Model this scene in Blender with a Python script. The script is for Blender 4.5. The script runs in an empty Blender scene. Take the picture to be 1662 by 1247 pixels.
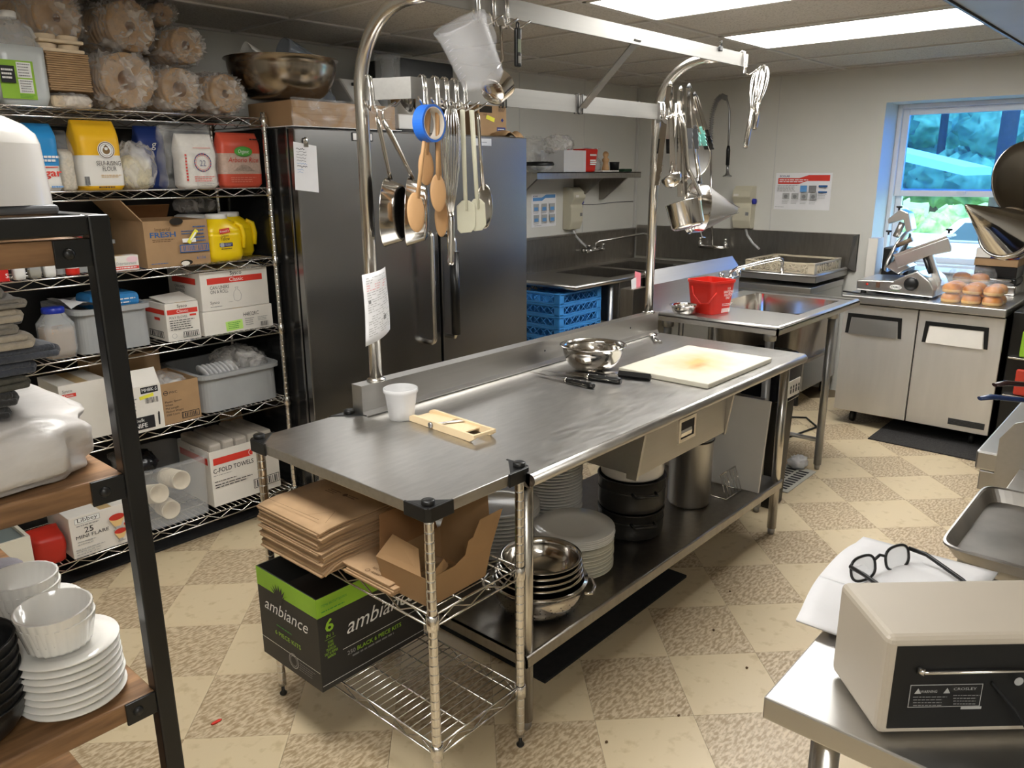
import bpy, bmesh, math, random
from mathutils import Vector as V, Matrix as MX, noise as NZ

# ---------------------------------------------------------------- camera, world, exposure
S = bpy.context.scene
COL = S.collection
RND = random.Random(11)
CAMH = 1.606156
def setup_camera():
    f, pitch, roll, az = 1270.402, math.radians(15.12723), math.radians(-0.3564), math.radians(41.61635)
    ca, sa, cp, sp = math.cos(az), math.sin(az), math.cos(pitch), math.sin(pitch)
    fwd = V((ca*cp, sa*cp, -sp)); right = V((sa, -ca, 0)); up = right.cross(fwd)
    r2 = right*math.cos(roll) + up*math.sin(roll); u2 = up*math.cos(roll) - right*math.sin(roll)
    cd = bpy.data.cameras.new('camera'); co = bpy.data.objects.new('camera', cd); COL.objects.link(co)
    m = MX((( r2.x, u2.x, -fwd.x, 0), (r2.y, u2.y, -fwd.y, 0), (r2.z, u2.z, -fwd.z, CAMH), (0, 0, 0, 1)))
    co.matrix_world = m
    cd.sensor_fit = 'HORIZONTAL'; cd.sensor_width = 36; cd.lens = f/1662*36; cd.clip_start = .05; cd.clip_end = 300
    S.camera = co
    return fwd, r2, u2, f
CAMF, CAMR, CAMU, CAMFP = setup_camera()
w = bpy.data.worlds.new('sky'); S.world = w; w.use_nodes = True
wn = w.node_tree.nodes; wn['Background'].inputs[0].default_value = (.36, .62, 1.0, 1); wn['Background'].inputs[1].default_value = 5.5
S.view_settings.view_transform = 'Standard'; S.view_settings.look = 'None'
S.view_settings.exposure = 0.3; S.view_settings.gamma = 1; S.view_settings.use_curve_mapping = False
LAMP = 17.0          # strength of the ceiling diffusers

# ---------------------------------------------------------------- mesh builder
class MB:
    def __init__(s): s.bm = bmesh.new()
    def merge(s, t, m=None, mi=0, smooth=False):
        vs = [s.bm.verts.new(m @ v.co if m else v.co) for v in t.verts]
        t.verts.index_update()
        for f in t.faces:
            try:
                g = s.bm.faces.new([vs[v.index] for v in f.verts]); g.material_index = mi; g.smooth = smooth
            except ValueError: pass
        t.free(); return s
    def box(s, x0, x1, y0, y1, z0, z1, b=0, m=None, mi=0, seg=2, taper=None):
        t = bmesh.new()
        bmesh.ops.create_cube(t, size=1)
        for v in t.verts:
            k = v.co.z > 0
            sx, sy = (1, 1)
            if taper: sx, sy = taper if not k else (1, 1)
            v.co = V(((x0+x1)/2 + v.co.x*(x1-x0)*sx, (y0+y1)/2 + v.co.y*(y1-y0)*sy, z0 if v.co.z < 0 else z1))
        if b: bmesh.ops.bevel(t, geom=t.edges[:], offset=b, segments=seg, affect='EDGES', profile=.5)
        return s.merge(t, m, mi, False)
    def poly(s, pts, mi=0, smooth=False):
        f = s.bm.faces.new([s.bm.verts.new(p) for p in pts]); f.material_index = mi; f.smooth = smooth; return s
    def prism(s, pts, d, mi=0, b=0, smooth=False):
        """pts: 3D polygon, d: extrusion vector"""
        t = bmesh.new(); d = V(d)
        a = [t.verts.new(V(p)) for p in pts]; c = [t.verts.new(V(p)+d) for p in pts]
        n = len(pts)
        t.faces.new(a[::-1]); t.faces.new(c)
        for i in range(n): t.faces.new((a[i], a[(i+1) % n], c[(i+1) % n], c[i]))
        bmesh.ops.recalc_face_normals(t, faces=t.faces[:])
        if b: bmesh.ops.bevel(t, geom=t.edges[:], offset=b, segments=2, affect='EDGES', profile=.5)
        return s.merge(t, None, mi, smooth)
    def tube(s, pts, r, n=8, closed=False, mi=0, caps=True, sm=True, flat=1.0):
        pts = [V(p) for p in pts]; k = len(pts)
        rs = r if isinstance(r, (list, tuple)) else [r]*k
        tan = []
        for i in range(k):
            if closed: a = pts[(i+1) % k]-pts[i-1]
            else: a = pts[min(i+1, k-1)]-pts[max(i-1, 0)]
            tan.append(a.normalized() if a.length > 1e-9 else V((0, 0, 1)))
        up = V((0, 0, 1)) if abs(tan[0].z) < .9 else V((1, 0, 0))
        nrm = (up - tan[0]*up.dot(tan[0])).normalized()
        rings = []
        for i in range(k):
            nrm = (nrm - tan[i]*nrm.dot(tan[i]))
            nrm = nrm.normalized() if nrm.length > 1e-6 else tan[i].orthogonal().normalized()
            bi = tan[i].cross(nrm)
            rings.append([s.bm.verts.new(pts[i] + nrm*math.cos(2*math.pi*j/n)*rs[i]*flat + bi*math.sin(2*math.pi*j/n)*rs[i]) for j in range(n)])
        for i in range(k if closed else k-1):
            a, b = rings[i], rings[(i+1) % k]
            for j in range(n):
                f = s.bm.faces.new((a[j], a[(j+1) % n], b[(j+1) % n], b[j])); f.smooth = sm; f.material_index = mi
        if caps and not closed:
            f = s.bm.faces.new(rings[0][::-1]); f.material_index = mi
            f = s.bm.faces.new(rings[-1]); f.material_index = mi
        return s
    def rod(s, a, b, r, n=8, mi=0, r2=None): return s.tube([a, b], [r, r if r2 is None else r2], n, mi=mi)
    def lathe(s, prof, n=24, o=(0, 0, 0), m=None, mi=0, flute=0, fa=0, sx=1, sy=1, smooth=True, cap=True):
        t = bmesh.new(); rings = []
        for r, z in prof:
            if r < 1e-6: rings.append([t.verts.new((0, 0, z))])
            else:
                ring = []
                for j in range(n):
                    a = 2*math.pi*j/n; rr = r*(1 + (flute*math.cos(fa*a) if flute else 0))
                    ring.append(t.verts.new((rr*math.cos(a)*sx, rr*math.sin(a)*sy, z)))
                rings.append(ring)
        for a, b in zip(rings, rings[1:]):
            if len(a) == 1 and len(b) == 1: continue
            for j in range(n):
                k = (j+1) % n
                if len(a) == 1: t.faces.new((a[0], b[k], b[j]))
                elif len(b) == 1: t.faces.new((a[j], a[k], b[0]))
                else: t.faces.new((a[j], a[k], b[k], b[j]))
        mm = MX.Translation(o) @ (m if m else MX.Identity(4))
        return s.merge(t, mm, mi, smooth)
    def grid(s, fn, nu, nv, mi=0, smooth=True, cu=False, cv=False):
        vs = [[s.bm.verts.new(fn(i/(nu if cu else nu-1), j/(nv if cv else nv-1))) for j in range(nv)] for i in range(nu)]
        for i in range(nu if cu else nu-1):
            for j in range(nv if cv else nv-1):
                f = s.bm.faces.new((vs[i][j], vs[(i+1) % nu][j], vs[(i+1) % nu][(j+1) % nv], vs[i][(j+1) % nv])); f.smooth = smooth; f.material_index = mi
        return s
    def blob(s, c, rad, e=.5, amp=0, fr=6, seed=0, n=20, m=None, mi=0, fold=False, flatb=False):
        """superellipsoid with noise: bags, buns, cloth"""
        c = V(c); t = bmesh.new(); bmesh.ops.create_uvsphere(t, u_segments=n*2, v_segments=n, radius=1)
        sg = lambda a, p: math.copysign(abs(a)**p, a)
        for v in t.verts:
            p = v.co.copy(); h = math.hypot(p.x, p.y)
            q = V((sg(p.x/h, e)*h**e if h > 1e-6 else 0, sg(p.y/h, e)*h**e if h > 1e-6 else 0, sg(p.z, e)))
            d = 1.0
            if amp:
                nz = NZ.noise(p*fr*.5+V((seed*7.1, seed*3.3, 0)))
                if fold: nz = 1-2*abs(NZ.noise(p*fr*.5+V((seed*7.1, seed*3.3, 0))))-.4 + .5*NZ.noise(p*fr+V((seed, 0, 5)))
                d += amp*nz
            v.co = V((q.x*rad[0]*d, q.y*rad[1]*d, q.z*rad[2]*d))
            if flatb and v.co.z < -rad[2]*.9: v.co.z = -rad[2]*.9
        return s.merge(t, MX.Translation(c) @ (m if m else MX.Identity(4)), mi, True)
    def bounds(s):
        xs = [v.co for v in s.bm.verts]
        return V((min(v.x for v in xs), min(v.y for v in xs), min(v.z for v in xs))), V((max(v.x for v in xs), max(v.y for v in xs), max(v.z for v in xs)))
    def build(s, name, mats, parent=None, world=True, merge=False):
        if merge: bmesh.ops.remove_doubles(s.bm, verts=s.bm.verts[:], dist=1e-5)
        off = V((0, 0, 0))
        if parent is not None and world:
            p = parent
            while p: off += p.location; p = p.parent
        if off.length: bmesh.ops.translate(s.bm, verts=s.bm.verts[:], vec=-off)
        me = bpy.data.meshes.new(name); s.bm.to_mesh(me); s.bm.free()
        for m in (mats if isinstance(mats, (list, tuple)) else [mats]): me.materials.append(m)
        o = bpy.data.objects.new(name, me); COL.objects.link(o)
        if parent is not None: o.parent = parent
        return o
    def solo(s, name, mats, label, cat, group=None, kind=None, origin=None):
        """single-mesh thing, origin at its base centre"""
        a, b = s.bounds(); c = V(((a.x+b.x)/2, (a.y+b.y)/2, a.z)) if origin is None else V(origin)
        bmesh.ops.translate(s.bm, verts=s.bm.verts[:], vec=-c)
        o = s.build(name, mats); o.location = c
        return tag(o, label, cat, group, kind)
def tag(o, label=None, cat=None, group=None, kind=None):
    if label: o['label'] = label
    if cat: o['category'] = cat
    if group: o['group'] = group
    if kind: o['kind'] = kind
    return o
def thing(name, loc, label, cat, group=None):
    o = bpy.data.objects.new(name, None); COL.objects.link(o); o.location = loc; o.empty_display_size = .05
    return tag(o, label, cat, group)
def copy_tree(o, parent=None):
    c = o.copy(); COL.objects.link(c); c.parent = parent
    for ch in o.children: copy_tree(ch, c)
    return c
def dup(o, loc, rz=None, label=None, group=None):
    c = copy_tree(o); c.location = loc
    if rz is not None: c.rotation_euler = (0, 0, rz)
    if label: c['label'] = label
    if group: c['group'] = group
    return c
def rotz(a): return MX.Rotation(a, 4, 'Z')
def frame(o, x, z=None):
    """matrix with local x along x, local z along z (orthonormalised)"""
    x = V(x).normalized(); z = V(z) if z is not None else V((0, 0, 1)); z = (z - x*z.dot(x)).normalized(); y = z.cross(x)
    return MX(((x.x, y.x, z.x, o[0]), (x.y, y.y, z.y, o[1]), (x.z, y.z, z.z, o[2]), (0, 0, 0, 1)))
def arc(c, a0, a1, r, u, v, n=10):
    c, u, v = V(c), V(u), V(v)
    return [c + u*r*math.cos(a0+(a1-a0)*i/n) + v*r*math.sin(a0+(a1-a0)*i/n) for i in range(n+1)]

# ---------------------------------------------------------------- printing on faces (words and marks)
def text_bm(s, size, w=None, align='LEFT', shear=0, spacing=1, bold=0):
    cu = bpy.data.curves.new('t', 'FONT'); cu.body = s; cu.size = 1; cu.align_x = align; cu.shear = shear; cu.space_character = spacing; cu.resolution_u = 2; cu.offset = bold
    ob = bpy.data.objects.new('t', cu); COL.objects.link(ob)
    dg = bpy.context.evaluated_depsgraph_get(); me = bpy.data.meshes.new_from_object(ob.evaluated_get(dg))
    COL.objects.unlink(ob); bpy.data.objects.remove(ob); bpy.data.curves.remove(cu)
    t = bmesh.new(); t.from_mesh(me); bpy.data.meshes.remove(me)
    k = size*1.4
    if w and t.verts:
        xs = [v.co.x for v in t.verts]; ww = max(xs)-min(xs)
        kx = w/ww if ww > 0 else k
    else: kx = k
    for v in t.verts: v.co = V((v.co.x*kx, v.co.y*k, 0))
    return t
class Print:
    """flat print on a face: frame o (lower-left), r (right), u (up)"""
    def __init__(s, parent, o, r, u, lift=.0008):
        s.p, s.o, s.r, s.u = parent, V(o), V(r).normalized(), V(u).normalized(); s.n = s.r.cross(s.u); s.lift = lift; s.d = {}; s.k = 0
    def mb(s, mat):
        s.d.setdefault(mat, []).append(MB()); s.k += 1
        return s.d[mat][-1], s.lift + .00012*s.k
    def m(s, x, y, l): 
        q = s.o + s.r*x + s.u*y + s.n*l
        return MX(((s.r.x, s.u.x, s.n.x, q.x), (s.r.y, s.u.y, s.n.y, q.y), (s.r.z, s.u.z, s.n.z, q.z), (0, 0, 0, 1)))
    def rect(s, x0, x1, y0, y1, mat, rot=0):
        b, l = s.mb(mat); cx, cy = (x0+x1)/2, (y0+y1)/2
        m = s.m(cx, cy, l) @ rotz(rot); hx, hy = (x1-x0)/2, (y1-y0)/2
        b.poly([m @ V(p) for p in ((-hx, -hy, 0), (hx, -hy, 0), (hx, hy, 0), (-hx, hy, 0))]); return s
    def poly(s, pts, mat):
        b, l = s.mb(mat); m = s.m(0, 0, l); b.poly([m @ V((x, y, 0)) for x, y in pts]); return s
    def disc(s, x, y, r, mat, r2=None, n=24):
        b, l = s.mb(mat); m = s.m(x, y, l); r2 = r2 or r
        b.poly([m @ V((r*math.cos(2*math.pi*i/n), r2*math.sin(2*math.pi*i/n), 0)) for i in range(n)]); return s
    def ring(s, x, y, r, wd, mat, n=28):
        b, l = s.mb(mat); m = s.m(x, y, l)
        for i in range(n):
            a, c = 2*math.pi*i/n, 2*math.pi*(i+1)/n
            b.poly([m @ V((q*math.cos(t), q*math.sin(t), 0)) for q, t in ((r, a), (r, c), (r-wd, c), (r-wd, a))])
        return s
    def line(s, pts, wd, mat):
        b, l = s.mb(mat); m = s.m(0, 0, l)
        for p, q in zip(pts, pts[1:]):
            p, q = V((*p, 0)), V((*q, 0)); d = (q-p)
            if d.length < 1e-7: continue
            e = V((-d.y, d.x, 0)).normalized()*wd/2; k = d.normalized()*wd*.3
            b.poly([m @ x for x in (p-e-k, q-e+k, q+e+k, p+e-k)])
        return s
    def text(s, t, x, y, size, mat, w=None, align='LEFT', rot=0, shear=0, bold=0):
        b, l = s.mb(mat); b.merge(text_bm(t, size, w, align, shear, bold=bold), s.m(x, y, l) @ rotz(rot)); return s
    def bars(s, x0, x1, y0, y1, mat, n=14, seed=1):
        r = random.Random(seed); x = x0; st = (x1-x0)/n
        for i in range(n):
            s.rect(x0+st*i, x0+st*i+st*r.uniform(.25, .7), y0, y1, mat)
        return s
    def lines(s, x0, x1, y0, y1, n, mat, th=.35, seed=2):
        """small illegible type set as broken lines"""
        r = random.Random(seed); st = (y1-y0)/n
        for i in range(n):
            x = x0; y = y1-st*(i+.5); end = x0+(x1-x0)*r.uniform(.6, 1)
            while x < end:
                wd = (x1-x0)*r.uniform(.06, .16); s.rect(x, min(x+wd, end), y-st*th/2, y+st*th/2, mat); x += wd+(x1-x0)*.025
        return s
    def done(s, name='print'):
        for mat, bs in s.d.items():
            if len(bs) > 3:                       # small print stays one mesh per ink
                for b in bs[1:]: bs[0].merge(b.bm)
                bs[0].build(name, mat, s.p)['kind'] = 'stuff'; continue
            for b in bs: b.build(name, mat, s.p)
        s.d = {}
# ---------------------------------------------------------------- materials
MATS = {}
def mat(name, col, rough=.5, metal=0, var=.06, vs=8, bump=0, bs=60, stretch=None, alpha=1, trans=0, ior=1.45, emit=0, coat=0, col2=None, sheen=0, space='Object', rvar=0, sss=0, contrast=None):
    m = bpy.data.materials.new(name); m.use_nodes = True; nt = m.node_tree; N = nt.nodes; L = nt.links
    p = N['Principled BSDF']
    p.inputs['Roughness'].default_value = rough; p.inputs['Metallic'].default_value = metal
    p.inputs['IOR'].default_value = ior; p.inputs['Transmission Weight'].default_value = trans; p.inputs['Coat Weight'].default_value = coat
    if sheen: p.inputs['Sheen Weight'].default_value = sheen
    tc = N.new('ShaderNodeTexCoord'); mp = N.new('ShaderNodeMapping')
    if space == 'World':
        g = N.new('ShaderNodeNewGeometry'); L.new(g.outputs['Position'], mp.inputs[0])
    else: L.new(tc.outputs['Object'], mp.inputs[0])
    if stretch: mp.inputs['Scale'].default_value = stretch
    nz = N.new('ShaderNodeTexNoise'); nz.inputs['Scale'].default_value = vs; nz.inputs['Detail'].default_value = 4
    L.new(mp.outputs[0], nz.inputs['Vector'])
    rp = N.new('ShaderNodeValToRGB')
    c = V(col[:3]); d = V(col2[:3]) if col2 else c*(1-var*2)
    rp.color_ramp.elements[0].color = (*d, 1); rp.color_ramp.elements[1].color = (*c, 1)
    lo, hi = contrast or (.3, .7)
    rp.color_ramp.elements[0].position = lo; rp.color_ramp.elements[1].position = hi
    L.new(nz.outputs[0], rp.inputs[0]); L.new(rp.outputs[0], p.inputs['Base Color'])
    if rvar:
        mr = N.new('ShaderNodeMapRange'); mr.inputs[3].default_value = rough-rvar; mr.inputs[4].default_value = rough+rvar
        L.new(nz.outputs[0], mr.inputs[0]); L.new(mr.outputs[0], p.inputs['Roughness'])
    if bump:
        n2 = N.new('ShaderNodeTexNoise'); n2.inputs['Scale'].default_value = bs; n2.inputs['Detail'].default_value = 3
        L.new(mp.outputs[0], n2.inputs['Vector'])
        b = N.new('ShaderNodeBump'); b.inputs['Strength'].default_value = bump; b.inputs['Distance'].default_value = .002
        L.new(n2.outputs[0], b.inputs['Height']); L.new(b.outputs[0], p.inputs['Normal'])
    if alpha < 1: p.inputs['Alpha'].default_value = alpha
    if emit: p.inputs['Emission Color'].default_value = (*c, 1); p.inputs['Emission Strength'].default_value = emit
    if sss: p.inputs['Subsurface Weight'].default_value = sss; p.inputs['Subsurface Radius'].default_value = (.02, .015, .01)
    MATS[name] = m
    return m
def film(name, col, op, rough=.25, fold=.0, fs=9):
    """thin see-through plastic: constant share of a glossy white-ish film over clear, wrinkles by noise"""
    m = mat(name, col, rough, 0, .03, 6)
    nt = m.node_tree; N, L = nt.nodes, nt.links; p = N['Principled BSDF']
    nz = N.new('ShaderNodeTexNoise'); nz.inputs['Scale'].default_value = fs; nz.inputs['Detail'].default_value = 5; nz.inputs['Distortion'].default_value = 1.5
    tc = N.new('ShaderNodeTexCoord'); L.new(tc.outputs['Object'], nz.inputs['Vector'])
    mr = N.new('ShaderNodeMapRange'); mr.inputs[1].default_value = .35; mr.inputs[2].default_value = .75; mr.inputs[3].default_value = max(0, op-fold); mr.inputs[4].default_value = min(1, op+fold)
    L.new(nz.outputs[0], mr.inputs[0]); L.new(mr.outputs[0], p.inputs['Alpha'])
    b = N.new('ShaderNodeBump'); b.inputs['Strength'].default_value = .35 if fold else .05; b.inputs['Distance'].default_value = .02
    L.new(nz.outputs[0], b.inputs['Height']); L.new(b.outputs[0], p.inputs['Normal'])
    p.inputs['Specular IOR Level'].default_value = .6
    return m
def srgb(r, g, b):
    f = lambda c: (c/255/12.92) if c/255 <= .04045 else ((c/255+.055)/1.055)**2.4
    return (f(r), f(g), f(b))
STEEL = mat('brushed_steel', (.50, .485, .46), .38, 1, .03, 3, .02, 40, (1, 30, 30), rvar=.07)
STEELY = mat('brushed_steel_across', (.56, .55, .53), .36, 1, .02, 2, .015, 40, (12, 1, 12), rvar=.04)
STEELT = mat('worn_steel_top', (.56, .545, .52), .34, 1, .08, 5, .05, 50, (3, 14, 14), rvar=.1)
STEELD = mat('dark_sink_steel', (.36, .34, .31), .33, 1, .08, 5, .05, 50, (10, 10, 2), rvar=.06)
STEELV = mat('fridge_steel', (.31, .31, .31), .25, 1, .01, 2, 0, 60, (1, 1, 6), rvar=.02)
BAR = mat('rack_bar_steel', (.34, .33, .31), .48, 1, .04, 4, .01, 40, (1, 20, 20), rvar=.04)
POLISH = mat('polished_steel', (.72, .69, .65), .13, 1, .04, 6, rvar=.05)
CHROME = mat('chrome_wire', (.75, .73, .70), .18, 1, .05, 30)
PIPE = mat('satin_pipe_steel', (.66, .63, .58), .25, 1, .05, 8, rvar=.06)
GALV = mat('galvanised_leg', (.42, .42, .42), .4, 1, .1, 12)
ALU = mat('worn_aluminium', (.50, .48, .45), .36, 1, .2, 7, .08, 30, rvar=.1)
BLACK = mat('black_plastic', (.012, .012, .012), .35, 0, .2)
BLACKM = mat('black_powder_coat', (.010, .010, .010), .32, 0, .2, bump=.05, bs=300)
RUBBER = mat('black_rubber', (.012, .012, .013), .8, 0, .3, 40, .5, 200)
MATC = mat('charcoal_mat_fibre', (.05, .047, .045), .95, 0, .3, 180, .8, 300, col2=(.015, .014, .014))
WHITEP = mat('white_plastic', (.78, .77, .74), .35, 0, .02)
WHITEE = mat('white_enamel', (.62, .60, .57), .18, 0, .02, coat=.4)
CREAMP = mat('cream_plastic', (.70, .66, .55), .4, 0, .03)
CHINA = mat('white_china', (.74, .72, .67), .15, 0, .02, coat=.5)
CHINAB = mat('ivory_china', (.66, .63, .52), .2, 0, .02, coat=.4)
CARD = mat('brown_cardboard', srgb(166, 134, 98), .8, 0, .06, 14, .1, 150)
CARDD = mat('cardboard_inside', srgb(140, 100, 62), .85, 0, .08, 14)
KRAFT = mat('kraft_paper', srgb(178, 146, 110), .8, 0, .07, 18, .15, 90)
KRAFTB = mat('kraft_box_board', srgb(158, 124, 86), .75, 0, .04, 9)
WCARD = mat('white_cardboard', srgb(222, 217, 208), .7, 0, .03, 10)
PAPER = mat('white_paper', srgb(226, 225, 226), .8, 0, .02, 20)
FIBRE = mat('moulded_fibre', srgb(176, 144, 108), .85, 0, .08, 30, .2, 120)
FIBREW = mat('pale_fibre_tray', srgb(226, 206, 176), .85, 0, .06, 30, .2, 120)
GREYTUB = mat('grey_tub_plastic', srgb(158, 160, 160), .45, 0, .05, 10)
BLUEP = mat('blue_rack_plastic', srgb(62, 138, 208), .4, 0, .04)
TANRACK = mat('beige_rack_plastic', srgb(196, 184, 160), .45, 0, .04)
REDP = mat('red_plastic', srgb(205, 40, 28), .35, 0, .05)
YELLOW = mat('yellow_plastic', srgb(240, 205, 20), .3, 0, .03)
ORANGE = mat('red_orange_carton', srgb(190, 60, 40), .6, 0, .05)
WOODS = mat('beech_wood', srgb(206, 162, 114), .55, 0, .1, 6, stretch=(3, 3, .6))
WOODB = mat('shelf_wood', srgb(142, 106, 72), .5, 0, .12, 7, .05, 40, stretch=(1.2, 9, 9), col2=srgb(92, 66, 42))
BOARD = mat('white_cutting_board', srgb(232, 226, 208), .5, 0, .02, 6)
MANDO = mat('cream_mandoline', srgb(232, 208, 168), .4, 0, .02)
SILI = mat('cream_silicone', srgb(230, 228, 205), .45, 0, .03)
BLUET = mat('blue_tape', srgb(40, 110, 215), .5, 0, .04)
MINT = mat('mint_silicone', srgb(140, 215, 205), .5, 0, .03)
GREYS = mat('grey_silicone', srgb(90, 92, 95), .5, 0, .05)
NAVY = mat('navy_enamel', (.02, .04, .12), .25, 0, .1, coat=.3)
TOWELG = mat('grey_towel', srgb(136, 130, 120), .95, 0, .15, 60, .9, 260, sheen=.3)
TOWELC = mat('cream_towel', srgb(176, 166, 150), .95, 0, .12, 60, .9, 260, sheen=.3)
TOWELN = mat('slate_towel', srgb(72, 76, 86), .95, 0, .2, 60, .9, 260, sheen=.3)
TOWELK = mat('charcoal_towel', srgb(50, 50, 50), .95, 0, .2, 60, .9, 260, sheen=.3)
FELT = mat('grey_felt', srgb(112, 108, 112), .95, 0, .1, 80, .4, 300)
WALLM = mat('wall_panel_white', srgb(206, 204, 196), .45, 0, .02, 3, .03, 90)
WALLP = mat('cream_dispenser', srgb(196, 190, 168), .45, 0, .02)
TRIMM = mat('wall_joint_strip', srgb(196, 195, 190), .45, 0, .02)
CEILM = mat('ceiling_tile', srgb(198, 192, 182), .95, 0, .12, 130, .5, 120, space='World', col2=srgb(165, 158, 148), contrast=(.32, .5))
CEILG = mat('ceiling_grid_white', srgb(200, 196, 188), .5, 0, .02)
TILEA = mat('cream_vinyl_tile', srgb(208, 190, 156), .38, 0, .05, 22, .03, 40, space='World', col2=srgb(190, 170, 134), contrast=(.28, .44), rvar=.06)
TILEB = mat('tan_vinyl_tile', srgb(206, 188, 158), .40, 0, .1, 95, .04, 60, (.45, 1.1, 1), space='World', col2=srgb(160, 138, 106), contrast=(.40, .60), rvar=.06)
GROUT = mat('tile_seam', srgb(120, 104, 80), .8)
VINYL = mat('window_vinyl', srgb(225, 226, 228), .35, 0, .02)
INK = mat('black_ink', (.012, .012, .014), .6)
INKG = mat('grey_ink', (.22, .22, .22), .6)
INKB = mat('blue_ink', srgb(40, 92, 150), .6)
INKBL = mat('pale_blue_ink', srgb(95, 150, 205), .6)
INKN = mat('navy_ink', srgb(34, 44, 110), .6)
INKR = mat('red_ink', srgb(214, 58, 44), .55)
INKW = mat('white_ink', srgb(240, 240, 236), .55)
INKY = mat('yellow_ink', srgb(232, 226, 70), .6)
INKLG = mat('light_grey_ink', srgb(170, 170, 168), .6)
INKGR = mat('green_ink', srgb(70, 150, 60), .6)
INKBR = mat('brown_ink', srgb(92, 66, 40), .7)
LIME = mat('lime_print', srgb(146, 192, 52), .5)
LIMEL = mat('lime_label', srgb(190, 232, 120), .6)
BLKCARD = mat('black_printed_carton', srgb(44, 43, 41), .5, 0, .05, 10)
GLASSC = mat('clear_glass', (.95, .97, .97), .03, 0, 0, trans=1, ior=1.45, alpha=.35)
BINP = film('clear_bin_plastic', (.80, .82, .84), .15, .15)
CLEARP = film('clear_plastic', (.85, .87, .88), .30, .15)
MILKY = film('milky_plastic', (.84, .84, .84), .48, .3)
JUGP = film('frosted_jug_plastic', (.80, .81, .84), .24, .35)
BAGF = film('crinkled_bag_film', (.86, .83, .79), .40, .20, .36, 9)
BAGW = film('white_bag_film', (.62, .59, .56), .86, .3, .12, 7)
FILMC = film('clear_wrap_film', (.95, .95, .95), .16, .12, .14, 12)
BLUEJAR = film('smoky_blender_plastic', (.30, .34, .40), .55, .12)
WATER = film('cloudy_vinegar_plastic', (.66, .70, .70), .80, .25)
BUN = mat('bun_crust', srgb(216, 150, 76), .45, 0, .2, 9, col2=srgb(176, 104, 44))
BUNS = mat('bun_side', srgb(232, 190, 124), .7, 0, .1, 20)
# ================================================================ room shell
XW, YB, ZC = 5.9, 3.81, 2.28
X0, Y0 = -1.7, -1.5
def camproj(p):
    d = V(p)-V((0, 0, CAMH)); z = d.dot(CAMF)
    return (831+CAMFP*d.dot(CAMR)/z, 623.5-CAMFP*d.dot(CAMU)/z, z) if z > .05 else (9e9, 9e9, z)
# floor: slab with vinyl tiles laid at 45 degrees
fl = MB().box(X0, XW+.4, Y0, YB+.1, -.06, -.0035).build('floor', GROUT); tag(fl, kind='structure')
T = .3048; c45 = math.cos(math.pi/4); OX, OY = .66892, 2.31268
def tile_xy(i, j):
    a, b = i*T+OX, j*T+OY
    return V((a*c45+b*c45, -a*c45+b*c45))
cells = []
for i in range(-30, 30):
    for j in range(-30, 40):
        c = tile_xy(i+.5, j+.5)
        if X0+.22 < c.x < XW-.2 and Y0+.22 < c.y < YB-.2:
            px, py, z = camproj((c.x, c.y, 0)); vis = -90 < px < 1750 and 600 < py < 1420 and z > .1
            cells.append((0 if vis else 1, z if z > 0 else 99, i, j, c))
cells.sort(key=lambda q: q[:4])
def tile_mesh(name, m):
    b = MB(); h = T/2-.0005
    b.box(-h, h, -h, h, -.0035, 0)
    o = b.build(name, m); me = o.data; bpy.data.objects.remove(o); return me
tm = (tile_mesh('floor_tile_tan', TILEB), tile_mesh('floor_tile_cream', TILEA))
rest = MB()
for k, (vis, z, i, j, c) in enumerate(cells):
    if k < 300:
        o = bpy.data.objects.new('floor_tile', tm[(i+j) % 2]); COL.objects.link(o); o.parent = fl
        o.location = (c.x, c.y, 0); o.rotation_euler = (0, 0, -math.pi/4)
    else:
        h = T/2-.0005; m = MX.Translation((c.x, c.y, 0)) @ rotz(-math.pi/4)
        rest.box(-h, h, -h, h, -.0035, 0, m=m, mi=(i+j) % 2)
if rest.bm.verts:
    o = rest.build('floor_tiles', [TILEB, TILEA], fl); o['kind'] = 'stuff'
# walls
def struct(b, name, m): return tag(b.build(name, m), kind='structure')
struct(MB().box(X0-.1, XW+.4, YB, YB+.1, -.06, ZC+.15), 'wall_back', WALLM)
struct(MB().box(X0-.1, X0, Y0, YB, -.06, ZC+.15), 'wall_left', WALLM)
struct(MB().box(X0-.1, XW+.4, Y0-.1, Y0, -.06, ZC+.15), 'wall_front', WALLM)
WY0, WY1, WZ0, WZ1 = .97, 1.825, .93, 2.05
b = MB(); XO = 6.3
for y0, y1, z0, z1 in ((Y0, WY0, -.06, ZC+.15), (WY1, YB, -.06, ZC+.15), (WY0, WY1, -.06, WZ0), (WY0, WY1, WZ1, ZC+.15)):
    b.box(XW, XO, y0, y1, z0, z1)
struct(b, 'wall_right', WALLM)
for k, (x, y) in enumerate(((4.387, YB), (5.15, YB), (3.17, YB), (1.95, YB))):
    struct(MB().box(x-.004, x+.004, YB-.0025, YB, 0, ZC, .001), 'trim_%d' % (k+1), TRIMM)
for k, y in enumerate((2.58, .62)):
    struct(MB().box(XW-.0025, XW, y-.004, y+.004, 0, ZC, .001), 'trim_%d' % (k+5), TRIMM)
struct(MB().box(XW-.022, XW, YB-.022, YB, 0, ZC, .004), 'trim_7', TRIMM)
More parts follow.
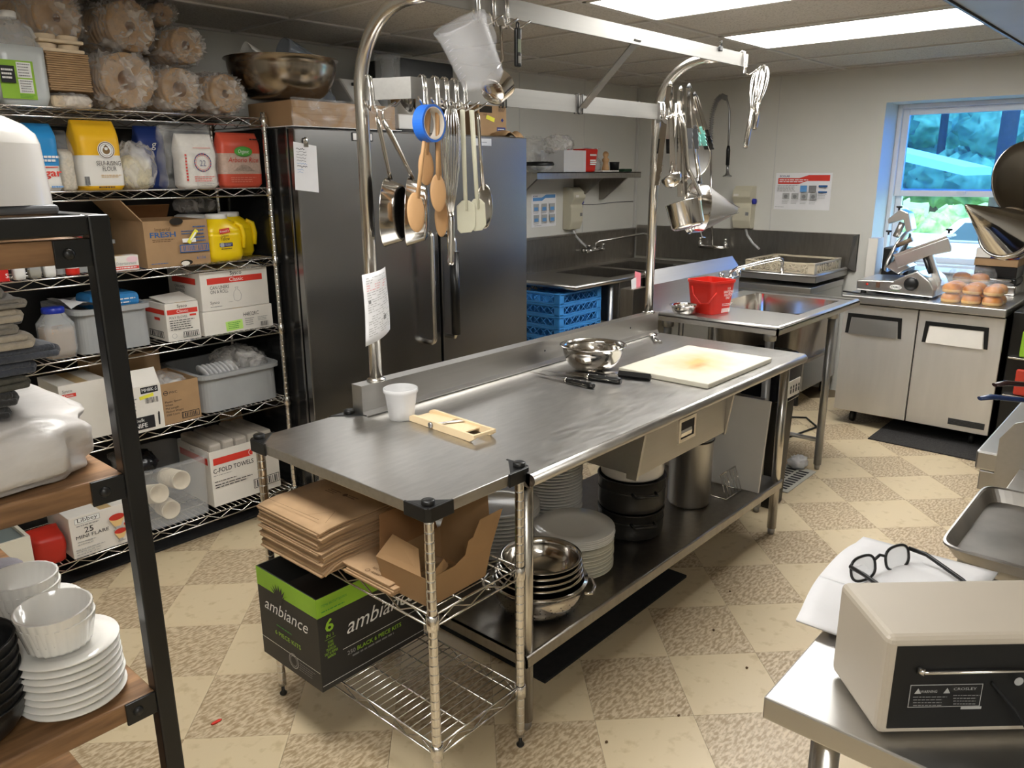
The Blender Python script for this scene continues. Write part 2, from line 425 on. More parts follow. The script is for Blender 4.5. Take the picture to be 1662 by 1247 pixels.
# window
wd = bpy.data.objects.new('window_1', None); COL.objects.link(wd); wd.location = (6.2, (WY0+WY1)/2, WZ0); wd['kind'] = 'structure'
PANEU = film('hazy_blue_pane', (.20, .42, .85), .14, .1)
def tint(m, col):
    nt = m.node_tree; N, L = nt.nodes, nt.links; p = N['Principled BSDF']; a = p.inputs['Alpha'].links[0].from_socket; L.remove(p.inputs['Alpha'].links[0]); p.inputs['Alpha'].default_value = 1
    tr = N.new('ShaderNodeBsdfTransparent'); tr.inputs[0].default_value = (*col, 1); mx = N.new('ShaderNodeMixShader'); L.new(a, mx.inputs[0]); L.new(tr.outputs[0], mx.inputs[1]); L.new(p.outputs[0], mx.inputs[2]); L.new(mx.outputs[0], N['Material Output'].inputs[0])
tint(PANEU, (.42, .68, 1.0))
PANEL = film('clear_pane', (.5, .7, .8), .06, .05)
def ring(b, x0, x1, y0, y1, z0, z1, t, bev=.004):
    b.box(x0, x1, y0, y0+t, z0, z1, bev); b.box(x0, x1, y1-t, y1, z0, z1, bev)
    b.box(x0, x1, y0+t, y1-t, z0, z0+t, bev); b.box(x0, x1, y0+t, y1-t, z1-t, z1, bev); return b
ring(MB(), 6.17, 6.30, WY0, WY1, WZ0, WZ1, .03).build('window_frame', VINYL, wd)
ZM = 1.455
us = ring(MB(), 6.20, 6.235, WY0+.03, WY1-.03, ZM-.03, WZ1-.03, .042).build('upper_sash', VINYL, wd)
MB().box(6.214, 6.220, WY0+.072, WY1-.072, ZM+.012, WZ1-.072).build('window_pane', PANEU, us)
ls = ring(MB(), 6.245, 6.28, WY0+.03, WY1-.03, WZ0+.03, ZM+.02, .042).build('lower_sash', VINYL, wd)
MB().box(6.259, 6.265, WY0+.072, WY1-.072, WZ0+.072, ZM-.022).build('window_pane', PANEL, ls)
MB().box(6.185, 6.20, 1.33, 1.39, ZM-.01, ZM+.012, .004).build('sash_lock', VINYL, wd)
MB().box(XW-.015, 6.17, WY0-.0, WY1+.0, WZ0-.0, WZ0+.012, .003).build('window_sill', VINYL, wd)
# ceiling with lay-in tiles
cl = MB().box(X0-.1, XW+.4, Y0-.1, YB+.1, ZC+.03, ZC+.1).build('ceiling', CEILG); tag(cl, kind='structure')
GX, GY = .59, 1.18; gx0, gy0 = 3.10-GX/2, 1.53-GY/2
lights = {(0, 0), (2, 0), (-4, 0), (-6, -2)}
xs = [gx0+GX*i for i in range(-9, 7)]; ys = [gy0+GY*j for j in range(-3, 3)]
for x in xs:
    if X0 < x < XW: MB().box(x-.012, x+.012, Y0, YB, ZC, ZC+.03).build('grid_bar', CEILG, cl)
for y in ys:
    if Y0 < y < YB: MB().box(X0, XW, y-.012, y+.012, ZC+.0005, ZC+.03).build('grid_bar', CEILG, cl)
tmesh = {}
for i in range(-9, 7):
    for j in range(-3, 3):
        x0, x1 = max(gx0+GX*i, X0), min(gx0+GX*(i+1), XW); y0, y1 = max(gy0+GY*j, Y0), min(gy0+GY*(j+1), YB)
        if x1-x0 < .03 or y1-y0 < .03 or (i, j) in lights: continue
        k = (round(x1-x0, 3), round(y1-y0, 3))
        if k not in tmesh:
            o = MB().box(-k[0]/2+.006, k[0]/2-.006, -k[1]/2+.006, k[1]/2-.006, .008, .024, .003).build('ceiling_tile', CEILM)
            tmesh[k] = o.data; bpy.data.objects.remove(o)
        o = bpy.data.objects.new('ceiling_tile', tmesh[k]); COL.objects.link(o); o.parent = cl; o.location = ((x0+x1)/2, (y0+y1)/2, ZC)
# crown edge angle along the walls
for k, (x0, x1, y0, y1) in enumerate(((X0, XW, YB-.02, YB), (XW-.02, XW, Y0, YB-.02))):
    struct(MB().box(x0, x1, y0, y1, ZC-.003, ZC+.03), 'trim_%d' % (k+8), CEILG)
# ceiling troffers
DIFF = bpy.data.materials.new('lit_diffuser'); DIFF.use_nodes = True
_n = DIFF.node_tree.nodes; _n.clear(); _e = _n.new('ShaderNodeEmission'); _o = _n.new('ShaderNodeOutputMaterial')
_e.inputs[0].default_value = (1.0, .985, .95, 1); _e.inputs[1].default_value = LAMP
DIFF.node_tree.links.new(_e.outputs[0], _o.inputs[0])
lab = {(0, 0): 'lit ceiling light panel above the steel prep table', (2, 0): 'lit ceiling light panel near the window wall',
       (-4, 0): 'lit ceiling light panel above the wire cart', (0, -2): 'lit ceiling light panel over the cooking line', (-6, -2): 'unseen ceiling light panel added behind the camera for front light'}  # last panel is unseen, added behind the camera to light front faces
for (i, j) in sorted(lights):
    x, y = gx0+GX*(i+.5), gy0+GY*(j+.5)
    t = thing('ceiling_light', (x, y, ZC), lab[(i, j)], 'ceiling light', 'ceiling light panels')
    hx, hy = GX/2-.013, GY/2-.013
    b = MB()
    for a in ((-hx, -hx+.022, -hy, hy), (hx-.022, hx, -hy, hy), (-hx, hx, -hy, -hy+.022), (-hx, hx, hy-.022, hy)):
        b.box(x+a[0], x+a[1], y+a[2], y+a[3], ZC-.004, ZC+.02, .002)
    b.build('frame', CEILG, t)
    MB().box(x-hx+.02, x+hx-.02, y-hy+.02, y+hy-.02, ZC+.006, ZC+.012).build('diffuser', DIFF, t)
# ================================================================ outside the window
GRASS = mat('grass', (.25, .42, .12), .9, 0, .2, 3, .5, 60, col2=(.05, .13, .03))
LEAF = mat('tree_foliage', (.30, .50, .22), .8, 0, .3, 4, .8, 12, col2=(.08, .20, .09))
LEAFP = mat('bush_foliage', (.34, .55, .18), .8, 0, .3, 6, .6, 40, col2=(.08, .19, .05))
BARK = mat('bark', (.10, .07, .05), .9, 0, .2, 20)
tag(MB().box(6.35, 60, -30, 60, -.4, -.35).build('lawn', GRASS), 'sunlit green lawn outside the window', 'lawn', kind='structure')
tag(MB().box(11.0, 15.5, -10, 30, -.35, -.34).build('driveway', mat('pale_gravel', (.42, .40, .36), .9, 0, .1, 40)), 'pale gravel drive crossing the lawn outside', 'driveway', kind='structure')
for k, (x, y, h, r) in enumerate(((20, 4.9, 8, 1.5), (25, 7.6, 9, 1.8), (26.5, 4.0, 9, 1.7), (31, 6.6, 11, 2.1), (36, 4.6, 11, 2.3), (35, 10.4, 12, 2.4))):
    t = thing('tree', (x, y, -.35), ['tall leafy tree behind the parked truck', 'broad green tree beside the utility pole', 'leafy tree at the left edge of the window view', 'tallest tree far back in the woods', 'green tree at the right of the utility pole', 'distant tree behind the other trees'][k], 'tree', 'trees outside the window')
    bt = MB().tube([(x, y, -.35), (x+.1, y+.05, h*.4), (x, y, h*.8)], [.10, .08, .03], 8).build('trunk', BARK, t)
    b = MB(); rr = random.Random(k+3)
    for q in range(16):
        a = rr.uniform(0, 6.28); zz = rr.uniform(.12, .95); d = r*rr.uniform(.1, .85)*(1.1-.5*zz)
        s_ = r*rr.uniform(.3, .5)
        b.blob((x+math.cos(a)*d, y+math.sin(a)*d, h*zz), (s_, s_, s_*.8), 1, .5, 9, q+k*20, 12)
    b.build('foliage', LEAF, t)
for k, (x, y, s_) in enumerate(((10.2, 3.25, .62), (17.8, 7.0, 1.1), (17.2, 4.3, .7))):
    b = MB(); rr = random.Random(k+50)
    for q in range(9):
        b.blob((x+rr.uniform(-.7, .7)*s_, y+rr.uniform(-.7, .7)*s_, -.35+s_*rr.uniform(.3, 1.3)), (s_*.5,)*3, 1, .5, 9, q+k*9, 10)
    b.solo('bush', LEAFP, ['pale green bush just outside the window', 'green bush beyond the gravel drive', 'round bush behind the parked truck'][k], 'bush', 'bushes outside the window')
t = thing('utility_pole', (16.5, 3.02, -.35), 'brown wooden utility pole outside the window', 'pole')
MB().tube([(16.5, 3.02, -.35), (16.5, 3.02, 8.5)], [.15, .12], 12).build('pole_shaft', BARK, t)
MB().box(16.45, 16.55, 2.1, 3.9, 7.6, 7.72, .01).build('cross_arm', BARK, t)
ROOFW = mat('white_painted_metal', (.75, .78, .76), .5, 0, .03)
t = thing('porch_canopy', (9.2, 2.9, -.35), 'white sloping canopy roof edge outside the window', 'canopy')
b = MB(); b.prism([(8.9, 1.95, 1.55), (8.9, 1.95, 1.63), (8.9, 3.9, 2.13), (8.9, 3.9, 2.03)], (1.2, 0, 0)); b.build('roof_slab', ROOFW, t)
for yy, zz in ((3.6, 2.0), (3.7, 2.0)): MB().box(8.95 if yy < 3.65 else 9.95, 9.03 if yy < 3.65 else 10.03, yy, yy+.08, -.35, zz).build('post', ROOFW, t)
# parked pickup truck
TP = mat('pale_truck_paint', (.62, .66, .68), .25, 0, .02, coat=.5); TG = mat('truck_glass', (.05, .09, .12), .1); 
t = thing('pickup_truck', (13.2, 2.4, -.34), 'white parked truck seen through the lower window sash', 'truck')
b = MB(); b.box(12.3, 14.1, .1, 5.2, .15, .62, .06); b.build('body', TP, t)
b = MB(); b.prism([(12.4, 1.3, .62), (12.4, 1.6, .95), (12.4, 2.7, .95), (12.4, 3.0, .62)], (1.6, 0, 0), b=.04); b.build('cab', TP, t)
b = MB(); b.prism([(12.39, 1.5, .66), (12.39, 1.68, .90), (12.39, 2.62, .90), (12.39, 2.82, .66)], (-.01, 0, 0)); b.build('side_window', TG, t)
for yy in (1.0, 4.2): 
    o = MB().lathe([(0, -.1), (.34, -.1), (.34, .1), (0, .1)], 20, (12.42, yy, 0), MX.Rotation(math.pi/2, 4, 'Y')).build('wheel', RUBBER, t)
    MB().lathe([(0, 0), (.18, 0), (.18, -.02), (0, -.03)], 16, (12.31, yy, 0), MX.Rotation(math.pi/2, 4, 'Y')).build('hub_cap', ALU, o)
SUN = bpy.data.lights.new('sun', 'SUN'); SUN.energy = 6.0; SUN.angle = .1; SUN.color = (.85, .95, 1.0)
so = bpy.data.objects.new('sun', SUN); COL.objects.link(so); so.rotation_euler = (math.radians(20), math.radians(-32), 0)
# ================================================================ furniture
def post(b, x, y, z0, z1, r=.0127, pitch=.0254, n=12):
    pts, rs = [(x, y, z0)], [r]; z = z0+pitch
    while z < z1-.004:
        for dz, q in ((-.0045, r), (-.0016, r), (-.0010, r*.965), (.0010, r*.965), (.0016, r), (.0045, r)): pts.append((x, y, z+dz)); rs.append(q)
        z += pitch
    pts.append((x, y, z1)); rs.append(r)
    return b.tube(pts, rs, n)
def wire_shelf(x0, x1, y0, y1, z, along='x', pitch=.0254, zig=.055, rails=2, n=5):
    """local wire shelf, deck top at z; long rails along x"""
    b = MB(); H = .032; r = .0030
    def edge(p, q):
        p, q = V(p), V(q); d = q-p; L = d.length; d.normalize()
        b.rod(p, q, r, 6); b.rod(p-V((0, 0, H)), q-V((0, 0, H)), r, 6)
        k = max(2, round(L/zig)); pts = []
        for i in range(k+1): pts.append(p+d*(L*i/k)-V((0, 0, .003 if i % 2 else H-.003)))
        b.tube(pts, .0022, n)
    g = .0127
    for (p, q) in (((x0+g, y0, z), (x1-g, y0, z)), ((x0+g, y1, z), (x1-g, y1, z)), ((x0, y0+g, z), (x0, y1-g, z)), ((x1, y0+g, z), (x1, y1-g, z))): edge(p, q)
    if along == 'x':
        k = int((x1-x0)/pitch)
        for i in range(1, k): b.rod((x0+(x1-x0)*i/k, y0, z+.001), (x0+(x1-x0)*i/k, y1, z+.001), .0018, n)
        for i in range(1, rails+1): yy = y0+(y1-y0)*i/(rails+1); b.rod((x0, yy, z-.004), (x1, yy, z-.004), .0028, 6)
    else:
        k = int((y1-y0)/pitch)
        for i in range(1, k): b.rod((x0, y0+(y1-y0)*i/k, z+.001), (x1, y0+(y1-y0)*i/k, z+.001), .0018, n)
        for i in range(1, rails+1): yy = x0+(x1-x0)*i/(rails+1); b.rod((yy, y0, z-.004), (yy, y1, z-.004), .0028, 6)
    for x in (x0, x1):
        for y in (y0, y1): b.lathe([(.0155, -.036), (.0175, -.034), (.0165, .002), (.0145, .004), (.0145, -.036)], 12, (x, y, z))
    return b
# ---------------- tall chrome wire rack on the back wall
RX0, RX1, RY0, RY1 = .57, 1.945, 3.145, 3.60
SZ = [1.838, 1.548, 1.243, .935, .592, .140]
t = thing('wire_rack', (RX0, RY0, 0), 'tall chrome wire shelving rack packed with dry goods and cartons', 'shelving')
for x in (RX0, RX1):
    for y in (RY0, RY1):
        o = post(MB(), x, y, .03, 1.862).build('post', CHROME, t)
        MB().lathe([(0, 0), (.011, 0), (.013, .006), (.006, .012), (.006, .032), (0, .032)], 12, (x, y, 0)).build('levelling_foot', BLACK, o)
first = None
for z in SZ:
    if not first:
        first = wire_shelf(RX0, RX1, RY0, RY1, 0).build('wire_shelf', CHROME, t, world=False); first.location = (-RX0, -RY0, z)
    else:
        c = first.copy(); COL.objects.link(c); c.location = (-RX0, -RY0, z)
MB().box(RX0-.05, RX1-.0, RY1+.03, RY1+.05, .03, 1.80, .003).build('back_panel', BLACKM, t)['label'] = 'assumed black sheet added to make the space behind the shelves dark'  # assumed sheet, added so the space behind the goods stays black
tag(MB().box(.5, 1.93, 3.25, 3.66, 0, .012, .003).build('floor_mat', RUBBER), 'black rubber mat on the floor under the wire rack', 'mat')
# ---------------- two-door reach-in refrigerator
t = thing('refrigerator', (2.7, 3.36, 0), 'tall two-door stainless reach-in refrigerator with dark side', 'refrigerator')
FX0, FX1, FY = 1.957, 3.46, 2.95
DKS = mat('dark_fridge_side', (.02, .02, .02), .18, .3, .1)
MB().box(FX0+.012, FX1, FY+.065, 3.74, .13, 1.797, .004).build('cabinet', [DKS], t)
MB().box(FX0, FX1, FY+.05, FY+.064, .13, 1.797, .002).build('face_frame', STEELV, t)
for x in (FX0+.08, FX1-.08):
    for y in (FY+.12, 3.66):
        MB().lathe([(0, 0), (.028, 0), (.03, .02), (.018, .04), (.018, .13), (0, .13)], 12, (x, y, 0)).build('leg', GALV, t)
for k, (x0, x1) in enumerate(((FX0+.004, 2.766), (2.782, FX1-.002))):
    d = MB().box(x0, x1, FY, FY+.045, .16, 1.792, .006).build('door', STEELV, t)
    MB().box(x0+.01, x1-.01, FY+.044, FY+.051, .17, 1.782).build('gasket', BLACK, d)
    if k == 0:
        hx = 2.655
        b = MB(); b.tube([(hx-.0, FY, 1.325), (hx, FY-.045, 1.325), *arc((hx, FY-.045, 1.30), math.pi/2, 0, .025, (0, -1, 0), (0, 0, 1), 5)[1:], (hx, FY-.07, .80), *arc((hx, FY-.045, .795), 0, -math.pi/2, .025, (0, -1, 0), (0, 0, 1), 5), (hx, FY, .77)], .0125, 10)
        b.build('handle', PIPE, d)
        MB().box(2.257, 2.375, FY-.003, FY, 1.746, 1.783, .001).build('badge_frame', INK, d)
        MB().box(2.262, 2.37, FY-.0045, FY, 1.75, 1.779, .001).build('badge', STEEL, d)
    else:
        hx = 2.815
        b = MB(); b.tube([(hx, FY, 1.30), (hx, FY-.055, 1.30), (hx, FY-.062, 1.27), (hx, FY-.062, .80), (hx, FY-.055, .775), (hx, FY, .775)], .012, 10); b.build('handle', PIPE, d)
        b = MB(); b.tube([(hx, FY-.062, 1.22), (hx, FY-.062, .79)], [.026, .024], 12); b.build('grip_wrap', BLACKM, d)
        MB().box(3.045, 3.165, FY-.004, FY, 1.742, 1.778, .001).build('badge', STEELY, d)
        pr = Print(d, (3.045, FY-.004, 1.742), (1, 0, 0), (0, 0, 1)); pr.lines(.035, .085, .012, .022, 1, INKG, .5); pr.done('lettering')
# note clipped to the left door
t = thing('clipped_note', (2.005, FY-.003, 1.535), 'handwritten white note held by a round clip on the refrigerator door', 'note')
MB().prism([(1.953, FY-.002, 1.736), (1.946, FY-.002, 1.541), (2.063, FY-.002, 1.527), (2.066, FY-.002, 1.721)], (0, -.0008, 0)).build('paper', PAPER, t)
b = MB(); b.lathe([(0, .0), (.012, 0), (.014, .004), (.009, .008), (0, .009)], 14, (2.012, FY-.003, 1.742), MX.Rotation(math.pi/2, 4, 'X')); b.box(2.0, 2.024, FY-.008, FY-.003, 1.715, 1.738, .002); b.build('clip', POLISH, t)
pr = Print(t, (1.952, FY-.003, 1.53), (1, 0, -.08), (.02, 0, 1)); rr = random.Random(4)
for k in range(9):
    y = .18-k*.012; x = .008; 
    pts = []
    for q in range(rr.randint(7, 15)): pts.append((x+q*.0045, y+rr.uniform(-.003, .003)))
    pr.line(pts, .0022 if k in (0, 6) else .0013, INK if k < 5 else (INK if k == 6 else INKBL))
pr.done('handwriting')
# ---------------- steel prep table with backsplash, drawer and undershelf
PX0, PX1, PY0, PY1, PZ = 1.447, 3.275, 1.212, 1.937, .852
t = thing('prep_table', (2.36, 1.6, 0), 'long stainless prep table with backsplash, hanging drawer and undershelf', 'table')
b = MB(); b.box(PX0, PX1-.012, PY0+.012, PY1, PZ-.008, PZ)
b.tube([(PX0, PY0+.014, PZ-.018), (PX1-.03, PY0+.014, PZ-.018), *arc((PX1-.03, PY0+.030, PZ-.018), -math.pi/2, 0, .016, (1, 0, 0), (0, 1, 0), 4), (PX1-.014, PY1, PZ-.018)], .018, 12)
b.box(PX0, PX0+.006, PY0+.014, PY1, PZ-.04, PZ-.004)
b.build('tabletop', STEELT, t)
sp = MB().prism([(PX0+.018, PY1, PZ-.002), (PX0+.018, PY1-.006, PZ+.006), (PX0+.018, PY1, PZ+.02), (PX0+.018, PY1, .957), (PX0+.018, PY1+.05, .957), (PX0+.018, PY1+.05, PZ-.04), (PX0+.018, PY1, PZ-.04)], (PX1-.035-PX0-.018, 0, 0)).build('backsplash', STEEL, t)
for x in (1.60, 2.38, 3.0): MB().lathe([(0, 0), (.004, 0), (.004, .0006), (0, .0006)], 10, (x, PY1-.0008, .915), MX.Rotation(-math.pi/2, 4, 'X')).build('screw_hole', INK, sp)
for x in (1.516, 3.243):
    for y in (1.298, 1.93):
        b = MB(); b.rod((x, y, .03), (x, y, PZ-.008), .0205, 14); o = b.build('leg', PIPE, t)
        MB().lathe([(0, 0), (.012, 0), (.016, .01), (.017, .04), (0, .04)], 12, (x, y, 0)).build('bullet_foot', GALV, o)
        MB().lathe([(.0205, 0), (.026, 0), (.026, .05), (.0205, .055)], 14, (x, y, PZ-.062)).build('leg_socket', GALV, o)
USZ = .262
b = MB(); b.box(1.492, 3.268, 1.275, 1.955, USZ-.006, USZ)
b.prism([(1.492, 1.275, USZ), (1.492, 1.275, USZ-.038), (1.492, 1.281, USZ-.038), (1.492, 1.281, USZ)], (1.776, 0, 0)); b.box(1.492, 1.498, 1.275, 1.955, USZ-.038, USZ); b.box(3.262, 3.268, 1.275, 1.955, USZ-.038, USZ)
b.tube([(1.492, 1.279, USZ-.004), (3.268, 1.279, USZ-.004)], .006, 8)
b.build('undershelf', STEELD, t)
dw = MB().box(2.03, 2.625, 1.262, 1.78, .655, PZ-.035, .003).build('drawer', STEEL, t)
for hx_ in (2.018, 2.625): MB().prism([(hx_, 1.235, .815), (hx_, 1.262, .645), (hx_, 1.30, .645), (hx_, 1.30, .815)], (.012, 0, 0)).build('drawer_housing', STEEL, dw)
b = MB(); x0, x1, z0, z1 = 2.27, 2.385, .705, .79
ring2 = lambda b, x0, x1, z0, z1, w, y0, y1: (b.box(x0, x1, y0, y1, z0, z0+w), b.box(x0, x1, y0, y1, z1-w, z1), b.box(x0, x0+w, y0, y1, z0+w, z1-w), b.box(x1-w, x1, y0, y1, z0+w, z1-w))
ring2(b, x0, x1, z0, z1, .012, 1.255, 1.263); b.build('pull_frame', POLISH, dw)
MB().box(x0+.012, x1-.012, 1.2605, 1.2615, z0+.012, z1-.012).build('pull_recess', INK, dw)
b = MB(); b.prism([(x0+.02, 1.2595, z0+.014), (x0+.02, 1.258, z0+.03), (x0+.02, 1.2605, z0+.04)], (x1-x0-.04, 0, 0)); b.build('pull_lip', POLISH, dw)
tag(MB().box(1.712, 2.63, 1.385, 2.02, 0, .012, .003).build('floor_mat', RUBBER), 'black rubber mat lying under the prep table', 'mat')
# ---------------- overhead pot rack standing on the backsplash
t = thing('pot_rack', (2.37, 1.962, .957), 'stainless overhead pot rack with two curved posts and hanging bars', 'pot rack')
for x in (1.545, 3.192):
    b = MB(); pts = [(x, 1.962, .957), (x, 1.962, 1.78)] + arc((x, 1.735, 1.835), 0, math.pi/2, .228, (0, 1, 0), (0, 0, 1), 14) + [(x, 1.672, 2.065)]
    b.tube(pts, .0205, 16); b.build('post', PIPE, t)
    MB().lathe([(.0205, 0), (.031, 0), (.031, .006), (.0205, .012)], 16, (x, 1.962, .957)).build('flange', PIPE, t)
MB().box(1.30, 3.445, 1.664, 1.672, 2.045, 2.100, .001).build('upper_bar', BAR, t)
b = MB(); zb0, zb1 = 1.815, 1.875
b.prism([(1.556, 1.945, zb0), (1.608, 1.812, zb0), (3.02, 1.812, zb0), (3.18, 1.945, zb0), (3.172, 1.949, zb0), (3.016, 1.819, zb0), (1.613, 1.819, zb0), (1.563, 1.948, zb0)], (0, 0, zb1-zb0)); b.build('lower_bar', BAR, t)
b = MB(); a, c = V((2.43, 1.806, 1.83)), V((2.56, 1.660, 2.06)); d = (c-a).normalized(); s_ = V((1, 0, 0))*.021; n_ = V((0, .004, .002))
b.prism([a-s_, a+s_, c+s_, c-s_], n_); b.build('brace', BAR, t)
for x, y, z in ((2.405, 1.816, 1.845), (2.432, 1.816, 1.845), (2.0, 1.816, 1.845), (2.015, 1.816, 1.845)):
    b = MB(); b.tube([(x, y-.008, z+.034), (x, y+.008, z+.034), (x, y+.008, z-.034), (x, y-.008, z-.034)], .0025, 6, closed=True); b.build('zip_tie', BLACK, t)
b = MB(); b.box(3.165, 3.19, 1.655, 1.664, 2.085, 2.105, .003); b.tube([(3.178, 1.66, 2.105), (3.178, 1.655, 2.125), (3.178, 1.668, 2.12)], .002, 5); b.build('binder_clip', BLACK, t)
t = thing('price_sheet', (1.545, 1.938, 1.08), 'curled white printed sheet taped to the pot rack post', 'paper')
b = MB()
def sheet(u, v):
    x = 1.488+.088*u; z = (1.306+.018*u)*(v)+(1.082+.045*u)*(1-v); y = 1.934-.022*math.sin(u*2.6)-.006*math.sin(v*3+u)
    return V((x, y, z))
b.grid(sheet, 9, 9); o = b.build('sheet', PAPER, t)
sm = o.modifiers.new('s', 'SOLIDIFY'); sm.thickness = .0006
def shprint(m, rows):
    b = MB()
    for (u0, u1, v0, v1) in rows:
        f = lambda u, v: sheet(u, v)+V((.0, -.0012, 0))
        b.grid(lambda a, c: f(u0+(u1-u0)*a, v0+(v1-v0)*c), 4, 2)
    return b
rr = random.Random(9); rows = []
for k in range(26):
    v = .93-k*.034; u = .1
    while u < .88:
        wd = rr.uniform(.04, .15)
        if rr.random() < .7 and v > .08: rows.append((u, min(u+wd, .92), v, v+.009))
        u += wd+.03
shprint(INKG, [r for r in rows if not .74 < r[2] < .84]).build('small_print', INKLG, t)['kind'] = 'stuff'
shprint(INKR, [r for r in rows if .74 < r[2] < .84]).build('red_print', mat('faded_red_ink', srgb(225, 150, 150), .7), t)
shprint(INK, [(.12, .2, .58, .63), (.62, .74, .26, .33), (.62, .66, .34, .36)]).build('logo', INKG, t)
# ---------------- wire cart with steel top
CX0, CX1, CY0, CY1, CZ = 1.125, 1.447, 1.262, 1.985, .862
t = thing('wire_cart', ((CX0+CX1)/2, (CY0+CY1)/2, 0), 'small chrome wire cart with a solid steel top and two wire shelves', 'cart')
for x in (CX0, CX1):
    for y in (CY0, CY1):
        o = post(MB(), x, y, .035, CZ+.004).build('post', CHROME, t)
        MB().lathe([(0, 0), (.010, 0), (.012, .006), (.005, .014), (.005, .036), (0, .036)], 12, (x, y, 0)).build('levelling_foot', BLACK, o)
        sx, sy = (1 if x == CX1 else -1), (1 if y == CY1 else -1)
        q = lambda a, c: (x+sx*a, y+sy*c)
        pl = [q(.022, .022), q(-.045, .022), q(.022, -.045)]
        b = MB(); b.prism([(*q(.023, .012), CZ-.034), (*q(.012, .023), CZ-.034), (*q(-.062, .023), CZ-.034), (*q(-.062, .016), CZ-.034), (*q(-.02, .012), CZ-.034), (*q(.012, -.02), CZ-.034), (*q(.016, -.062), CZ-.034), (*q(.023, -.062), CZ-.034)], (0, 0, .036), b=.002)
        b.prism([(*q(.018, -.055), CZ-.006), (*q(-.055, .018), CZ-.006), (*q(.018, .018), CZ-.006)], (0, 0, .0085), b=.001)
        c = b.build('corner_bracket', BLACK, t)
        MB().lathe([(.016, 0), (.017, .004), (.0165, .011), (.013, .013), (0, .013)], 16, (x, y, CZ+.002)).build('post_cap', BLACK, c)
e = .018; cc = .055
b = MB(); pts = [(CX0-e+cc, CY0-e), (CX1+e-cc, CY0-e), (CX1+e, CY0-e+cc), (CX1+e, CY1+e-cc), (CX1+e-cc, CY1+e), (CX0-e+cc, CY1+e), (CX0-e, CY1+e-cc), (CX0-e, CY0-e+cc)]
b.prism([(x, y, CZ-.030) for x, y in pts], (0, 0, .030), b=.0025); b.build('steel_top', STEELT, t)
for z in (.572, .200):
    wire_shelf(CX0, CX1, CY0, CY1, z, 'y').build('wire_shelf', CHROME, t)
# ---------------- undercounter refrigerator by the window
t = thing('undercounter_refrigerator', (5.46, 1.25, 0), 'low two-door stainless worktop refrigerator under the window', 'refrigerator')
UX, UY0, UY1 = 5.10, .80, 1.70
UCD = mat('pale_door_steel', (.78, .76, .73), .46, .85, .03, 3, .01, 40, (1, 6, 1), rvar=.04)
MB().box(UX+.02, XW-.03, UY0+.012, UY1-.01, .09, .80, .003).build('cabinet', mat('black_cabinet_side', (.012, .012, .012), .4), t)
MB().box(UX-.05, XW-.03, UY0, UY1+.0, .805, .852, .005).build('worktop', STEELY, t)
for x in (UX+.1, XW-.15):
    for y in (UY0+.1, UY1-.1):
        b = MB(); b.lathe([(0, -.012), (.038, -.012), (.04, 0), (.038, .012), (0, .012)], 14, (x, y, .04), MX.Rotation(math.pi/2, 4, 'X')); b.box(x-.015, x+.015, y-.02, y+.02, .07, .09); b.build('caster', BLACK, t)
for y0, y1, hy0, hy1, vent in ((1.262, UY1-.004, 1.345, 1.665, 0), (UY0+.004, 1.255, .880, 1.213, 1)):
    d = MB().box(UX-.0, UX+.02, y0, y1, .095, .792, .004).build('door', UCD, t)
    b = MB(); zt, zl = .733, .605
    b.prism([(UX-.004, hy0, zt), (UX-.004, hy1, zt), (UX-.004, hy1+.008, zl), (UX-.004, hy1-.012, zl), (UX-.004, hy1-.022, zt-.024), (UX-.004, hy0+.022, zt-.024), (UX-.004, hy0+.012, zl), (UX-.004, hy0-.008, zl)][::1], (.004, 0, 0)); b.build('handle_recess', BLACK, d)
    b = MB(); b.prism([(UX-.012, hy0+.016, zl), (UX-.012, hy1-.016, zl), (UX-.002, hy1-.026, zt-.026), (UX-.002, hy0+.026, zt-.026)], (.003, 0, .0)); b.build('pull_handle', WCARD if vent else STEELY, d)
    if vent:
        b = MB(); b.box(UX-.003, UX, .826, 1.02, .128, .166)
        v = b.build('vent', mat('vent_grey', (.08, .08, .075), .6), d)
        b = MB()
        for k in range(5): b.box(UX-.005, UX-.002, .83, 1.016, .132+k*.007, .134+k*.007)
        b.build('louvre', INK, v)
MB().box(UX+.005, UX+.03, UY0+.01, UY1-.01, .794, .803).build('gasket', BLACK, t)
b = MB(); b.prism([(4.885, 1.40, 0), (4.879, .55, 0), (5.4, .55, 0), (5.4, 1.40, 0)], (0, 0, .008), b=.002)
b.solo('floor_mat', MATC, 'charcoal entrance mat in front of the undercounter refrigerator', 'mat')
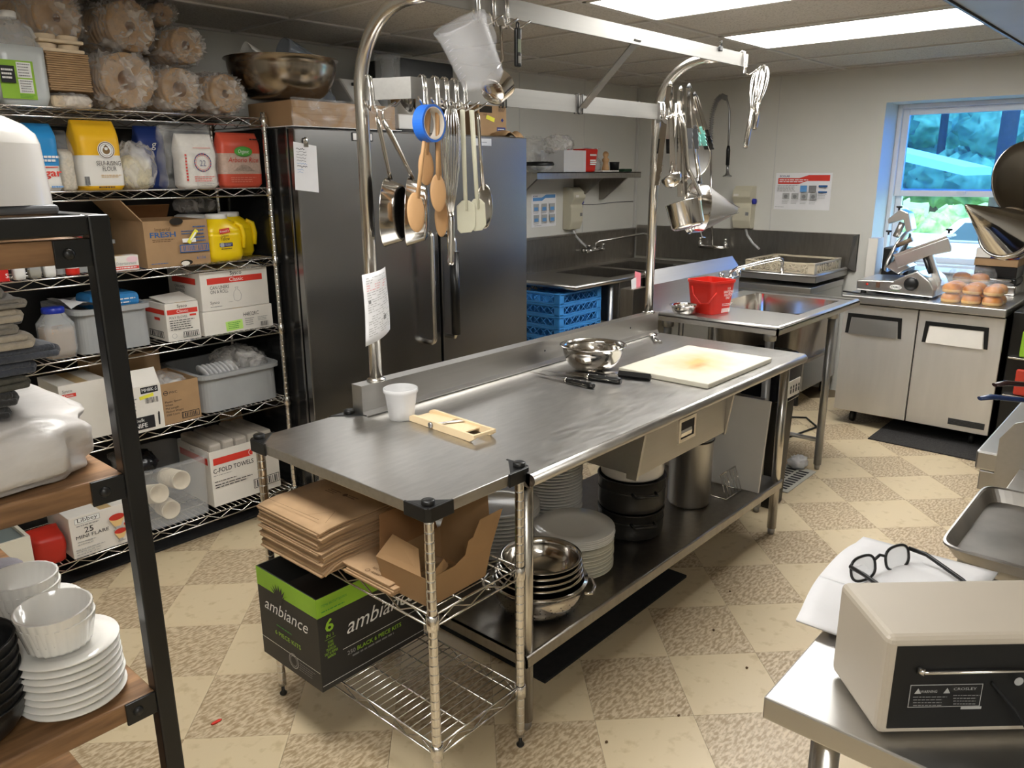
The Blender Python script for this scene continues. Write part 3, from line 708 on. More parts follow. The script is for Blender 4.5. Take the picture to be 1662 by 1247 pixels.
# ---------------- black-framed wooden shelf unit beside the camera
LX0, LX1, LY0, LY1 = -.12, .425, 1.10, 1.98; LT = 1.556
t = thing('shelf_unit', (.15, 1.5, 0), 'black metal shelf unit with brown wooden boards holding towels and dishes', 'shelf')
for x in (LX0, LX1):
    for y in (LY0, LY1):
        MB().box(x-.014, x+.014, y-.0, y+.028, 0, LT, .003).build('upright', BLACKM, t)
b = MB()
for y in (LY0, LY1): b.box(LX0+.014, LX1-.014, y, y+.028, LT-.026, LT, .003)
for x in (LX0, LX1): b.box(x-.014, x+.014, LY0+.028, LY1, LT-.026, LT, .003)
b.build('top_rail', BLACKM, t)
LZ = [LT-.030, 1.196, .838, .45, .12]
for z in LZ:
    o = MB().box(LX0+.014, LX1-.012, LY0+.008, LY1+.02, z-.032, z, .003).build('shelf_board', WOODB, t)
    for x, s_ in ((LX1-.014, -1), (LX0+.014, 1)):
        k = MB().box(min(x, x+s_*.045), max(x, x+s_*.045), LY0+.003, LY0+.008, z-.036, z+.0, .001).build('bracket', BLACKM, o)
        MB().lathe([(0, .005), (.006, .004), (.008, .0), (.008, -.003)], 12, (x+s_*.028, LY0+.003, z-.018), MX.Rotation(math.pi/2, 4, 'X')).build('bolt', BLACK, o)
# ---------------- steel work table in the foreground
t = thing('work_table', (1.25, .0, 0), 'stainless work table with a radio and an open notebook on it', 'table')
TZ = .882
MB().box(.955, 1.552, -.36, .372, TZ-.036, TZ, .003).build('tabletop', STEELY, t)
for x in (1.02, 1.49):
    for y in (.30, -.29):
        b = MB(); b.rod((x, y, .03), (x, y, TZ-.036), .0205, 14); o = b.build('leg', PIPE, t)
        MB().lathe([(0, 0), (.012, 0), (.017, .03), (0, .03)], 12, (x, y, 0)).build('bullet_foot', GALV, o)
MB().box(1.0, 1.51, -.31, .32, .23, .25, .003).build('undershelf', GALV, t)
# ---------------- cooking line on the right: range with ledge and exhaust hood
t = thing('cooking_range', (2.75, .0, 0), 'stainless cooking range with a front ledge beside the work table', 'range')
MB().box(2.56, 3.40, -.45, .26, .12, .86, .006).build('body', STEELV, t)
MB().box(2.56, 3.40, .262, .425, .742, .80, .006).build('front_ledge', STEELY, t)
MB().box(2.56, 2.572, .262, .41, .68, .741, .003).build('ledge_bracket', STEEL, t)
MB().box(2.56, 3.40, -.45, .26, .861, .885, .004).build('cooktop', BLACKM, t)
b = MB(); b.prism([(2.215, .30, .60), (2.215, .322, .70), (2.215, .322, .95), (2.215, .295, .995), (2.215, .24, 1.02), (2.215, -.3, 1.02), (2.215, -.3, .60)], (.010, 0, 0)); gd = b
t2 = thing('equipment_stand', (1.95, -.05, 0), 'stainless equipment stand with an upright side guard next to the range', 'stand')
gd.build('side_guard', STEEL, t2); MB().box(1.60, 2.214, -.36, .27, .845, .8815, .003).build('stand_top', STEELY, t2)
for x in (1.65, 2.17):
    for y in (.21, -.30): MB().tube([(x, y, 0), (x, y, .845)], .0205, 12).build('leg', PIPE, t2)
for x in (2.62, 3.34):
    for y in (-.40, .2): MB().lathe([(0, 0), (.02, 0), (.024, .02), (.018, .05), (.018, .12), (0, .12)], 12, (x, y, 0)).build('leg', GALV, t)
for k in range(4): 
    MB().lathe([(0, .0), (.022, 0), (.02, .025), (0, .028)], 14, (2.66+k*.2, .2615, .66), MX.Rotation(-math.pi/2, 4, 'X')).build('knob', BLACK, t)
t = thing('exhaust_hood', (2.9, .05, 2.0), 'brown-grey steel exhaust hood hanging over the cooking line', 'hood')
HOOD = mat('aged_hood_steel', (.30, .27, .22), .4, .8, .1, 4)
b = MB(); b.prism([(1.5, .57, 2.0), (1.5, .57, 2.23), (1.5, .50, ZC-.005), (1.5, -.6, ZC-.005), (1.5, -.6, 2.0)], (3.2, 0, 0)); b.build('canopy', HOOD, t)
b = MB(); b.box(1.5, 4.7, .572, .58, 1.995, 2.01); b.build('lip', BLACK, t)
# ================================================================ goods on the wire rack
E_ = .0012
def walls5(b, x0, x1, y0, y1, z0, z1, t=.004, mi=0, mo=0):
    b.box(x0, x1, y0, y1, z0, z0+t, mi=mo); b.box(x0, x1, y0, y0+t, z0+t, z1, mi=mo); b.box(x0, x1, y1-t, y1, z0+t, z1, mi=mo)
    b.box(x0, x0+t, y0+t, y1-t, z0+t, z1, mi=mo); b.box(x1-t, x1, y0+t, y1-t, z0+t, z1, mi=mo); return b
def carton(name, label, x0, x1, y0, y1, z0, z1, m, cat='box', group=None, opened=False, bev=.002):
    t = thing(name, ((x0+x1)/2, (y0+y1)/2, z0), label, cat, group)
    b = MB()
    if opened: walls5(b, x0, x1, y0, y1, z0, z1)
    else:
        b.box(x0, x1, y0, y1, z0, z1, bev)
    b.build('carton_body', m, t)
    if not opened:
        s = MB().box((x0+x1)/2-.022, (x0+x1)/2+.022, y0+.001, y1-.001, z1, z1+.0006).build('packing_tape', mat('tan_tape', srgb(196, 168, 120), .3) if 'tan_tape' not in MATS else MATS['tan_tape'], t)
    return t
def front(t, x0, y0, z0, lift=.0008): return Print(t, (x0, y0, z0), (1, 0, 0), (0, 0, 1), lift)
def side(t, x0, y1, z0, lift=.0008): return Print(t, (x0, y1, z0), (0, -1, 0), (0, 0, 1), lift)
def pouch(b, x0, x1, y0, y1, z0, z1, bands=((0, 0),), top=.22, n=28, rows=16, lean=0, wob=.0, seed=0, mi=None):
    cx, cy, hx, hy = (x0+x1)/2, (y0+y1)/2, (x1-x0)/2, (y1-y0)/2
    vs = []
    for r in range(rows+1):
        v = r/rows; k = max(0, (v-(1-top))/top) if top else 0; d = 1-.86*k**1.2; base = min(1, .86+v*3) 
        ring_ = []
        for i in range(n):
            a = 2*math.pi*i/n; c, s_ = math.cos(a), math.sin(a); e = .42
            px = math.copysign(abs(c)**e, c)*hx*base*(1-.04*k); py = math.copysign(abs(s_)**e, s_)*hy*d*base
            q = V((cx+px, cy+py, z0+(z1-z0)*v))
            if wob: q += V((0, 1, 0))*wob*NZ.noise(q*22+V((seed, 0, 0))) + V((1, 0, 0))*wob*NZ.noise(q*17+V((0, seed, 3)))
            if lean: q.y += lean*k
            ring_.append(b.bm.verts.new(q))
        vs.append(ring_)
    for r in range(rows):
        v = (r+.5)/rows; m_ = 0
        for lim, k in bands:
            if v >= lim: m_ = k
        for i in range(n):
            f = b.bm.faces.new((vs[r][i], vs[r][(i+1) % n], vs[r+1][(i+1) % n], vs[r+1][i])); f.smooth = True; f.material_index = m_
    b.bm.faces.new(vs[0][::-1]); f = b.bm.faces.new(vs[-1]); f.material_index = bands[-1][1]
    return b
BAGWHITE = mat('white_bag_paper', srgb(226, 222, 214), .5, 0, .03); BAGBLUE = mat('blue_bag_paper', srgb(40, 140, 205), .4, 0, .04); BAGYEL = mat('yellow_bag_paper', srgb(240, 186, 30), .45, 0, .05)
BAGNAVY = mat('navy_bag_paper', srgb(34, 56, 120), .35, 0, .05); BAGRED = mat('coral_bag_print', srgb(212, 88, 66), .35, 0, .06); GRAIN = mat('pale_grains', srgb(206, 196, 176), .6, 0, .15, 120)
BEAN = mat('cream_dry_beans', srgb(214, 204, 172), .6, 0, .15, 90, .8, 90)
# --- top shelf
z = SZ[0]+.003
t = thing('vinegar_jug', (1.045, 3.23, z), 'clear gallon jug with a green label and white cap', 'jug')
b = MB(); pouch(b, .965, 1.128, 3.165, 3.315, z, z+.195, top=0, rows=6)
b.build('jug_base', WATER, t)
b = MB()
def jug(u, v):
    a = 2*math.pi*u; k = v; w_ = (1-k)**.8; rx = .080*w_+.026*(1-w_); ry = .073*w_+.026*(1-w_)
    e = .42+.58*k
    c, s_ = math.cos(a), math.sin(a)
    return V((1.046+math.copysign(abs(c)**e, c)*rx, 3.24+math.copysign(abs(s_)**e, s_)*ry, z+.195+.095*k))
b.grid(jug, 28, 8, cu=True); b.build('jug_shoulder', CLEARP, t)
MB().lathe([(.024, 0), (.026, .003), (.026, .022), (.022, .026), (0, .026)], 18, (1.046, 3.24, z+.286)).build('cap', WHITEP, t)
b = MB(); b.tube([(1.085, 3.235, z+.272), (1.108, 3.235, z+.262), (1.122, 3.235, z+.225), (1.126, 3.235, z+.18)], .009, 8); b.build('handle', CLEARP, t)
MB().box(.967, 1.075, 3.163, 3.1645, z+.02, z+.145, 0).build('label', LIME, t)
pr = front(t, .967, 3.163, z); pr.rect(.055, .1, .09, .14, INKW); pr.rect(.055, .1, .04, .085, INKW); pr.lines(.058, .098, .092, .138, 5, INKG); pr.lines(.058, .098, .042, .083, 5, INKG); pr.rect(0, .045, .07, .125, INK); pr.lines(.004, .04, .08, .118, 3, INKW, .5); pr.lines(.05, .1, .022, .036, 3, INKGR); pr.done()
tr = MB(); tr.box(-.075, .075, -.12, .12, 0, .009, .003); tr.box(-.066, .066, -.11, .11, .0075, .0095, .0); 
tray0 = None
t = thing('plastic_pack', (1.20, 3.30, z), 'crinkled clear bag of pale lids under the fibre trays', 'bag')
MB().box(1.135, 1.27, 3.2, 3.40, z, z+.045, .015).build('lid_pack', FIBREW, t); MB().blob((1.207, 3.30, z+.028), (.072, .125, .030), .6, .18, 12, 3, 18, flatb=True).build('plastic_bag', BAGF, t)
zz = z+.060
for k in range(17):
    b = MB(); rr = random.Random(k); dx = rr.uniform(-.002, .002)
    b.box(1.13+dx, 1.275+dx, 3.19, 3.42, zz, zz+.0068, .0025)
    b.solo('fibre_tray', FIBRE, 'flat brown moulded fibre tray in the stack beside the jug', 'tray', 'brown fibre trays stacked on the rack'); zz += .0076
for k in range(2):
    b = MB(); o = V((0, 0, zz)); b.box(1.115, 1.265, 3.19, 3.41, zz, zz+.012, .004)
    for i in range(2):
        for j in range(2): b.lathe([(.028, 0), (.033, .022), (.036, .024), (.038, .022), (.033, 0)], 14, (1.152+i*.075, 3.245+j*.11, zz+.006))
    b.solo('cup_carrier', FIBREW, 'pale moulded cup carrier on top of the tray stack', 'cup carrier', 'pale cup carriers on the tray stack'); zz += .031
def sleeve(x, y, zc, r, L, label, seed, tilt=0, hole=.35):
    t = thing('wrapped_bowl_sleeve', (x, y, zc-r*1.08), label, 'bag', 'plastic-wrapped brown bowls on top of the rack')
    m = MX.Translation((x, y, zc)) @ rotz(tilt) @ MX.Rotation(-math.pi/2, 4, 'X')      # local z -> +y
    b = MB(); prof = [(r*hole, .012), (r*.60, .0), (r*.86, 0)]; q = 0
    n = int(L/.03)
    for i in range(n): prof += [(r*.93, q+.002), (r*.95, q+.012), (r*.86, q+.028)]; q += .03
    prof += [(r*.5, q), (0, q)]
    b.lathe(prof, 28, m=m)
    b.lathe([(0, .05), (r*hole*.8, .045), (r*hole, .012)], 28, m=m, mi=1)
    b.build('bowl_stack', [FIBRE, CARDD], t)
    b = MB(); b.blob((0, 0, L/2-.012), (r*1.07, r*1.07, L/2+.04), .75, .20, 11, seed, 30, m=None, fold=True)
    bm = b.bm; bmesh.ops.transform(bm, matrix=m, verts=bm.verts[:])
    for v in bm.verts: v.co.z = max(v.co.z, zc-r*1.04)
    b.build('plastic_bag', BAGF, t)
    return t
sleeve(1.405, 3.175, z+.112, .104, .34, 'plastic-wrapped sleeve of brown bowls with its open end facing out', 1)
sleeve(1.615, 3.19, z+.095, .085, .34, 'plastic-wrapped brown bowls lying between the wide sleeve and the end bag', 2, .1)
sleeve(1.800, 3.17, z+.088, .080, .34, 'crumpled bag of brown bowls at the refrigerator end of the top shelf', 3, .1, .2)
sleeve(1.225, 3.28, z+.318, .098, .30, 'plastic-wrapped brown bowls lying above the cup carriers', 4, .25, .15)
sleeve(1.47, 3.24, z+.315, .098, .34, 'plastic-wrapped brown bowls on top of the wide sleeve', 5, .05, .2)
sleeve(1.675, 3.22, z+.265, .072, .34, 'brown bowl sleeve lying on the two end bags', 6, .1, .25)
sleeve(1.63, 3.30, z+.385, .046, .28, 'thin sleeve of brown bowls near the ceiling', 7, .05, .2)
# --- second shelf
z = SZ[1]+.003
t = thing('sugar_bag', (1.06, 3.24, z), 'blue and white sugar bag with red lettering', 'bag')
b = MB(); pouch(b, .985, 1.122, 3.165, 3.30, z, z+.235, ((0, 0), (.36, 1)), .2, wob=.004); b.build('bag_paper', [BAGWHITE, BAGBLUE], t)
pr = front(t, .985, 3.165, z, .003); pr.text('Sugar', .13, .052, .026, INKR, w=.10, align='RIGHT', bold=.02); pr.lines(.05, .13, .10, .125, 2, INKW, .6); pr.lines(.09, .13, .01, .02, 1, INKBL, .6); pr.rect(.06, .12, .082, .085, INKR); pr.done('lettering')
t = thing('pasta_bag', (1.15, 3.26, z), 'clear bag of dry goods squeezed between the sugar and flour', 'bag')
b = MB(); pouch(b, 1.126, 1.178, 3.19, 3.33, z, z+.15, top=.1, wob=.004, seed=3); b.build('contents', GRAIN, t)
b = MB(); pouch(b, 1.124, 1.180, 3.186, 3.334, z, z+.215, top=.35, wob=.006, seed=4); b.build('plastic_bag', FILMC, t)
t = thing('flour_bag', (1.265, 3.23, z), 'yellow and white paper sack of self-rising flour', 'bag')
b = MB(); pouch(b, 1.183, 1.342, 3.16, 3.29, z, z+.252, ((0, 1), (.06, 0), (.47, 1)), .25, wob=.005, seed=7); b.build('bag_paper', [BAGWHITE, BAGYEL], t)
pr = front(t, 1.183, 3.158, z, .004)
pr.disc(.095, .145, .031, INKW); pr.ring(.095, .145, .029, .003, INKBR); pr.ring(.095, .145, .022, .0015, INKBR); pr.disc(.095, .143, .013, mat('brown_emblem', srgb(128, 100, 62), .6)); pr.poly([(.086, .155), (.095, .164), (.104, .155)], INKBR); pr.disc(.095, .15, .006, INKW)
pr.text('SELF-RISING', .098, .090, .0165, INK, w=.088, align='CENTER'); pr.text('FLOUR', .098, .070, .0165, INK, w=.05, align='CENTER'); pr.lines(.065, .14, .045, .058, 2, mat('tan_ink', srgb(200, 160, 90), .6)); pr.rect(.004, .022, .02, .05, INKLG); pr.bars(.004, .022, .02, .05, INK, 9); pr.lines(.05, .11, .006, .016, 1, INKBR, .6); pr.done('bag_print')
t = thing('dry_bean_bag', (1.41, 3.24, z), 'clear knotted bag of pale dry goods beside the flour', 'bag')
b = MB(); b.blob((1.405, 3.235, z+.062), (.060, .06, .068), .75, .1, 7, 5, 16, flatb=True); b.build('dry_beans', BEAN, t)
b = MB(); b.blob((1.412, 3.235, z+.086), (.072, .068, .092), .8, .16, 9, 6, 18, fold=True, flatb=True); b.build('plastic_bag', BAGF, t)
t = thing('navy_bag', (1.50, 3.30, z), 'navy blue food bag leaning behind the bagged white sack', 'bag')
b = MB(); pouch(b, 1.455, 1.565, 3.27, 3.36, z, z+.245, ((0, 0),), .25, wob=.006, seed=12); b.build('bag_paper', BAGNAVY, t)
pr = front(t, 1.455, 3.268, z, .005); pr.text('g', .045, .16, .03, INKW, shear=.2); pr.done('lettering')
t = thing('food_sack', (1.65, 3.22, z), 'white sack with a round numbered emblem inside a clear bag', 'bag')
b = MB(); pouch(b, 1.565, 1.722, 3.158, 3.25, z, z+.215, ((0, 0),), .3, wob=.004, seed=14); b.build('bag_paper', BAGWHITE, t)
pr = front(t, 1.565, 3.157, z, .004); pr.ring(.088, .102, .037, .005, INKN); pr.ring(.088, .102, .029, .0015, INKR); pr.text('22', .088, .088, .024, INKN, align='CENTER', w=.026)
for k in range(18):
    a = 2*math.pi*k/18; pr.rect(.088+.0335*math.cos(a)-.0022, .088+.0335*math.cos(a)+.0022, .102+.0335*math.sin(a)-.002, .102+.0335*math.sin(a)+.002, INKR, a)
pr.rect(.05, .125, .158, .160, INKR); [pr.rect(.012, .020, .03+k*.012, .038+k*.012, INKR) for k in range(9)]; pr.lines(.045, .135, .025, .05, 3, INKR); pr.lines(.05, .13, .008, .02, 2, INKG); pr.done('bag_print')
b = MB(); pouch(b, 1.50, 1.73, 3.150, 3.262, z, z+.245, top=.5, wob=.010, seed=15, rows=22, n=36); b.build('plastic_bag', FILMC, t)
t = thing('rice_bag', (1.835, 3.2, z), 'coral and clear bag of arborio rice with a green oval logo', 'bag')
b = MB(); pouch(b, 1.742, 1.930, 3.160, 3.235, z, z+.225, ((0, 1), (.22, 0), (.62, 1)), .18, wob=.004, seed=17); b.build('bag_film', [mat('rice_window', srgb(206, 180, 164), .3, 0, .1, 100), BAGRED], t)
pr = front(t, 1.742, 3.158, z, .004); pr.disc(.098, .148, .042, INKGR, .021); pr.disc(.098, .148, .039, mat('leaf_green', srgb(84, 168, 66), .5), .018); pr.text('Organic', .098, .141, .016, INKW, w=.05, align='CENTER', shear=.3); pr.text('Arborio Rice', .094, .104, .021, INKR, w=.14, align='CENTER', shear=.3)
pr.poly([(.045+.1*k/10, .068+.026*math.sin(math.pi*k/10)) for k in range(11)], mat('rice_grain', srgb(186, 164, 150), .6, 0, .2, 160)); pr.lines(.03, .15, .02, .045, 3, mat('pale_coral', srgb(236, 150, 130), .5)); pr.lines(.13, .175, .193, .203, 1, INK, .6); pr.done('bag_print')
# --- third shelf
z = SZ[2]+.003
t = carton('spice_tin', 'red tin beside the salt shakers', .83, .892, 3.16, 3.225, z, z+.105, mat('red_tin', srgb(190, 34, 30), .35), 'tin')
pr = front(t, .83, 3.16, z); pr.text('S', .05, .012, .016, INKW); pr.rect(.0, .06, .06, .064, INKW); pr.done()
def shaker(x, label, fillm, fh):
    t = thing('spice_grinder', (x, 3.185, z), label, 'spice jar', 'spice jars on the rack')
    b = MB(); pouch(b, x-.019, x+.019, 3.166, 3.204, z, z+fh, top=0, rows=3, n=16); b.build('spice', fillm, t)
    b = MB(); pouch(b, x-.0205, x+.0205, 3.1645, 3.2055, z, z+.055, top=0, rows=3, n=16); b.build('glass_jar', CLEARP, t)
    MB().lathe([(.014, 0), (.020, .002), (.020, .036), (.017, .040), (0, .040)], 16, (x, 3.185, z+.055)).build('grinder_cap', BLACK, t)
    MB().box(x-.010, x+.006, 3.1635, 3.1645, z+.048, z+.094).build('label', INKW, t)
    pr = front(t, x-.010, 3.1634, z+.048); pr.bars(.002, .014, .004, .03, INK, 7); pr.done()
SALT = mat('white_salt', srgb(232, 228, 220), .7); PEPP = mat('dried_herbs', srgb(140, 120, 50), .8, 0, .4, 150)
shaker(.93, 'black-capped jar of white salt next to the red tin', SALT, .05); shaker(.981, 'black-capped jar of dried herbs between two salt jars', PEPP, .03); shaker(1.03, 'black-capped jar of white salt next to the grey tub', SALT, .045)
def tub(name, label, x0, x1, y0, y1, z0, z1, m=None, lip=.012, t_=.004, cat='tub', tp=.93, rim=.014):
    t = thing(name, ((x0+x1)/2, (y0+y1)/2, z0), label, cat)
    cx, cy = (x0+x1)/2, (y0+y1)/2; hx, hy = (x1-x0)/2, (y1-y0)/2
    def sec(k, inset, zz, n=32, e=.25):
        return [V((cx+math.copysign(abs(math.cos(a))**e, math.cos(a))*(hx*k-inset), cy+math.copysign(abs(math.sin(a))**e, math.sin(a))*(hy*k-inset), zz)) for a in [2*math.pi*i/n for i in range(n)]]
    rings = [sec(tp, 0, z0), sec(1, lip, z1-rim), sec(1, 0, z1-rim), sec(1, 0, z1), sec(1, lip+t_, z1), sec(tp, t_, z0+t_)]
    b = MB(); vs = [[b.bm.verts.new(p) for p in r] for r in rings]; n = 32
    for a, c in zip(vs, vs[1:]):
        for i in range(n): b.bm.faces.new((a[i], a[(i+1) % n], c[(i+1) % n], c[i]))
    b.bm.faces.new(vs[0][::-1]); b.bm.faces.new(vs[-1])
    b.build('tub_shell', m or GREYTUB, t)
    return t
t = tub('grey_bin', 'small grey plastic bin behind the candle box', 1.06, 1.305, 3.22, 3.50, z, z+.115)
for k, (x, y, zz, label) in enumerate(((1.16, 3.30, 0, 'deli tub with a red lid in the grey bin'), (1.24, 3.28, 0, 'white-lidded deli tub with red print in the grey bin'), (1.20, 3.30, .055, 'red-lidded deli tub on top of the other deli tubs'))):
    t = thing('deli_tub', (x, y, z+.078+zz), label, 'food tub', 'deli tubs in the grey bin')
    MB().lathe([(0, 0), (.032, 0), (.038, .044), (0, .044)], 20, (x, y, z+.078+zz)).build('cup', [WHITEP], t)
    MB().lathe([(.0345, .012), (.0372, .032), (.0366, .032), (.0338, .012)], 20, (x, y, z+.078+zz)).build('red_band', INKR, t)
    MB().lathe([(.041, .0), (.041, .008), (.038, .010), (0, .009)], 20, (x, y, z+.120+zz)).build('lid', WHITEP if k else INKR, t)
t = thing('sauce_bottle', (1.11, 3.185, z), 'red squeeze bottle partly hidden by the black shelf upright', 'bottle')
MB().lathe([(0, 0), (.022, 0), (.024, .01), (.022, .06), (.016, .085), (.010, .095), (0, .095)], 18, (1.11, 3.185, z)).build('bottle_body', REDP, t); MB().lathe([(.009, 0), (.004, .03), (0, .03)], 12, (1.11, 3.185, z+.095)).build('nozzle', REDP, t); MB().lathe([(.0246, .025), (.0235, .055)], 18, (1.11, 3.185, z)).build('label', INKW, t)
t = carton('candle_box', 'white and pink box with red band and script lettering', 1.205, 1.345, 3.155, 3.205, z, z+.058, WCARD)
pr = front(t, 1.205, 3.155, z); pr.disc(.03, .04, .02, mat('pale_pink_print', srgb(236, 205, 210), .6)); pr.disc(.115, .042, .022, mat('pale_pink_print2', srgb(232, 196, 204), .6), .012); pr.text('Classic Entertainment', .07, .022, .013, INKG, w=.118, align='CENTER', shear=.3); pr.rect(.045, .138, .006, .017, INKR); pr.lines(.05, .13, .008, .015, 1, INKW, .5); pr.text('W', .04, .042, .010, INKY); pr.done()
t = carton('produce_carton', 'brown cardboard carton with blue FRESH print and torn hand hole', 1.378, 1.644, 3.155, 3.46, z, z+.182, CARD, opened=True)
b = MB(); b.prism([(1.378, 3.16, z+.182), (1.378, 3.44, z+.182), (1.30, 3.44, z+.27), (1.30, 3.16, z+.27)], (.003, 0, .003)); b.build('flap', CARD, t)
b = MB(); b.prism([(1.40, 3.456, z+.182), (1.62, 3.456, z+.182), (1.61, 3.40, z+.235), (1.41, 3.40, z+.235)], (0, .003, .003)); b.build('flap', CARDD, t)
MB().box(1.385, 1.638, 3.165, 3.45, z+.11, z+.115).build('carton_inside', CARDD, t)
pr = front(t, 1.378, 3.155, z); pr.text('Imperial', .075, .142, .014, INKBR, w=.062, align='CENTER'); pr.text('FRESH', .075, .118, .020, INKB, w=.105, align='CENTER', bold=.02); pr.lines(.03, .12, .098, .112, 2, INKBR); pr.lines(.15, .2, .122, .142, 2, INKB); pr.lines(.2, .255, .09, .16, 5, INKB)
pr.rect(.135, .26, .052, .084, INKB); pr.rect(.139, .256, .056, .080, mat('carton_print_gap', srgb(176, 136, 92), .8)); pr.bars(.142, .254, .058, .078, INKB, 16); pr.rect(.148, .205, .092, .108, INKW); pr.rect(.16, .225, .107, .123, INKY, .9); pr.rect(.175, .215, .112, .118, INKW, .9); pr.lines(.01, .08, .012, .02, 1, INKB); pr.text('6/10#', .2, .022, .012, INKB); pr.disc(.155, .012, .026, mat('hole_dark', (.02, .015, .01), .9), .011); pr.disc(.15, .009, .018, WCARD, .009); pr.disc(.13, .178, .028, MATS['hole_dark'], .014); pr.done()
def mustard(x, y, label):
    t = thing('mustard_jug', (x, y, z), label, 'jug', 'yellow mustard jugs')
    b = MB(); pouch(b, x-.083, x+.078, y-.06, y+.06, z, z+.125, top=0, rows=6, n=32)
    def sh(u, v):
        a = 2*math.pi*u; c, s_ = math.cos(a), math.sin(a); w_ = 1-v**2; e = .42+.58*v
        return V((x-.003+.003*v-.012*v+math.copysign(abs(c)**e, c)*(.0805*w_+.042*(1-w_)), y+math.copysign(abs(s_)**e, s_)*(.06*w_+.042*(1-w_)), z+.125+.055*v))
    b.grid(sh, 32, 8, cu=True); b.build('jug_body', YELLOW, t)
    MB().lathe([(.043, 0), (.045, .002), (.045, .018), (.042, .021), (0, .021)], 24, (x-.012, y, z+.176)).build('cap', WHITEP, t)
    b = MB(); b.tube([(x+.045, y-.045, z+.16), (x+.072, y-.05, z+.145), (x+.08, y-.052, z+.10), (x+.074, y-.054, z+.05)], [.008, .011, .011, .008], 8); b.build('handle', YELLOW, t)
    pr = front(t, x-.083, y-.061, z, .004); pr.rect(.045, .092, .118, .138, INKR, .12); pr.text("French's", .068, .123, .009, INKW, w=.04, align='CENTER', rot=.12); pr.text('Classic', .068, .104, .010, INKBR, w=.035, align='CENTER', shear=.3); pr.text('Yellow', .068, .088, .016, INK, w=.042, align='CENTER'); pr.rect(.04, .1, .062, .078, INKN); pr.disc(.052, .07, .010, INKLG); pr.lines(.066, .096, .065, .075, 2, INKW); pr.lines(.045, .095, .050, .057, 1, INKBR, .5); pr.done('label_print')
mustard(1.732, 3.217, 'yellow mustard jug with a printed label beside the cardboard carton'); mustard(1.862, 3.345, 'yellow mustard jug standing by the rack end post')
MB().box(1.66, 1.77, 3.36, 3.5, z, z+.19, .02).solo('white_tub', WHITEP, 'white tub hidden behind the mustard jugs', 'tub')
b = MB(); b.blob((1.74, 3.43, z+.228), (.09, .07, .035), .7, .15, 8, 9, 14, flatb=True); b.solo('grey_bag', BAGF, 'grey plastic bag lying on the white tub', 'bag')
# --- fourth shelf
z = SZ[3]+.003
t = thing('plastic_jar', (1.035, 3.22, z), 'clear plastic jar with a blue lid beside the towels', 'jar')
b = MB(); pouch(b, .975, 1.09, 3.165, 3.275, z, z+.13, top=0, rows=4, n=24); 
b.grid(lambda u, v: V((1.0325+math.copysign(abs(math.cos(6.2832*u))**(.42+.58*v), math.cos(6.2832*u))*(.0575*(1-v)+.036*v), 3.22+math.copysign(abs(math.sin(6.2832*u))**(.42+.58*v), math.sin(6.2832*u))*(.055*(1-v)+.036*v), z+.13+.04*v)), 24, 4, cu=True); b.build('jar_body', CLEARP, t)
b = MB(); pouch(b, .98, 1.085, 3.17, 3.27, z+.003, z+.115, top=0, rows=3, n=24); b.build('oats', mat('brown_oats', srgb(150, 122, 92), .8, 0, .15, 90), t)
MB().lathe([(.038, 0), (.039, .002), (.039, .018), (.036, .021), (0, .021)], 24, (1.0325, 3.22, z+.17)).build('lid', mat('royal_blue_lid', srgb(30, 50, 160), .35), t)
t = tub('bus_tub', 'grey bus tub holding a blue package on the rack', 1.085, 1.385, 3.16, 3.56, z, z+.172, rim=.02, lip=.014)
t = thing('blue_package', (1.28, 3.33, z+.15), 'glossy blue plastic package on top of the grey bus tub', 'package')
MB().box(1.18, 1.37, 3.24, 3.42, z+.150, z+.212, .02).build('package_film', mat('blue_film', srgb(60, 140, 205), .2, 0, .1, 20), t)
pr = front(t, 1.20, 3.24, z+.155, .0015); pr.lines(.0, .15, .012, .04, 2, INKW); pr.done()
b = MB(); b.grid(lambda u, v: V((1.09+.17*u, 3.20+.25*v, z+.178+.02*math.sin(u*5+v*3)+.012*v)), 9, 9); o = b.solo('white_sheet', PAPER, 'loose white sheet on the left of the grey bus tub', 'paper')
t = carton('glove_box', 'white poly gloves box with a red stripe and black print', 1.425, 1.567, 3.155, 3.36, z, z+.158, WCARD, opened=False)
pr = front(t, 1.425, 3.155, z); pr.text('Sysco', .071, .138, .013, INK, w=.042, align='CENTER', bold=.01); pr.rect(.006, .136, .112, .132, INKR); pr.text('Classic', .071, .117, .012, INKW, w=.05, align='CENTER'); pr.text('POLY GLOVES', .012, .094, .010, INK, w=.075); pr.rect(.1, .128, .098, .106, INKR); pr.lines(.012, .12, .045, .09, 5, INK); pr.rect(.062, .13, .012, .036, INK); pr.rect(.064, .128, .014, .034, WCARD); pr.bars(.066, .126, .015, .033, INK, 8); pr.ring(.024, .024, .010, .0012, INKG); pr.done()
pr = side(t, 1.425, 3.36, z); pr.rect(.01, .195, .112, .132, INKR); pr.rect(.1, .15, .085, .097, INKR); pr.rect(.04, .17, .012, .04, INK); pr.rect(.043, .167, .015, .037, WCARD); pr.bars(.046, .164, .016, .036, INK, 8); pr.done()
b = MB(); b.prism([(1.43, 3.16, z+.160), (1.562, 3.16, z+.160), (1.562, 3.30, z+.18), (1.43, 3.30, z+.172)], (0, 0, .003)); b.build('flap', WCARD, t)
t = carton('liner_case', 'flat white carton with a lime sticker under the can liner box', 1.582, 1.912, 3.155, 3.46, z, z+.102, WCARD)
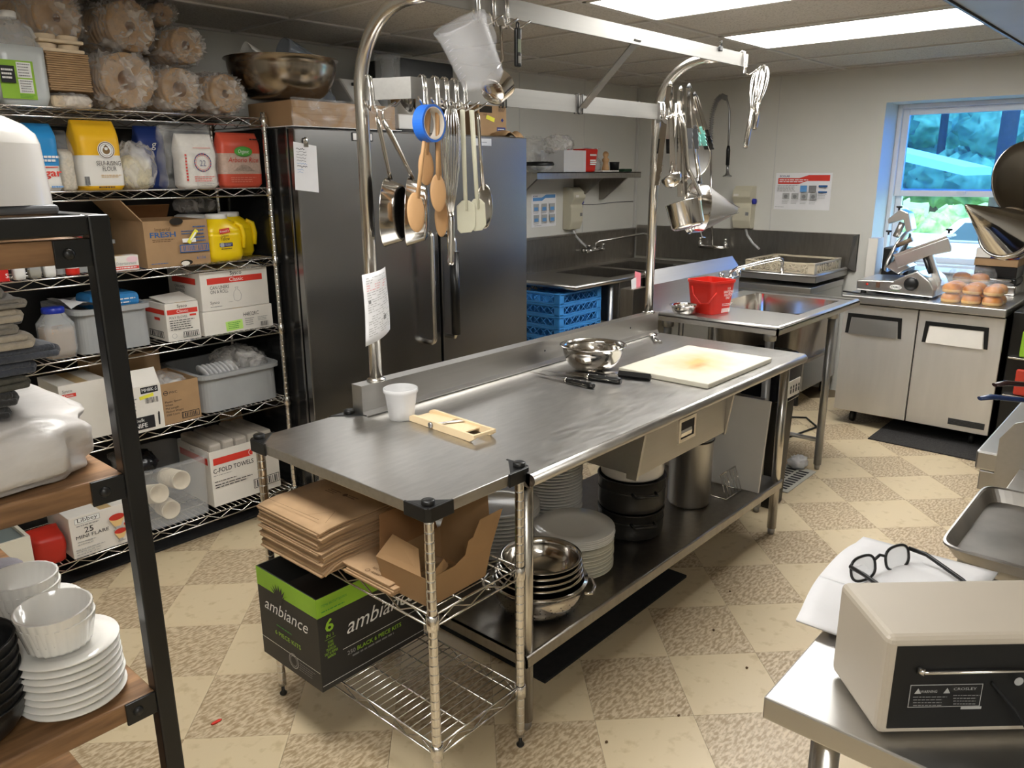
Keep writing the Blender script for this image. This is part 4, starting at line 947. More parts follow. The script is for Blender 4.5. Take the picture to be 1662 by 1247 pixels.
pr = front(t, 1.582, 3.155, z); pr.text('H4832RC', .185, .062, .017, INK, w=.075); pr.rect(.1, .18, .008, .05, LIMEL, .05); pr.lines(.11, .17, .015, .045, 4, INKGR); pr.lines(.19, .235, .02, .055, 4, INKG); pr.lines(.25, .3, .035, .055, 3, INKG); pr.bars(.26, .3, .01, .03, INK, 10); pr.done()
t = carton('can_liner_box', 'white can liners box with a red band on top of a flat carton', 1.588, 1.905, 3.16, 3.45, z+.1035, z+.272, WCARD)
pr = front(t, 1.588, 3.16, z+.1035); pr.text('Sysco', .165, .145, .017, INK, w=.055, align='CENTER', bold=.01); pr.rect(.03, .29, .112, .138, INKR); pr.text('Classic', .165, .118, .017, INKW, w=.065, align='CENTER'); pr.text('CAN LINERS', .04, .090, .015, INK, w=.088); pr.text('ON A ROLL', .04, .072, .015, INK, w=.082); pr.text('Sysco', .035, .028, .013, INK, w=.042); pr.line([(.12, .03), (.14, .03)], .001, INKG)
pr.line([(.148, .035), (.145, .055), (.15, .072), (.16, .082), (.155, .09), (.17, .09), (.165, .082), (.176, .072), (.182, .055), (.178, .035), (.163, .028), (.148, .035)], .0012, INKG); pr.lines(.035, .09, .012, .02, 1, INKG); pr.done()
pr = side(t, 1.588, 3.45, z+.1035); pr.text('Sysco', .14, .145, .015, INK, w=.05); pr.rect(.04, .25, .112, .138, INKR); pr.text('CAN LINERS', .06, .09, .012, INK); pr.text('ON A ROLL', .06, .073, .012, INK); pr.done()
# --- fifth shelf
z = SZ[4]+.003
t = carton('small_sysco_box', 'small white box with a red label behind the shelf upright', 1.0, 1.175, 3.20, 3.42, z+.0, z+.235, WCARD)
pr = front(t, 1.0, 3.20, z); pr.text('Sysco', .012, .205, .011, INK, w=.035); pr.rect(.01, .06, .185, .199, INKR); pr.text('Classic', .016, .188, .009, INKW); pr.done()
t = carton('knife_box', 'white bulk knife box with black label and open top flap', 1.196, 1.356, 3.130, 3.40, z, z+.19, WCARD, opened=True)
b = MB(); b.prism([(1.197, 3.132, z+.19), (1.355, 3.132, z+.19), (1.352, 3.16, z+.252), (1.20, 3.16, z+.252)], (0, .003, .001)); b.build('flap', WCARD, t)
MB().box(1.202, 1.350, 3.137, 3.392, z+.10, z+.104).build('carton_inside', WHITEP, t)
pr = front(t, 1.196, 3.130, z); pr.rect(.078, .148, .158, .184, INK); pr.text('MHBK-S', .113, .165, .014, INKW, w=.06, align='CENTER'); pr.rect(.07, .128, .138, .152, INKY, .15); pr.bars(.092, .145, .115, .138, INK, 12); pr.rect(.003, .12, .012, .065, INK); pr.text('bulk', .062, .045, .014, INKW, align='CENTER'); pr.text('KNIFE', .055, .020, .018, INKW, w=.066, align='CENTER', bold=.01)
pr.poly([(.134, .018), (.14, .018), (.142, .04), (.143, .07), (.139, .076), (.135, .066), (.134, .04)], INK); pr.lines(.005, .06, .09, .15, 4, INKG); pr.done()
t = carton('spoon_carton', 'brown carton of plastic spoons with black print, top open', 1.362, 1.525, 3.15, 3.42, z, z+.175, CARD, opened=True)
b = MB(); b.blob((1.443, 3.28, z+.14), (.07, .11, .05), .7, .15, 9, 4, 16); b.build('clear_bag', BAGF, t)
pr = front(t, 1.362, 3.15, z); pr.ring(.02, .135, .010, .002, INK); pr.rect(.012, .028, .1335, .1365, INK); pr.text('PWC', .035, .129, .011, INK); pr.text('Plastic Spoon', .012, .092, .009, INK, w=.07); pr.text('White', .012, .078, .009, INK); pr.text('Mid Length', .012, .064, .009, INK, w=.055); pr.text('Medium Weight', .012, .050, .009, INK, w=.075); pr.text('1000 Count', .012, .036, .009, INK, w=.055); pr.rect(.078, .155, .012, .04, INK); pr.rect(.081, .152, .015, .037, CARD); pr.bars(.083, .15, .017, .035, INK, 9); pr.done()
t = tub('bus_tub', 'grey bus tub filled with deli lids and plastic bags', 1.530, 1.935, 3.14, 3.56, z+.004, z+.172, rim=.018, lip=.016)
for k in range(8):
    x = 1.60+k*.020; b = MB(); m = MX.Translation((x, 3.245, z+.152)) @ MX.Rotation(math.radians(66), 4, 'Y')
    b.lathe([(0, 0), (.05, 0), (.052, .003), (.052, .008), (.049, .008), (.047, .004), (0, .004)], 24, m=m)
    b.solo('deli_lid', MILKY, 'round milky deli lid standing in the grey bus tub', 'lid', 'deli lids in the bus tub')
b = MB(); b.blob((1.80, 3.30, z+.165), (.105, .13, .072), .8, .22, 8, 12, 22, fold=True); b.solo('plastic_bag', BAGF, 'crumpled clear bag behind the deli lids in the bus tub', 'bag')
b = MB(); b.blob((1.885, 3.42, z+.165), (.045, .09, .055), .8, .22, 8, 14, 16, fold=True); b.solo('plastic_bag', BAGF, 'small crumpled clear bag at the end of the bus tub', 'bag')
MB().box(1.20, 1.50, 3.43, 3.55, z, z+.26, .003).solo('brown_box', CARD, 'plain brown box behind the knife and spoon cartons', 'box')
# --- bottom shelf
z = SZ[5]+.003
t = thing('cream_bin', (.70, 3.3, z), 'cream plastic bin with a grey lid at the end of the bottom shelf', 'bin')
b = MB(); walls5(b, .61, .812, 3.16, 3.5, z, z+.15, .012); b.build('bin_body', CREAMP, t); MB().box(.624, .80, 3.175, 3.485, z+.13, z+.138, .003).build('lid', mat('grey_lid', srgb(120, 128, 126), .4), t)
t = thing('red_bag', (.88, 3.25, z), 'bright red bag beside the glassware box', 'bag')
b = MB(); pouch(b, .822, .935, 3.16, 3.33, z, z+.13, top=.2, wob=.008, seed=30); b.build('bag_body', mat('red_bag_film', srgb(176, 40, 26), .45), t)
t = carton('glassware_box', 'white glassware box picturing red desserts in flared glasses', .945, 1.228, 3.150, 3.40, z, z+.172, WCARD)
pr = front(t, .945, 3.150, z); pr.rect(.02, .115, .140, .163, INKLG); pr.rect(.022, .113, .142, .161, INKW); pr.text('Libbey', .067, .146, .017, INK, w=.075, align='CENTER'); pr.lines(.025, .11, .126, .136, 1, INKG); pr.text('25', .05, .098, .024, INK, w=.034); pr.text('MINI FLARE', .015, .078, .015, INK, w=.125); pr.lines(.02, .09, .05, .07, 2, INKLG); pr.lines(.01, .12, .01, .04, 3, INKLG)
RED2 = mat('dessert_red', srgb(190, 50, 36), .5); YEL2 = mat('dessert_cream', srgb(226, 190, 130), .6)
for (gx, gz, s_) in ((.175, .085, 1.0), (.225, .05, .9), (.182, .03, .8), (.255, .1, .9)):
    pr.poly([(gx-.03*s_, gz+.035*s_), (gx+.03*s_, gz+.035*s_), (gx+.012*s_, gz), (gx-.012*s_, gz)], YEL2); pr.disc(gx, gz+.04*s_, .03*s_, RED2, .014*s_); pr.rect(gx-.008*s_, gx+.008*s_, gz-.012*s_, gz, INKLG); pr.rect(gx-.018*s_, gx+.018*s_, gz-.016*s_, gz-.010*s_, INKLG)
pr.done()
t = tub('clear_bin', 'clear plastic bin holding stacked foam cups on the bottom shelf', 1.235, 1.552, 3.15, 3.52, z, z+.272, m=BINP, rim=.012, lip=.01, tp=.9)
def cupstack(x, y, zc, n, label, a):
    t = thing('cup_sleeve', (x, y, zc-.04), label, 'cups', 'foam cup stacks in the clear bin')
    m = MX.Translation((x, y, zc)) @ MX.Rotation(a, 4, 'X') @ MX.Rotation(-math.pi/2, 4, 'X')
    prof = [(0, .045), (.030, .040), (.037, .0)]
    for i in range(n): prof += [(.042, .001+i*.016), (.042, .005+i*.016), (.0395, .007+i*.016), (.038, .016+i*.016)]
    prof += [(.030, n*.016+.07), (0, n*.016+.07)]
    b = MB(); b.lathe(prof, 24, m=m); b.build('cup_stack', mat('foam_cup_cream', srgb(228, 214, 186), .6) if 'foam_cup_cream' not in MATS else MATS['foam_cup_cream'], t)
cupstack(1.325, 3.20, z+.145, 8, 'stack of cream foam cups lying low in the clear bin', -.3); cupstack(1.425, 3.20, z+.175, 10, 'stack of cream foam cups leaning high in the clear bin', -.15)
cupstack(1.37, 3.21, z+.05, 5, 'short stack of cream foam cups on the bottom of the clear bin', 0)
b = MB(); b.blob((1.325, 3.38, z+.245), (.065, .09, .045), .8, .25, 9, 21, 16, fold=True); b.solo('black_bag', mat('black_film', (.015, .015, .017), .2), 'crumpled black plastic in the clear bin above the cups', 'bag')
t = carton('towel_carton', 'open white C-fold towels carton with a red stripe', 1.562, 1.905, 3.20, 3.50, z, z+.262, WCARD, opened=True)
b = MB(); b.prism([(1.79, 3.50, z+.262), (1.905, 3.50, z+.262), (1.905, 3.52, z+.33), (1.79, 3.52, z+.33)], (0, -.004, 0)); b.build('flap', CARD, t)
pr = front(t, 1.562, 3.20, z); pr.rect(.015, .21, .196, .228, INKR); pr.ring(.205, .212, .015, .0025, INKW); pr.text('C-FOLD TOWELS', .01, .158, .022, INK, w=.20, bold=.01); pr.lines(.01, .1, .143, .15, 1, INKG); pr.lines(.012, .12, .112, .122, 1, INK); pr.lines(.012, .2, .085, .108, 2, INK); pr.rect(.2, .335, .03, .075, INK); pr.rect(.203, .332, .033, .072, WCARD); pr.bars(.206, .329, .036, .069, INK, 12); pr.done()
pr = side(t, 1.562, 3.50, z); pr.rect(.02, .28, .196, .228, INKR); pr.text('Sysco', .12, .236, .014, INK); pr.done()
for k in range(5):
    MB().box(1.572+k*.064, 1.572+k*.064+.060, 3.212, 3.49, z+.17, z+.292+.004*(k % 2), .012).solo('towel_pack', mat('grey_wrapped_towels', srgb(186, 178, 166), .5, 0, .08, 20) if not k else MATS['grey_wrapped_towels'], 'wrapped pack of folded paper towels in the white carton', 'paper towels', 'paper towel packs in the carton')
# ================================================================ things on the prep table
z = PZ+.0006
t = thing('deli_container', (1.535, 1.845, z), 'empty translucent deli container on the prep table', 'container')
MB().lathe([(0, 0), (.038, 0), (.040, .004), (.0505, .088), (.055, .088), (.055, .100), (.0525, .1015), (.0515, .100), (.0490, .088), (.0385, .006), (0, .0035)], 32, (1.545, 1.843, z)).build('cup', MILKY, t)
MB().lathe([(0, 0), (.0375, 0), (.0385, .012), (0, .013)], 24, (1.545, 1.843, z+.004)).build('white_residue', WHITEP, t)
# mandoline slicer: lies diagonally
t = thing('mandoline', (1.59, 1.66, z), 'cream plastic mandoline slicer with a steel blade', 'slicer')
m = frame((1.585, 1.80, z), (-.02, -.30, 0))       # local x along its length
L = .305; W = .088
def lp(x, y, zz): return m @ V((x, y, zz))
b = MB()
for s_ in (-1, 1):
    y0, y1 = (W/2-.008, W/2) if s_ > 0 else (-W/2, -W/2+.008)
    b.prism([lp(0, y0, .0), lp(L-.02, y0, 0), lp(L, y0, .012), lp(L, y0, .024), lp(.02, y0, .024), lp(0, y0, .016)], lp(0, y1, 0)-lp(0, y0, 0), b=.0015)
b.build('side_rail', MANDO, t)
b = MB(); b.prism([lp(.0, -W/2+.008, .010), lp(.135, -W/2+.008, .019), lp(.135, -W/2+.008, .015), lp(.0, -W/2+.008, .006)], lp(0, W/2-.008, 0)-lp(0, -W/2+.008, 0)); b.build('landing_plate', MANDO, t)
b = MB(); b.prism([lp(.15, -W/2+.008, .017), lp(.24, -W/2+.008, .015), lp(.24, -W/2+.008, .011), lp(.15, -W/2+.008, .013)], lp(0, W/2-.008, 0)-lp(0, -W/2+.008, 0)); b.build('feed_plate', MANDO, t)
b = MB(); b.prism([lp(.125, -W/2+.008, .0195), lp(.142, -W/2+.008, .0195), lp(.175, W/2-.008, .0195), lp(.158, W/2-.008, .0195)], (0, 0, .0015)); b.build('blade', POLISH, t)
b = MB(); b.prism([lp(L-.012, -W/2+.006, .010), lp(L, -W/2+.006, .014), lp(L, -W/2+.006, .024), lp(L-.012, -W/2+.006, .022)], lp(0, W/2-.006, 0)-lp(0, -W/2+.006, 0), b=.002); b.build('end_bar', MANDO, t)
b = MB(); b.lathe([(0, 0), (.009, 0), (.009, .006), (0, .007)], 14, m=MX.Translation(lp(.11, -W/2, .012)) @ frame((0, 0, 0), m.to_3x3() @ V((1, 0, 0)), m.to_3x3() @ V((0, -1, 0)))); b.build('knob', GALV, t)
# mixing bowl
def bowl(name, label, c, r, h, mt=POLISH, base=.5, lipw=.008, n=40, group=None, rot=None, cat='bowl'):
    prof = [(0, 0), (r*base, 0)]
    k = 7
    for i in range(1, k+1):
        a = i/k*math.pi/2; prof.append((r*base+(r-lipw-r*base)*math.sin(a), h*(1-math.cos(a))))
    inner = [(q-.0016 if q > .01 else 0, zz+.0018) for q, zz in prof]
    prof += [(r, h), (r, h+.0016), (r-lipw, h+.0018)] + inner[::-1]
    b = MB(); b.lathe(prof, n, c, rot)
    return b.solo(name, mt, label, cat, group)
bowl('mixing_bowl', 'stainless mixing bowl standing on the prep table', (2.47, 1.765, z), .132, .095, lipw=.012, base=.42)
# knives
def knife(tip, butt, label, hl, bw, rivets=True, sq=False, hw=.020):
    tip, butt = V((*tip, z)), V((*butt, z)); d = (butt-tip).normalized(); s_ = V((-d.y, d.x, 0)); L = (butt-tip).length; hb = butt-d*hl
    t = thing('knife', (tip+butt)/2, label, 'knife', 'knives on the prep table')
    b = MB(); up = V((0, 0, 1)); zz = up*.008
    pts = [tip+zz, tip+d*(L-hl)*.25+s_*bw*.55+zz, tip+d*(L-hl)*.55+s_*bw*.9+zz, hb-d*.012+s_*bw+zz, hb-d*.010+s_*.010+zz, hb+s_*.008+zz, hb-s_*.008+zz, tip+d*(L-hl)*.3-s_*.002+zz]
    b.prism(pts, up*.0016); b.build('blade', POLISH, t)
    b = MB()
    if sq: b.tube([hb+up*.012, butt+up*.012], hw*.55, 4, sm=False)
    else:
        p = [hb+up*.0095, hb+d*hl*.2+up*.010, hb+d*hl*.6+up*.0095, butt-d*.015+up*.010, butt+up*.009]
        b.tube(p, [hw*.42, hw*.47, hw*.42, hw*.55, hw*.42], 10)
    o = b.build('handle', BLACK, t)
    if not sq:
        b = MB(); b.tube([hb+up*.0095+s_*0-d*.008, butt-d*.002+up*.0095], hw*.50, 8, flat=.10); b.build('tang', POLISH, o)
        b = MB(); b.tube([hb-d*.012+up*.009, hb+up*.0095], [hw*.4, hw*.48], 10); b.build('bolster', POLISH, t)
        for q in (.25, .5, .75):
            b = MB(); b.lathe([(.0028, 0), (.0028, .001), (0, .0012)], 10, hb+d*hl*q+up*(.0095+hw*.43)); b.build('rivet', POLISH, o)
knife((2.236, 1.893), (2.228, 1.585), 'slim boning knife with black riveted handle farthest from the cutting board', .125, .016)
knife((2.285, 1.845), (2.348, 1.548), 'broad chef knife with black riveted handle lying in the middle of the three', .128, .044, hw=.026)
knife((2.385, 1.775), (2.452, 1.488), 'knife with a plain square black handle touching the cutting board', .125, .028, sq=True, hw=.026)
# cutting board with stains
STAIN = mat('board_with_stains', srgb(208, 203, 186), .5, 0, .02, 5)
nt = STAIN.node_tree; N, Lk = nt.nodes, nt.links
def add_stain(mt, ctr, rad, col, amt):
    nt = mt.node_tree; N, Lk = nt.nodes, nt.links; p = N['Principled BSDF']
    tc = N.new('ShaderNodeTexCoord'); mp = N.new('ShaderNodeMapping'); mp.inputs['Location'].default_value = (-ctr[0]/rad[0], -ctr[1]/rad[1], 0); mp.inputs['Scale'].default_value = (1/rad[0], 1/rad[1], 0)
    nz = N.new('ShaderNodeTexNoise'); nz.inputs['Scale'].default_value = 14; ad = N.new('ShaderNodeMixRGB'); ad.inputs[0].default_value = .25
    Lk.new(tc.outputs['Object'], mp.inputs[0]); ln = N.new('ShaderNodeVectorMath'); ln.operation = 'LENGTH'; Lk.new(mp.outputs[0], ln.inputs[0])
    Lk.new(tc.outputs['Object'], nz.inputs['Vector']); sm = N.new('ShaderNodeMath'); sm.operation = 'MULTIPLY_ADD'; sm.inputs[1].default_value = .8; Lk.new(nz.outputs[0], sm.inputs[0]); Lk.new(ln.outputs['Value'], sm.inputs[2])
    mr = N.new('ShaderNodeMapRange'); mr.inputs[1].default_value = .45; mr.inputs[2].default_value = 1.25; mr.inputs[3].default_value = amt; mr.inputs[4].default_value = 0; Lk.new(sm.outputs[0], mr.inputs[0])
    mx = N.new('ShaderNodeMixRGB'); Lk.new(mr.outputs[0], mx.inputs[0]); mx.inputs[2].default_value = (*col, 1)
    old = p.inputs['Base Color'].links[0].from_socket; Lk.new(old, mx.inputs[1]); Lk.new(mx.outputs[0], p.inputs['Base Color'])
add_stain(STAIN, (.02, .0), (.27, .19), srgb(224, 168, 100), .9)
add_stain(STAIN, (-.03, -.03), (.10, .035), srgb(150, 110, 50), .6)
b = MB(); bx0, bx1, by0, by1 = 2.483, 3.022, 1.268, 1.652
b.box(bx0, bx1, by0, by1, z, z+.019, .004); b.solo('cutting_board', STAIN, 'white plastic cutting board with orange stains on the prep table', 'cutting board')
# small scoop / opener by the backsplash
t = thing('bottle_opener', (3.09, 1.86, z), 'small silver hand opener lying by the backsplash', 'opener')
b = MB(); b.blob((3.135, 1.90, z+.012), (.026, .020, .012), 1, .1, 4, 2, 10); b.build('head', POLISH, t)
b = MB(); b.tube([(3.12, 1.885, z+.010), (3.07, 1.83, z+.006), (3.04, 1.80, z+.005)], [.006, .005, .009], 8); b.tube([(3.125, 1.89, z+.010), (3.06, 1.845, z+.012), (3.03, 1.815, z+.008)], [.005, .004, .006], 8); b.build('handles', POLISH, t)
# ================================================================ cart contents
zc = .572+.003
rr = random.Random(5)
zz = zc
for k in range(26):
    h = .0046 if k < 25 else .005; dx, dy = rr.uniform(-.006, .004), rr.uniform(-.012, .012)
    sag = .012*math.sin(k*.9)*0
    x0, x1, y0, y1 = 1.058+dx, 1.325+dx*.5, 1.612+dy, 1.905+dy*.6
    b = MB(); 
    def fl_(u, v, h0, x0=x0, x1=x1, y0=y0, y1=y1, k=k, zz=zz):
        e = min(u, .25)/.25; droop = -.022*(1-e)**1.5*(1 if k < 8 else .35)*min(1, k/6+.15)
        return V((x0+(x1-x0)*u, y0+(y1-y0)*v, zz+h0+droop*1.0+.0016*NZ.noise(V((u*4, v*4, k)))))
    b.grid(lambda u, v: fl_(u, v, h*.78), 9, 7); b.grid(lambda u, v: fl_(1-u, v, 0), 9, 7)
    bmv = b.bm
    # close the rim
    bmv.verts.ensure_lookup_table(); A = [v for v in bmv.verts][:63]; B = [v for v in bmv.verts][63:]
    idx = lambda i, j: A[i*7+j]; jdx = lambda i, j: B[(8-i)*7+j]
    for i in range(8):
        bmv.faces.new((idx(i, 0), idx(i+1, 0), jdx(i+1, 0), jdx(i, 0))); bmv.faces.new((idx(i+1, 6), idx(i, 6), jdx(i, 6), jdx(i+1, 6)))
    for j in range(6):
        bmv.faces.new((idx(0, j+1), idx(0, j), jdx(0, j), jdx(0, j+1))); bmv.faces.new((idx(8, j), idx(8, j+1), jdx(8, j+1), jdx(8, j)))
    bmesh.ops.recalc_face_normals(bmv, faces=bmv.faces[:])
    lab_ = 'flat brown kraft paper bag in the tall stack on the cart' if k < 25 else 'uppermost brown paper bag of the cart stack, with small print'
    o = b.solo('paper_bag', KRAFT, lab_, 'paper bag', 'kraft paper bags stacked on the cart')
    if k == 25:
        pr = Print(o, (x0, y1, zz+h+.002), (0, -1, 0), (1, 0, 0), .0015); pr.lines(.09, .14, .16, .19, 3, INKBR); pr.disc(.165, .18, .008, INKBR); pr.lines(.175, .22, .17, .19, 2, INKBR); pr.line([(.02, .02), (.25, .03)], .0012, INKBR); pr.line([(.2, .03), (.24, .09), (.28, .03)], .001, INKBR); pr.done('bag_print')
    zz += .0053
for k in range(5):
    dx, dy = rr.uniform(-.004, .004), rr.uniform(-.01, .01)
    b = MB(); b.box(1.112+dx, 1.30+dx, 1.400+dy, 1.595+dy, zc+k*.0062, zc+k*.0062+.0055, .0015)
    o = b.solo('paper_bag', KRAFT, 'small flat brown paper bag between the tall stack and the takeout box' if k < 4 else 'small brown paper bag with recycling print on the cart', 'paper bag', 'small paper bags on the cart')
    if k == 4:
        pr = Print(o, (1.112, 1.595, zc+.0305), (0, -1, 0), (1, 0, 0), .001); pr.text('RECYCLE', .11, .030, .009, INKBR, w=.05, align='CENTER'); pr.ring(.085, .016, .007, .0015, INKBR); pr.lines(.1, .14, .012, .022, 2, INKBR); pr.done('bag_print')
# open kraft takeout box
t = thing('takeout_box', (1.24, 1.39, zc), 'open brown kraft takeout box at the cart corner post', 'box')
m = frame((1.140, 1.290, zc+.002), (1, .02, 0))
def kp(x, y, zz): return m @ V((x, y, zz))
def panel(b, pts, th=.0012):
    pts = [kp(*p) for p in pts]; n = (pts[1]-pts[0]).cross(pts[2]-pts[0]).normalized(); b.prism(pts, n*th)
w_, d_, h_ = .205, .165, .085; f = .012
b = MB(); panel(b, [(0, 0, 0), (w_, 0, 0), (w_, d_, 0), (0, d_, 0)])
panel(b, [(0, 0, 0), (w_, 0, 0), (w_+f, -f, h_), (-f, -f, h_)]); panel(b, [(0, d_, 0), (w_, d_, 0), (w_+f, d_+f, h_), (-f, d_+f, h_)])
panel(b, [(0, 0, 0), (0, d_, 0), (-f, d_+f, h_), (-f, -f, h_)]); panel(b, [(w_, 0, 0), (w_, d_, 0), (w_+f, d_+f, h_), (w_+f, -f, h_)])
b.build('tray', KRAFTB, t)
b = MB(); panel(b, [(w_+f, -f, h_), (w_+f, d_+f, h_), (w_+.045, d_*.85, h_+.14), (w_+.04, d_*.15, h_+.14)]); b.build('lid_flap', KRAFTB, t)
b = MB(); panel(b, [(-f, -f, h_), (.05, -.005, h_+.03), (.07, .0, h_+.0), (.03, -.012, h_-.012)][::-1]); panel(b, [(-f, d_+f, h_), (-f, .01, h_), (.02, .05, h_+.05), (.02, d_-.02, h_+.06)]); b.build('corner_flap', KRAFTB, t)
b = MB(); panel(b, [(.08, -f, h_), (w_+f, -f, h_), (w_+.02, -.045, h_+.115), (.145, -.04, h_+.11), (.13, -.03, h_+.065), (.115, -.028, h_+.06), (.11, -.02, h_+.02)]); b.build('front_flap', KRAFTB, t)
b = MB(); panel(b, [(.0, d_+f, h_), (w_, d_+f, h_), (w_-.02, d_+.03, h_+.10), (.02, d_+.03, h_+.10)]); b.build('back_flap', CARDD, t)
# black printed carton of cutlery kits on the lower cart shelf
zb = .203; x0, x1, y0, y1, z1 = 1.058, 1.438, 1.655, 1.955, .492
t = thing('cutlery_carton', ((x0+x1)/2, (y0+y1)/2, zb), 'open black and lime carton of cutlery kits on the cart', 'box')
b = MB(); walls5(b, x0, x1, y0, y1, zb, z1, .004); b.build('carton_body', BLKCARD, t)
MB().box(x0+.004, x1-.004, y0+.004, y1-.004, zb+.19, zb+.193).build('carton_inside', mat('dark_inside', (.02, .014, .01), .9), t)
b = MB(); 
for (a, c, e, f2) in ((x0-.0006, x1+.0006, y0-.0006, y0), (x0-.0006, x0, y0, y1)): b.box(a, c, e, f2, z1-.058, z1)
b.build('lime_band', LIME, t)
pr = front(t, x0, y0, zb, .0018); W = x1-x0
pr.text('6', .036, .180, .038, LIME, w=.028, align='CENTER', bold=.02); pr.text('IN 1', .036, .162, .010, LIME, w=.024, align='CENTER'); pr.rect(.018, .054, .156, .157, LIME)
for k, s_ in enumerate(('FORK', 'KNIFE', 'TEASPOON', 'SALT & PEPPER', 'NAPKIN')): pr.text(s_, .036, .142-k*.011, .0085, LIME, w=(.018, .02, .032, .044, .026)[k], align='CENTER')
pr.text('ambiance', .088, .142, .050, INKW, w=.255, shear=.35); pr.rect(.075, W-.02, .101, .1025, INKW); pr.text('250', .088, .076, .013, INKLG, w=.028); pr.text('BLACK 6 PIECE KITS', .122, .076, .013, LIME, w=.165, bold=.01); pr.lines(.105, .26, .062, .071, 1, INKG, .6)
pr.rect(.0, W, .02, .0215, INKW); pr.text('ITEM# BKIT6PTBXPRN', .012, .262, .008, INKGR, w=.085); pr.lines(.012, .09, .243, .252, 1, INKGR)
pr.done()
pr = side(t, x0, y1, zb, .0018); W2 = y1-y0
pr.text('ambiance', .03, .165, .040, INKW, w=.22, shear=.35); pr.lines(.09, .17, .125, .135, 1, INKGR); pr.text('6 PIECE KITS', .08, .098, .014, LIME, w=.13, bold=.01)
for k in range(7): a = (k-3)*.33; pr.poly([(.12+.004*math.cos(a), .205), (.12+math.sin(a)*.03-.006*math.cos(a), .225+math.cos(a)*.022), (.12+math.sin(a)*.052, .225+math.cos(a)*.045), (.12+math.sin(a)*.03+.006*math.cos(a), .23+math.cos(a)*.018)], BLKCARD)
pr.rect(0, W2, .062, .0635, INKW); pr.ring(.17, .045, .024, .003, INKLG); pr.ring(.17, .045, .017, .0015, INKLG); pr.lines(.2, .28, .03, .055, 4, INKG); pr.done()
# ================================================================ undershelf of the prep table
z = USZ+.0008
def plate_mesh(r, mt=CHINA, h=.022, well=.5):
    prof = [(0, .002), (r*.50, .002), (r*.52, 0), (r*.56, .001), (r*.62, .006), (r*.98, h-.004), (r, h-.002), (r*.99, h), (r*.64, .0105), (r*.52, .0065), (0, .0055)]
    b = MB(); b.lathe(prof, 40); o = b.build('plate', mt); me = o.data; bpy.data.objects.remove(o); return me
def stack(me, name, x, y, z0, n, dz, label, toplabel, group, cat='plate', jit=.002, seed=0):
    rr = random.Random(seed+31)
    for k in range(n):
        o = bpy.data.objects.new(name, me); COL.objects.link(o); o.location = (x+rr.uniform(-jit, jit), y+rr.uniform(-jit, jit), z0+k*dz); o.rotation_euler = (0, 0, rr.uniform(0, 6))
        tag(o, label if k < n-1 else toplabel, cat, group)
pm = plate_mesh(.140, CHINAB)
stack(pm, 'dinner_plate', 2.015, 1.505, z, 8, .0125, 'ivory rimmed plate in the front stack on the undershelf', 'ivory rimmed plate in the front stack on the undershelf', 'ivory plates in the front stack', seed=1)
pm2 = plate_mesh(.142, CHINA, h=.016)
stack(pm2, 'soup_plate', 2.015, 1.505, z+8*.0125+.012, 5, .0075, 'white wide-rimmed plate on top of the ivory plate stack', 'white wide-rimmed plate crowning the front stack, its well in view', 'white plates on the front stack', seed=2)
pm3 = plate_mesh(.125, CHINA)
stack(pm3, 'dinner_plate', 2.24, 1.79, z, 24, .0125, 'white plate in the tall stack at the back of the undershelf', 'white plate in the tall stack at the back of the undershelf', 'white plates in the tall back stack', seed=3)
stack(pm3, 'dinner_plate', 1.665, 1.80, z, 16, .0125, 'white plate in the stack behind the cart post', 'white plate in the stack behind the cart post', 'white plates behind the cart post', seed=4)
pm4 = plate_mesh(.150, CHINA, h=.024)
stack(pm4, 'platter', 1.950, 1.80, z, 12, .0145, 'large white platter in the stack between the back plate stacks', 'uppermost large white platter beside the tall plate stack', 'large white platters', seed=5)
# nested bowls and colander
t = thing('colander', (1.72, 1.42, z), 'steel colander with loop handles under the nested bowls', 'colander')
r, h = .148, .105; prof = [(0, .004), (.07, 0)]
for i in range(1, 8):
    a = i/7*math.pi/2; prof.append((.07+(r-.07)*math.sin(a), .004+h*(1-math.cos(a))))
prof += [(r+.008, h+.004), (r+.008, h+.007), (r-.003, h+.006)] + [(max(0, q-.003), zz+.003) for q, zz in prof[::-1]]
b = MB(); b.lathe(prof, 40, (1.72, 1.42, z)); b.build('basin', POLISH, t)
b = MB()
for row, (rad, zz) in enumerate(((.128, .030), (.139, .048), (.145, .066))):
    for k in range(26):
        a = 2*math.pi*(k+.5*(row % 2))/26; p = V((1.72+math.cos(a)*(rad+.0010), 1.42+math.sin(a)*(rad+.0010), z+zz)); b.lathe([(0, .0008), (.0022, .0006), (.0022, 0)], 6, p, frame((0, 0, 0), (-math.sin(a), math.cos(a), 0), (math.cos(a), math.sin(a), -.25)))
o = b.build('drain_hole', INK, t); o['kind'] = 'stuff'
for a in (-.95, 2.2):
    c = V((1.72+math.cos(a)*.145, 1.42+math.sin(a)*.145, z+.085)); tdir = V((-math.sin(a), math.cos(a), 0)); od = V((math.cos(a), math.sin(a), 0))
    b = MB(); b.tube([c-tdir*.05, c-tdir*.045+od*.022, c+od*.032, c+tdir*.045+od*.022, c+tdir*.05], .006, 8); b.build('handle', POLISH, t)
for k, (r, zz) in enumerate(((.142, .045), (.138, .062), (.134, .079), (.130, .096))):
    bowl('mixing_bowl', ['dark steel bowl resting directly in the colander', 'steel bowl nested second above the colander', 'steel bowl nested third above the colander', 'shiny steel bowl nested at the top with its mirror-like inside showing'][k], (1.72+.003*k, 1.42, z+zz), r, .085, group='nested steel bowls on the undershelf', base=.35)
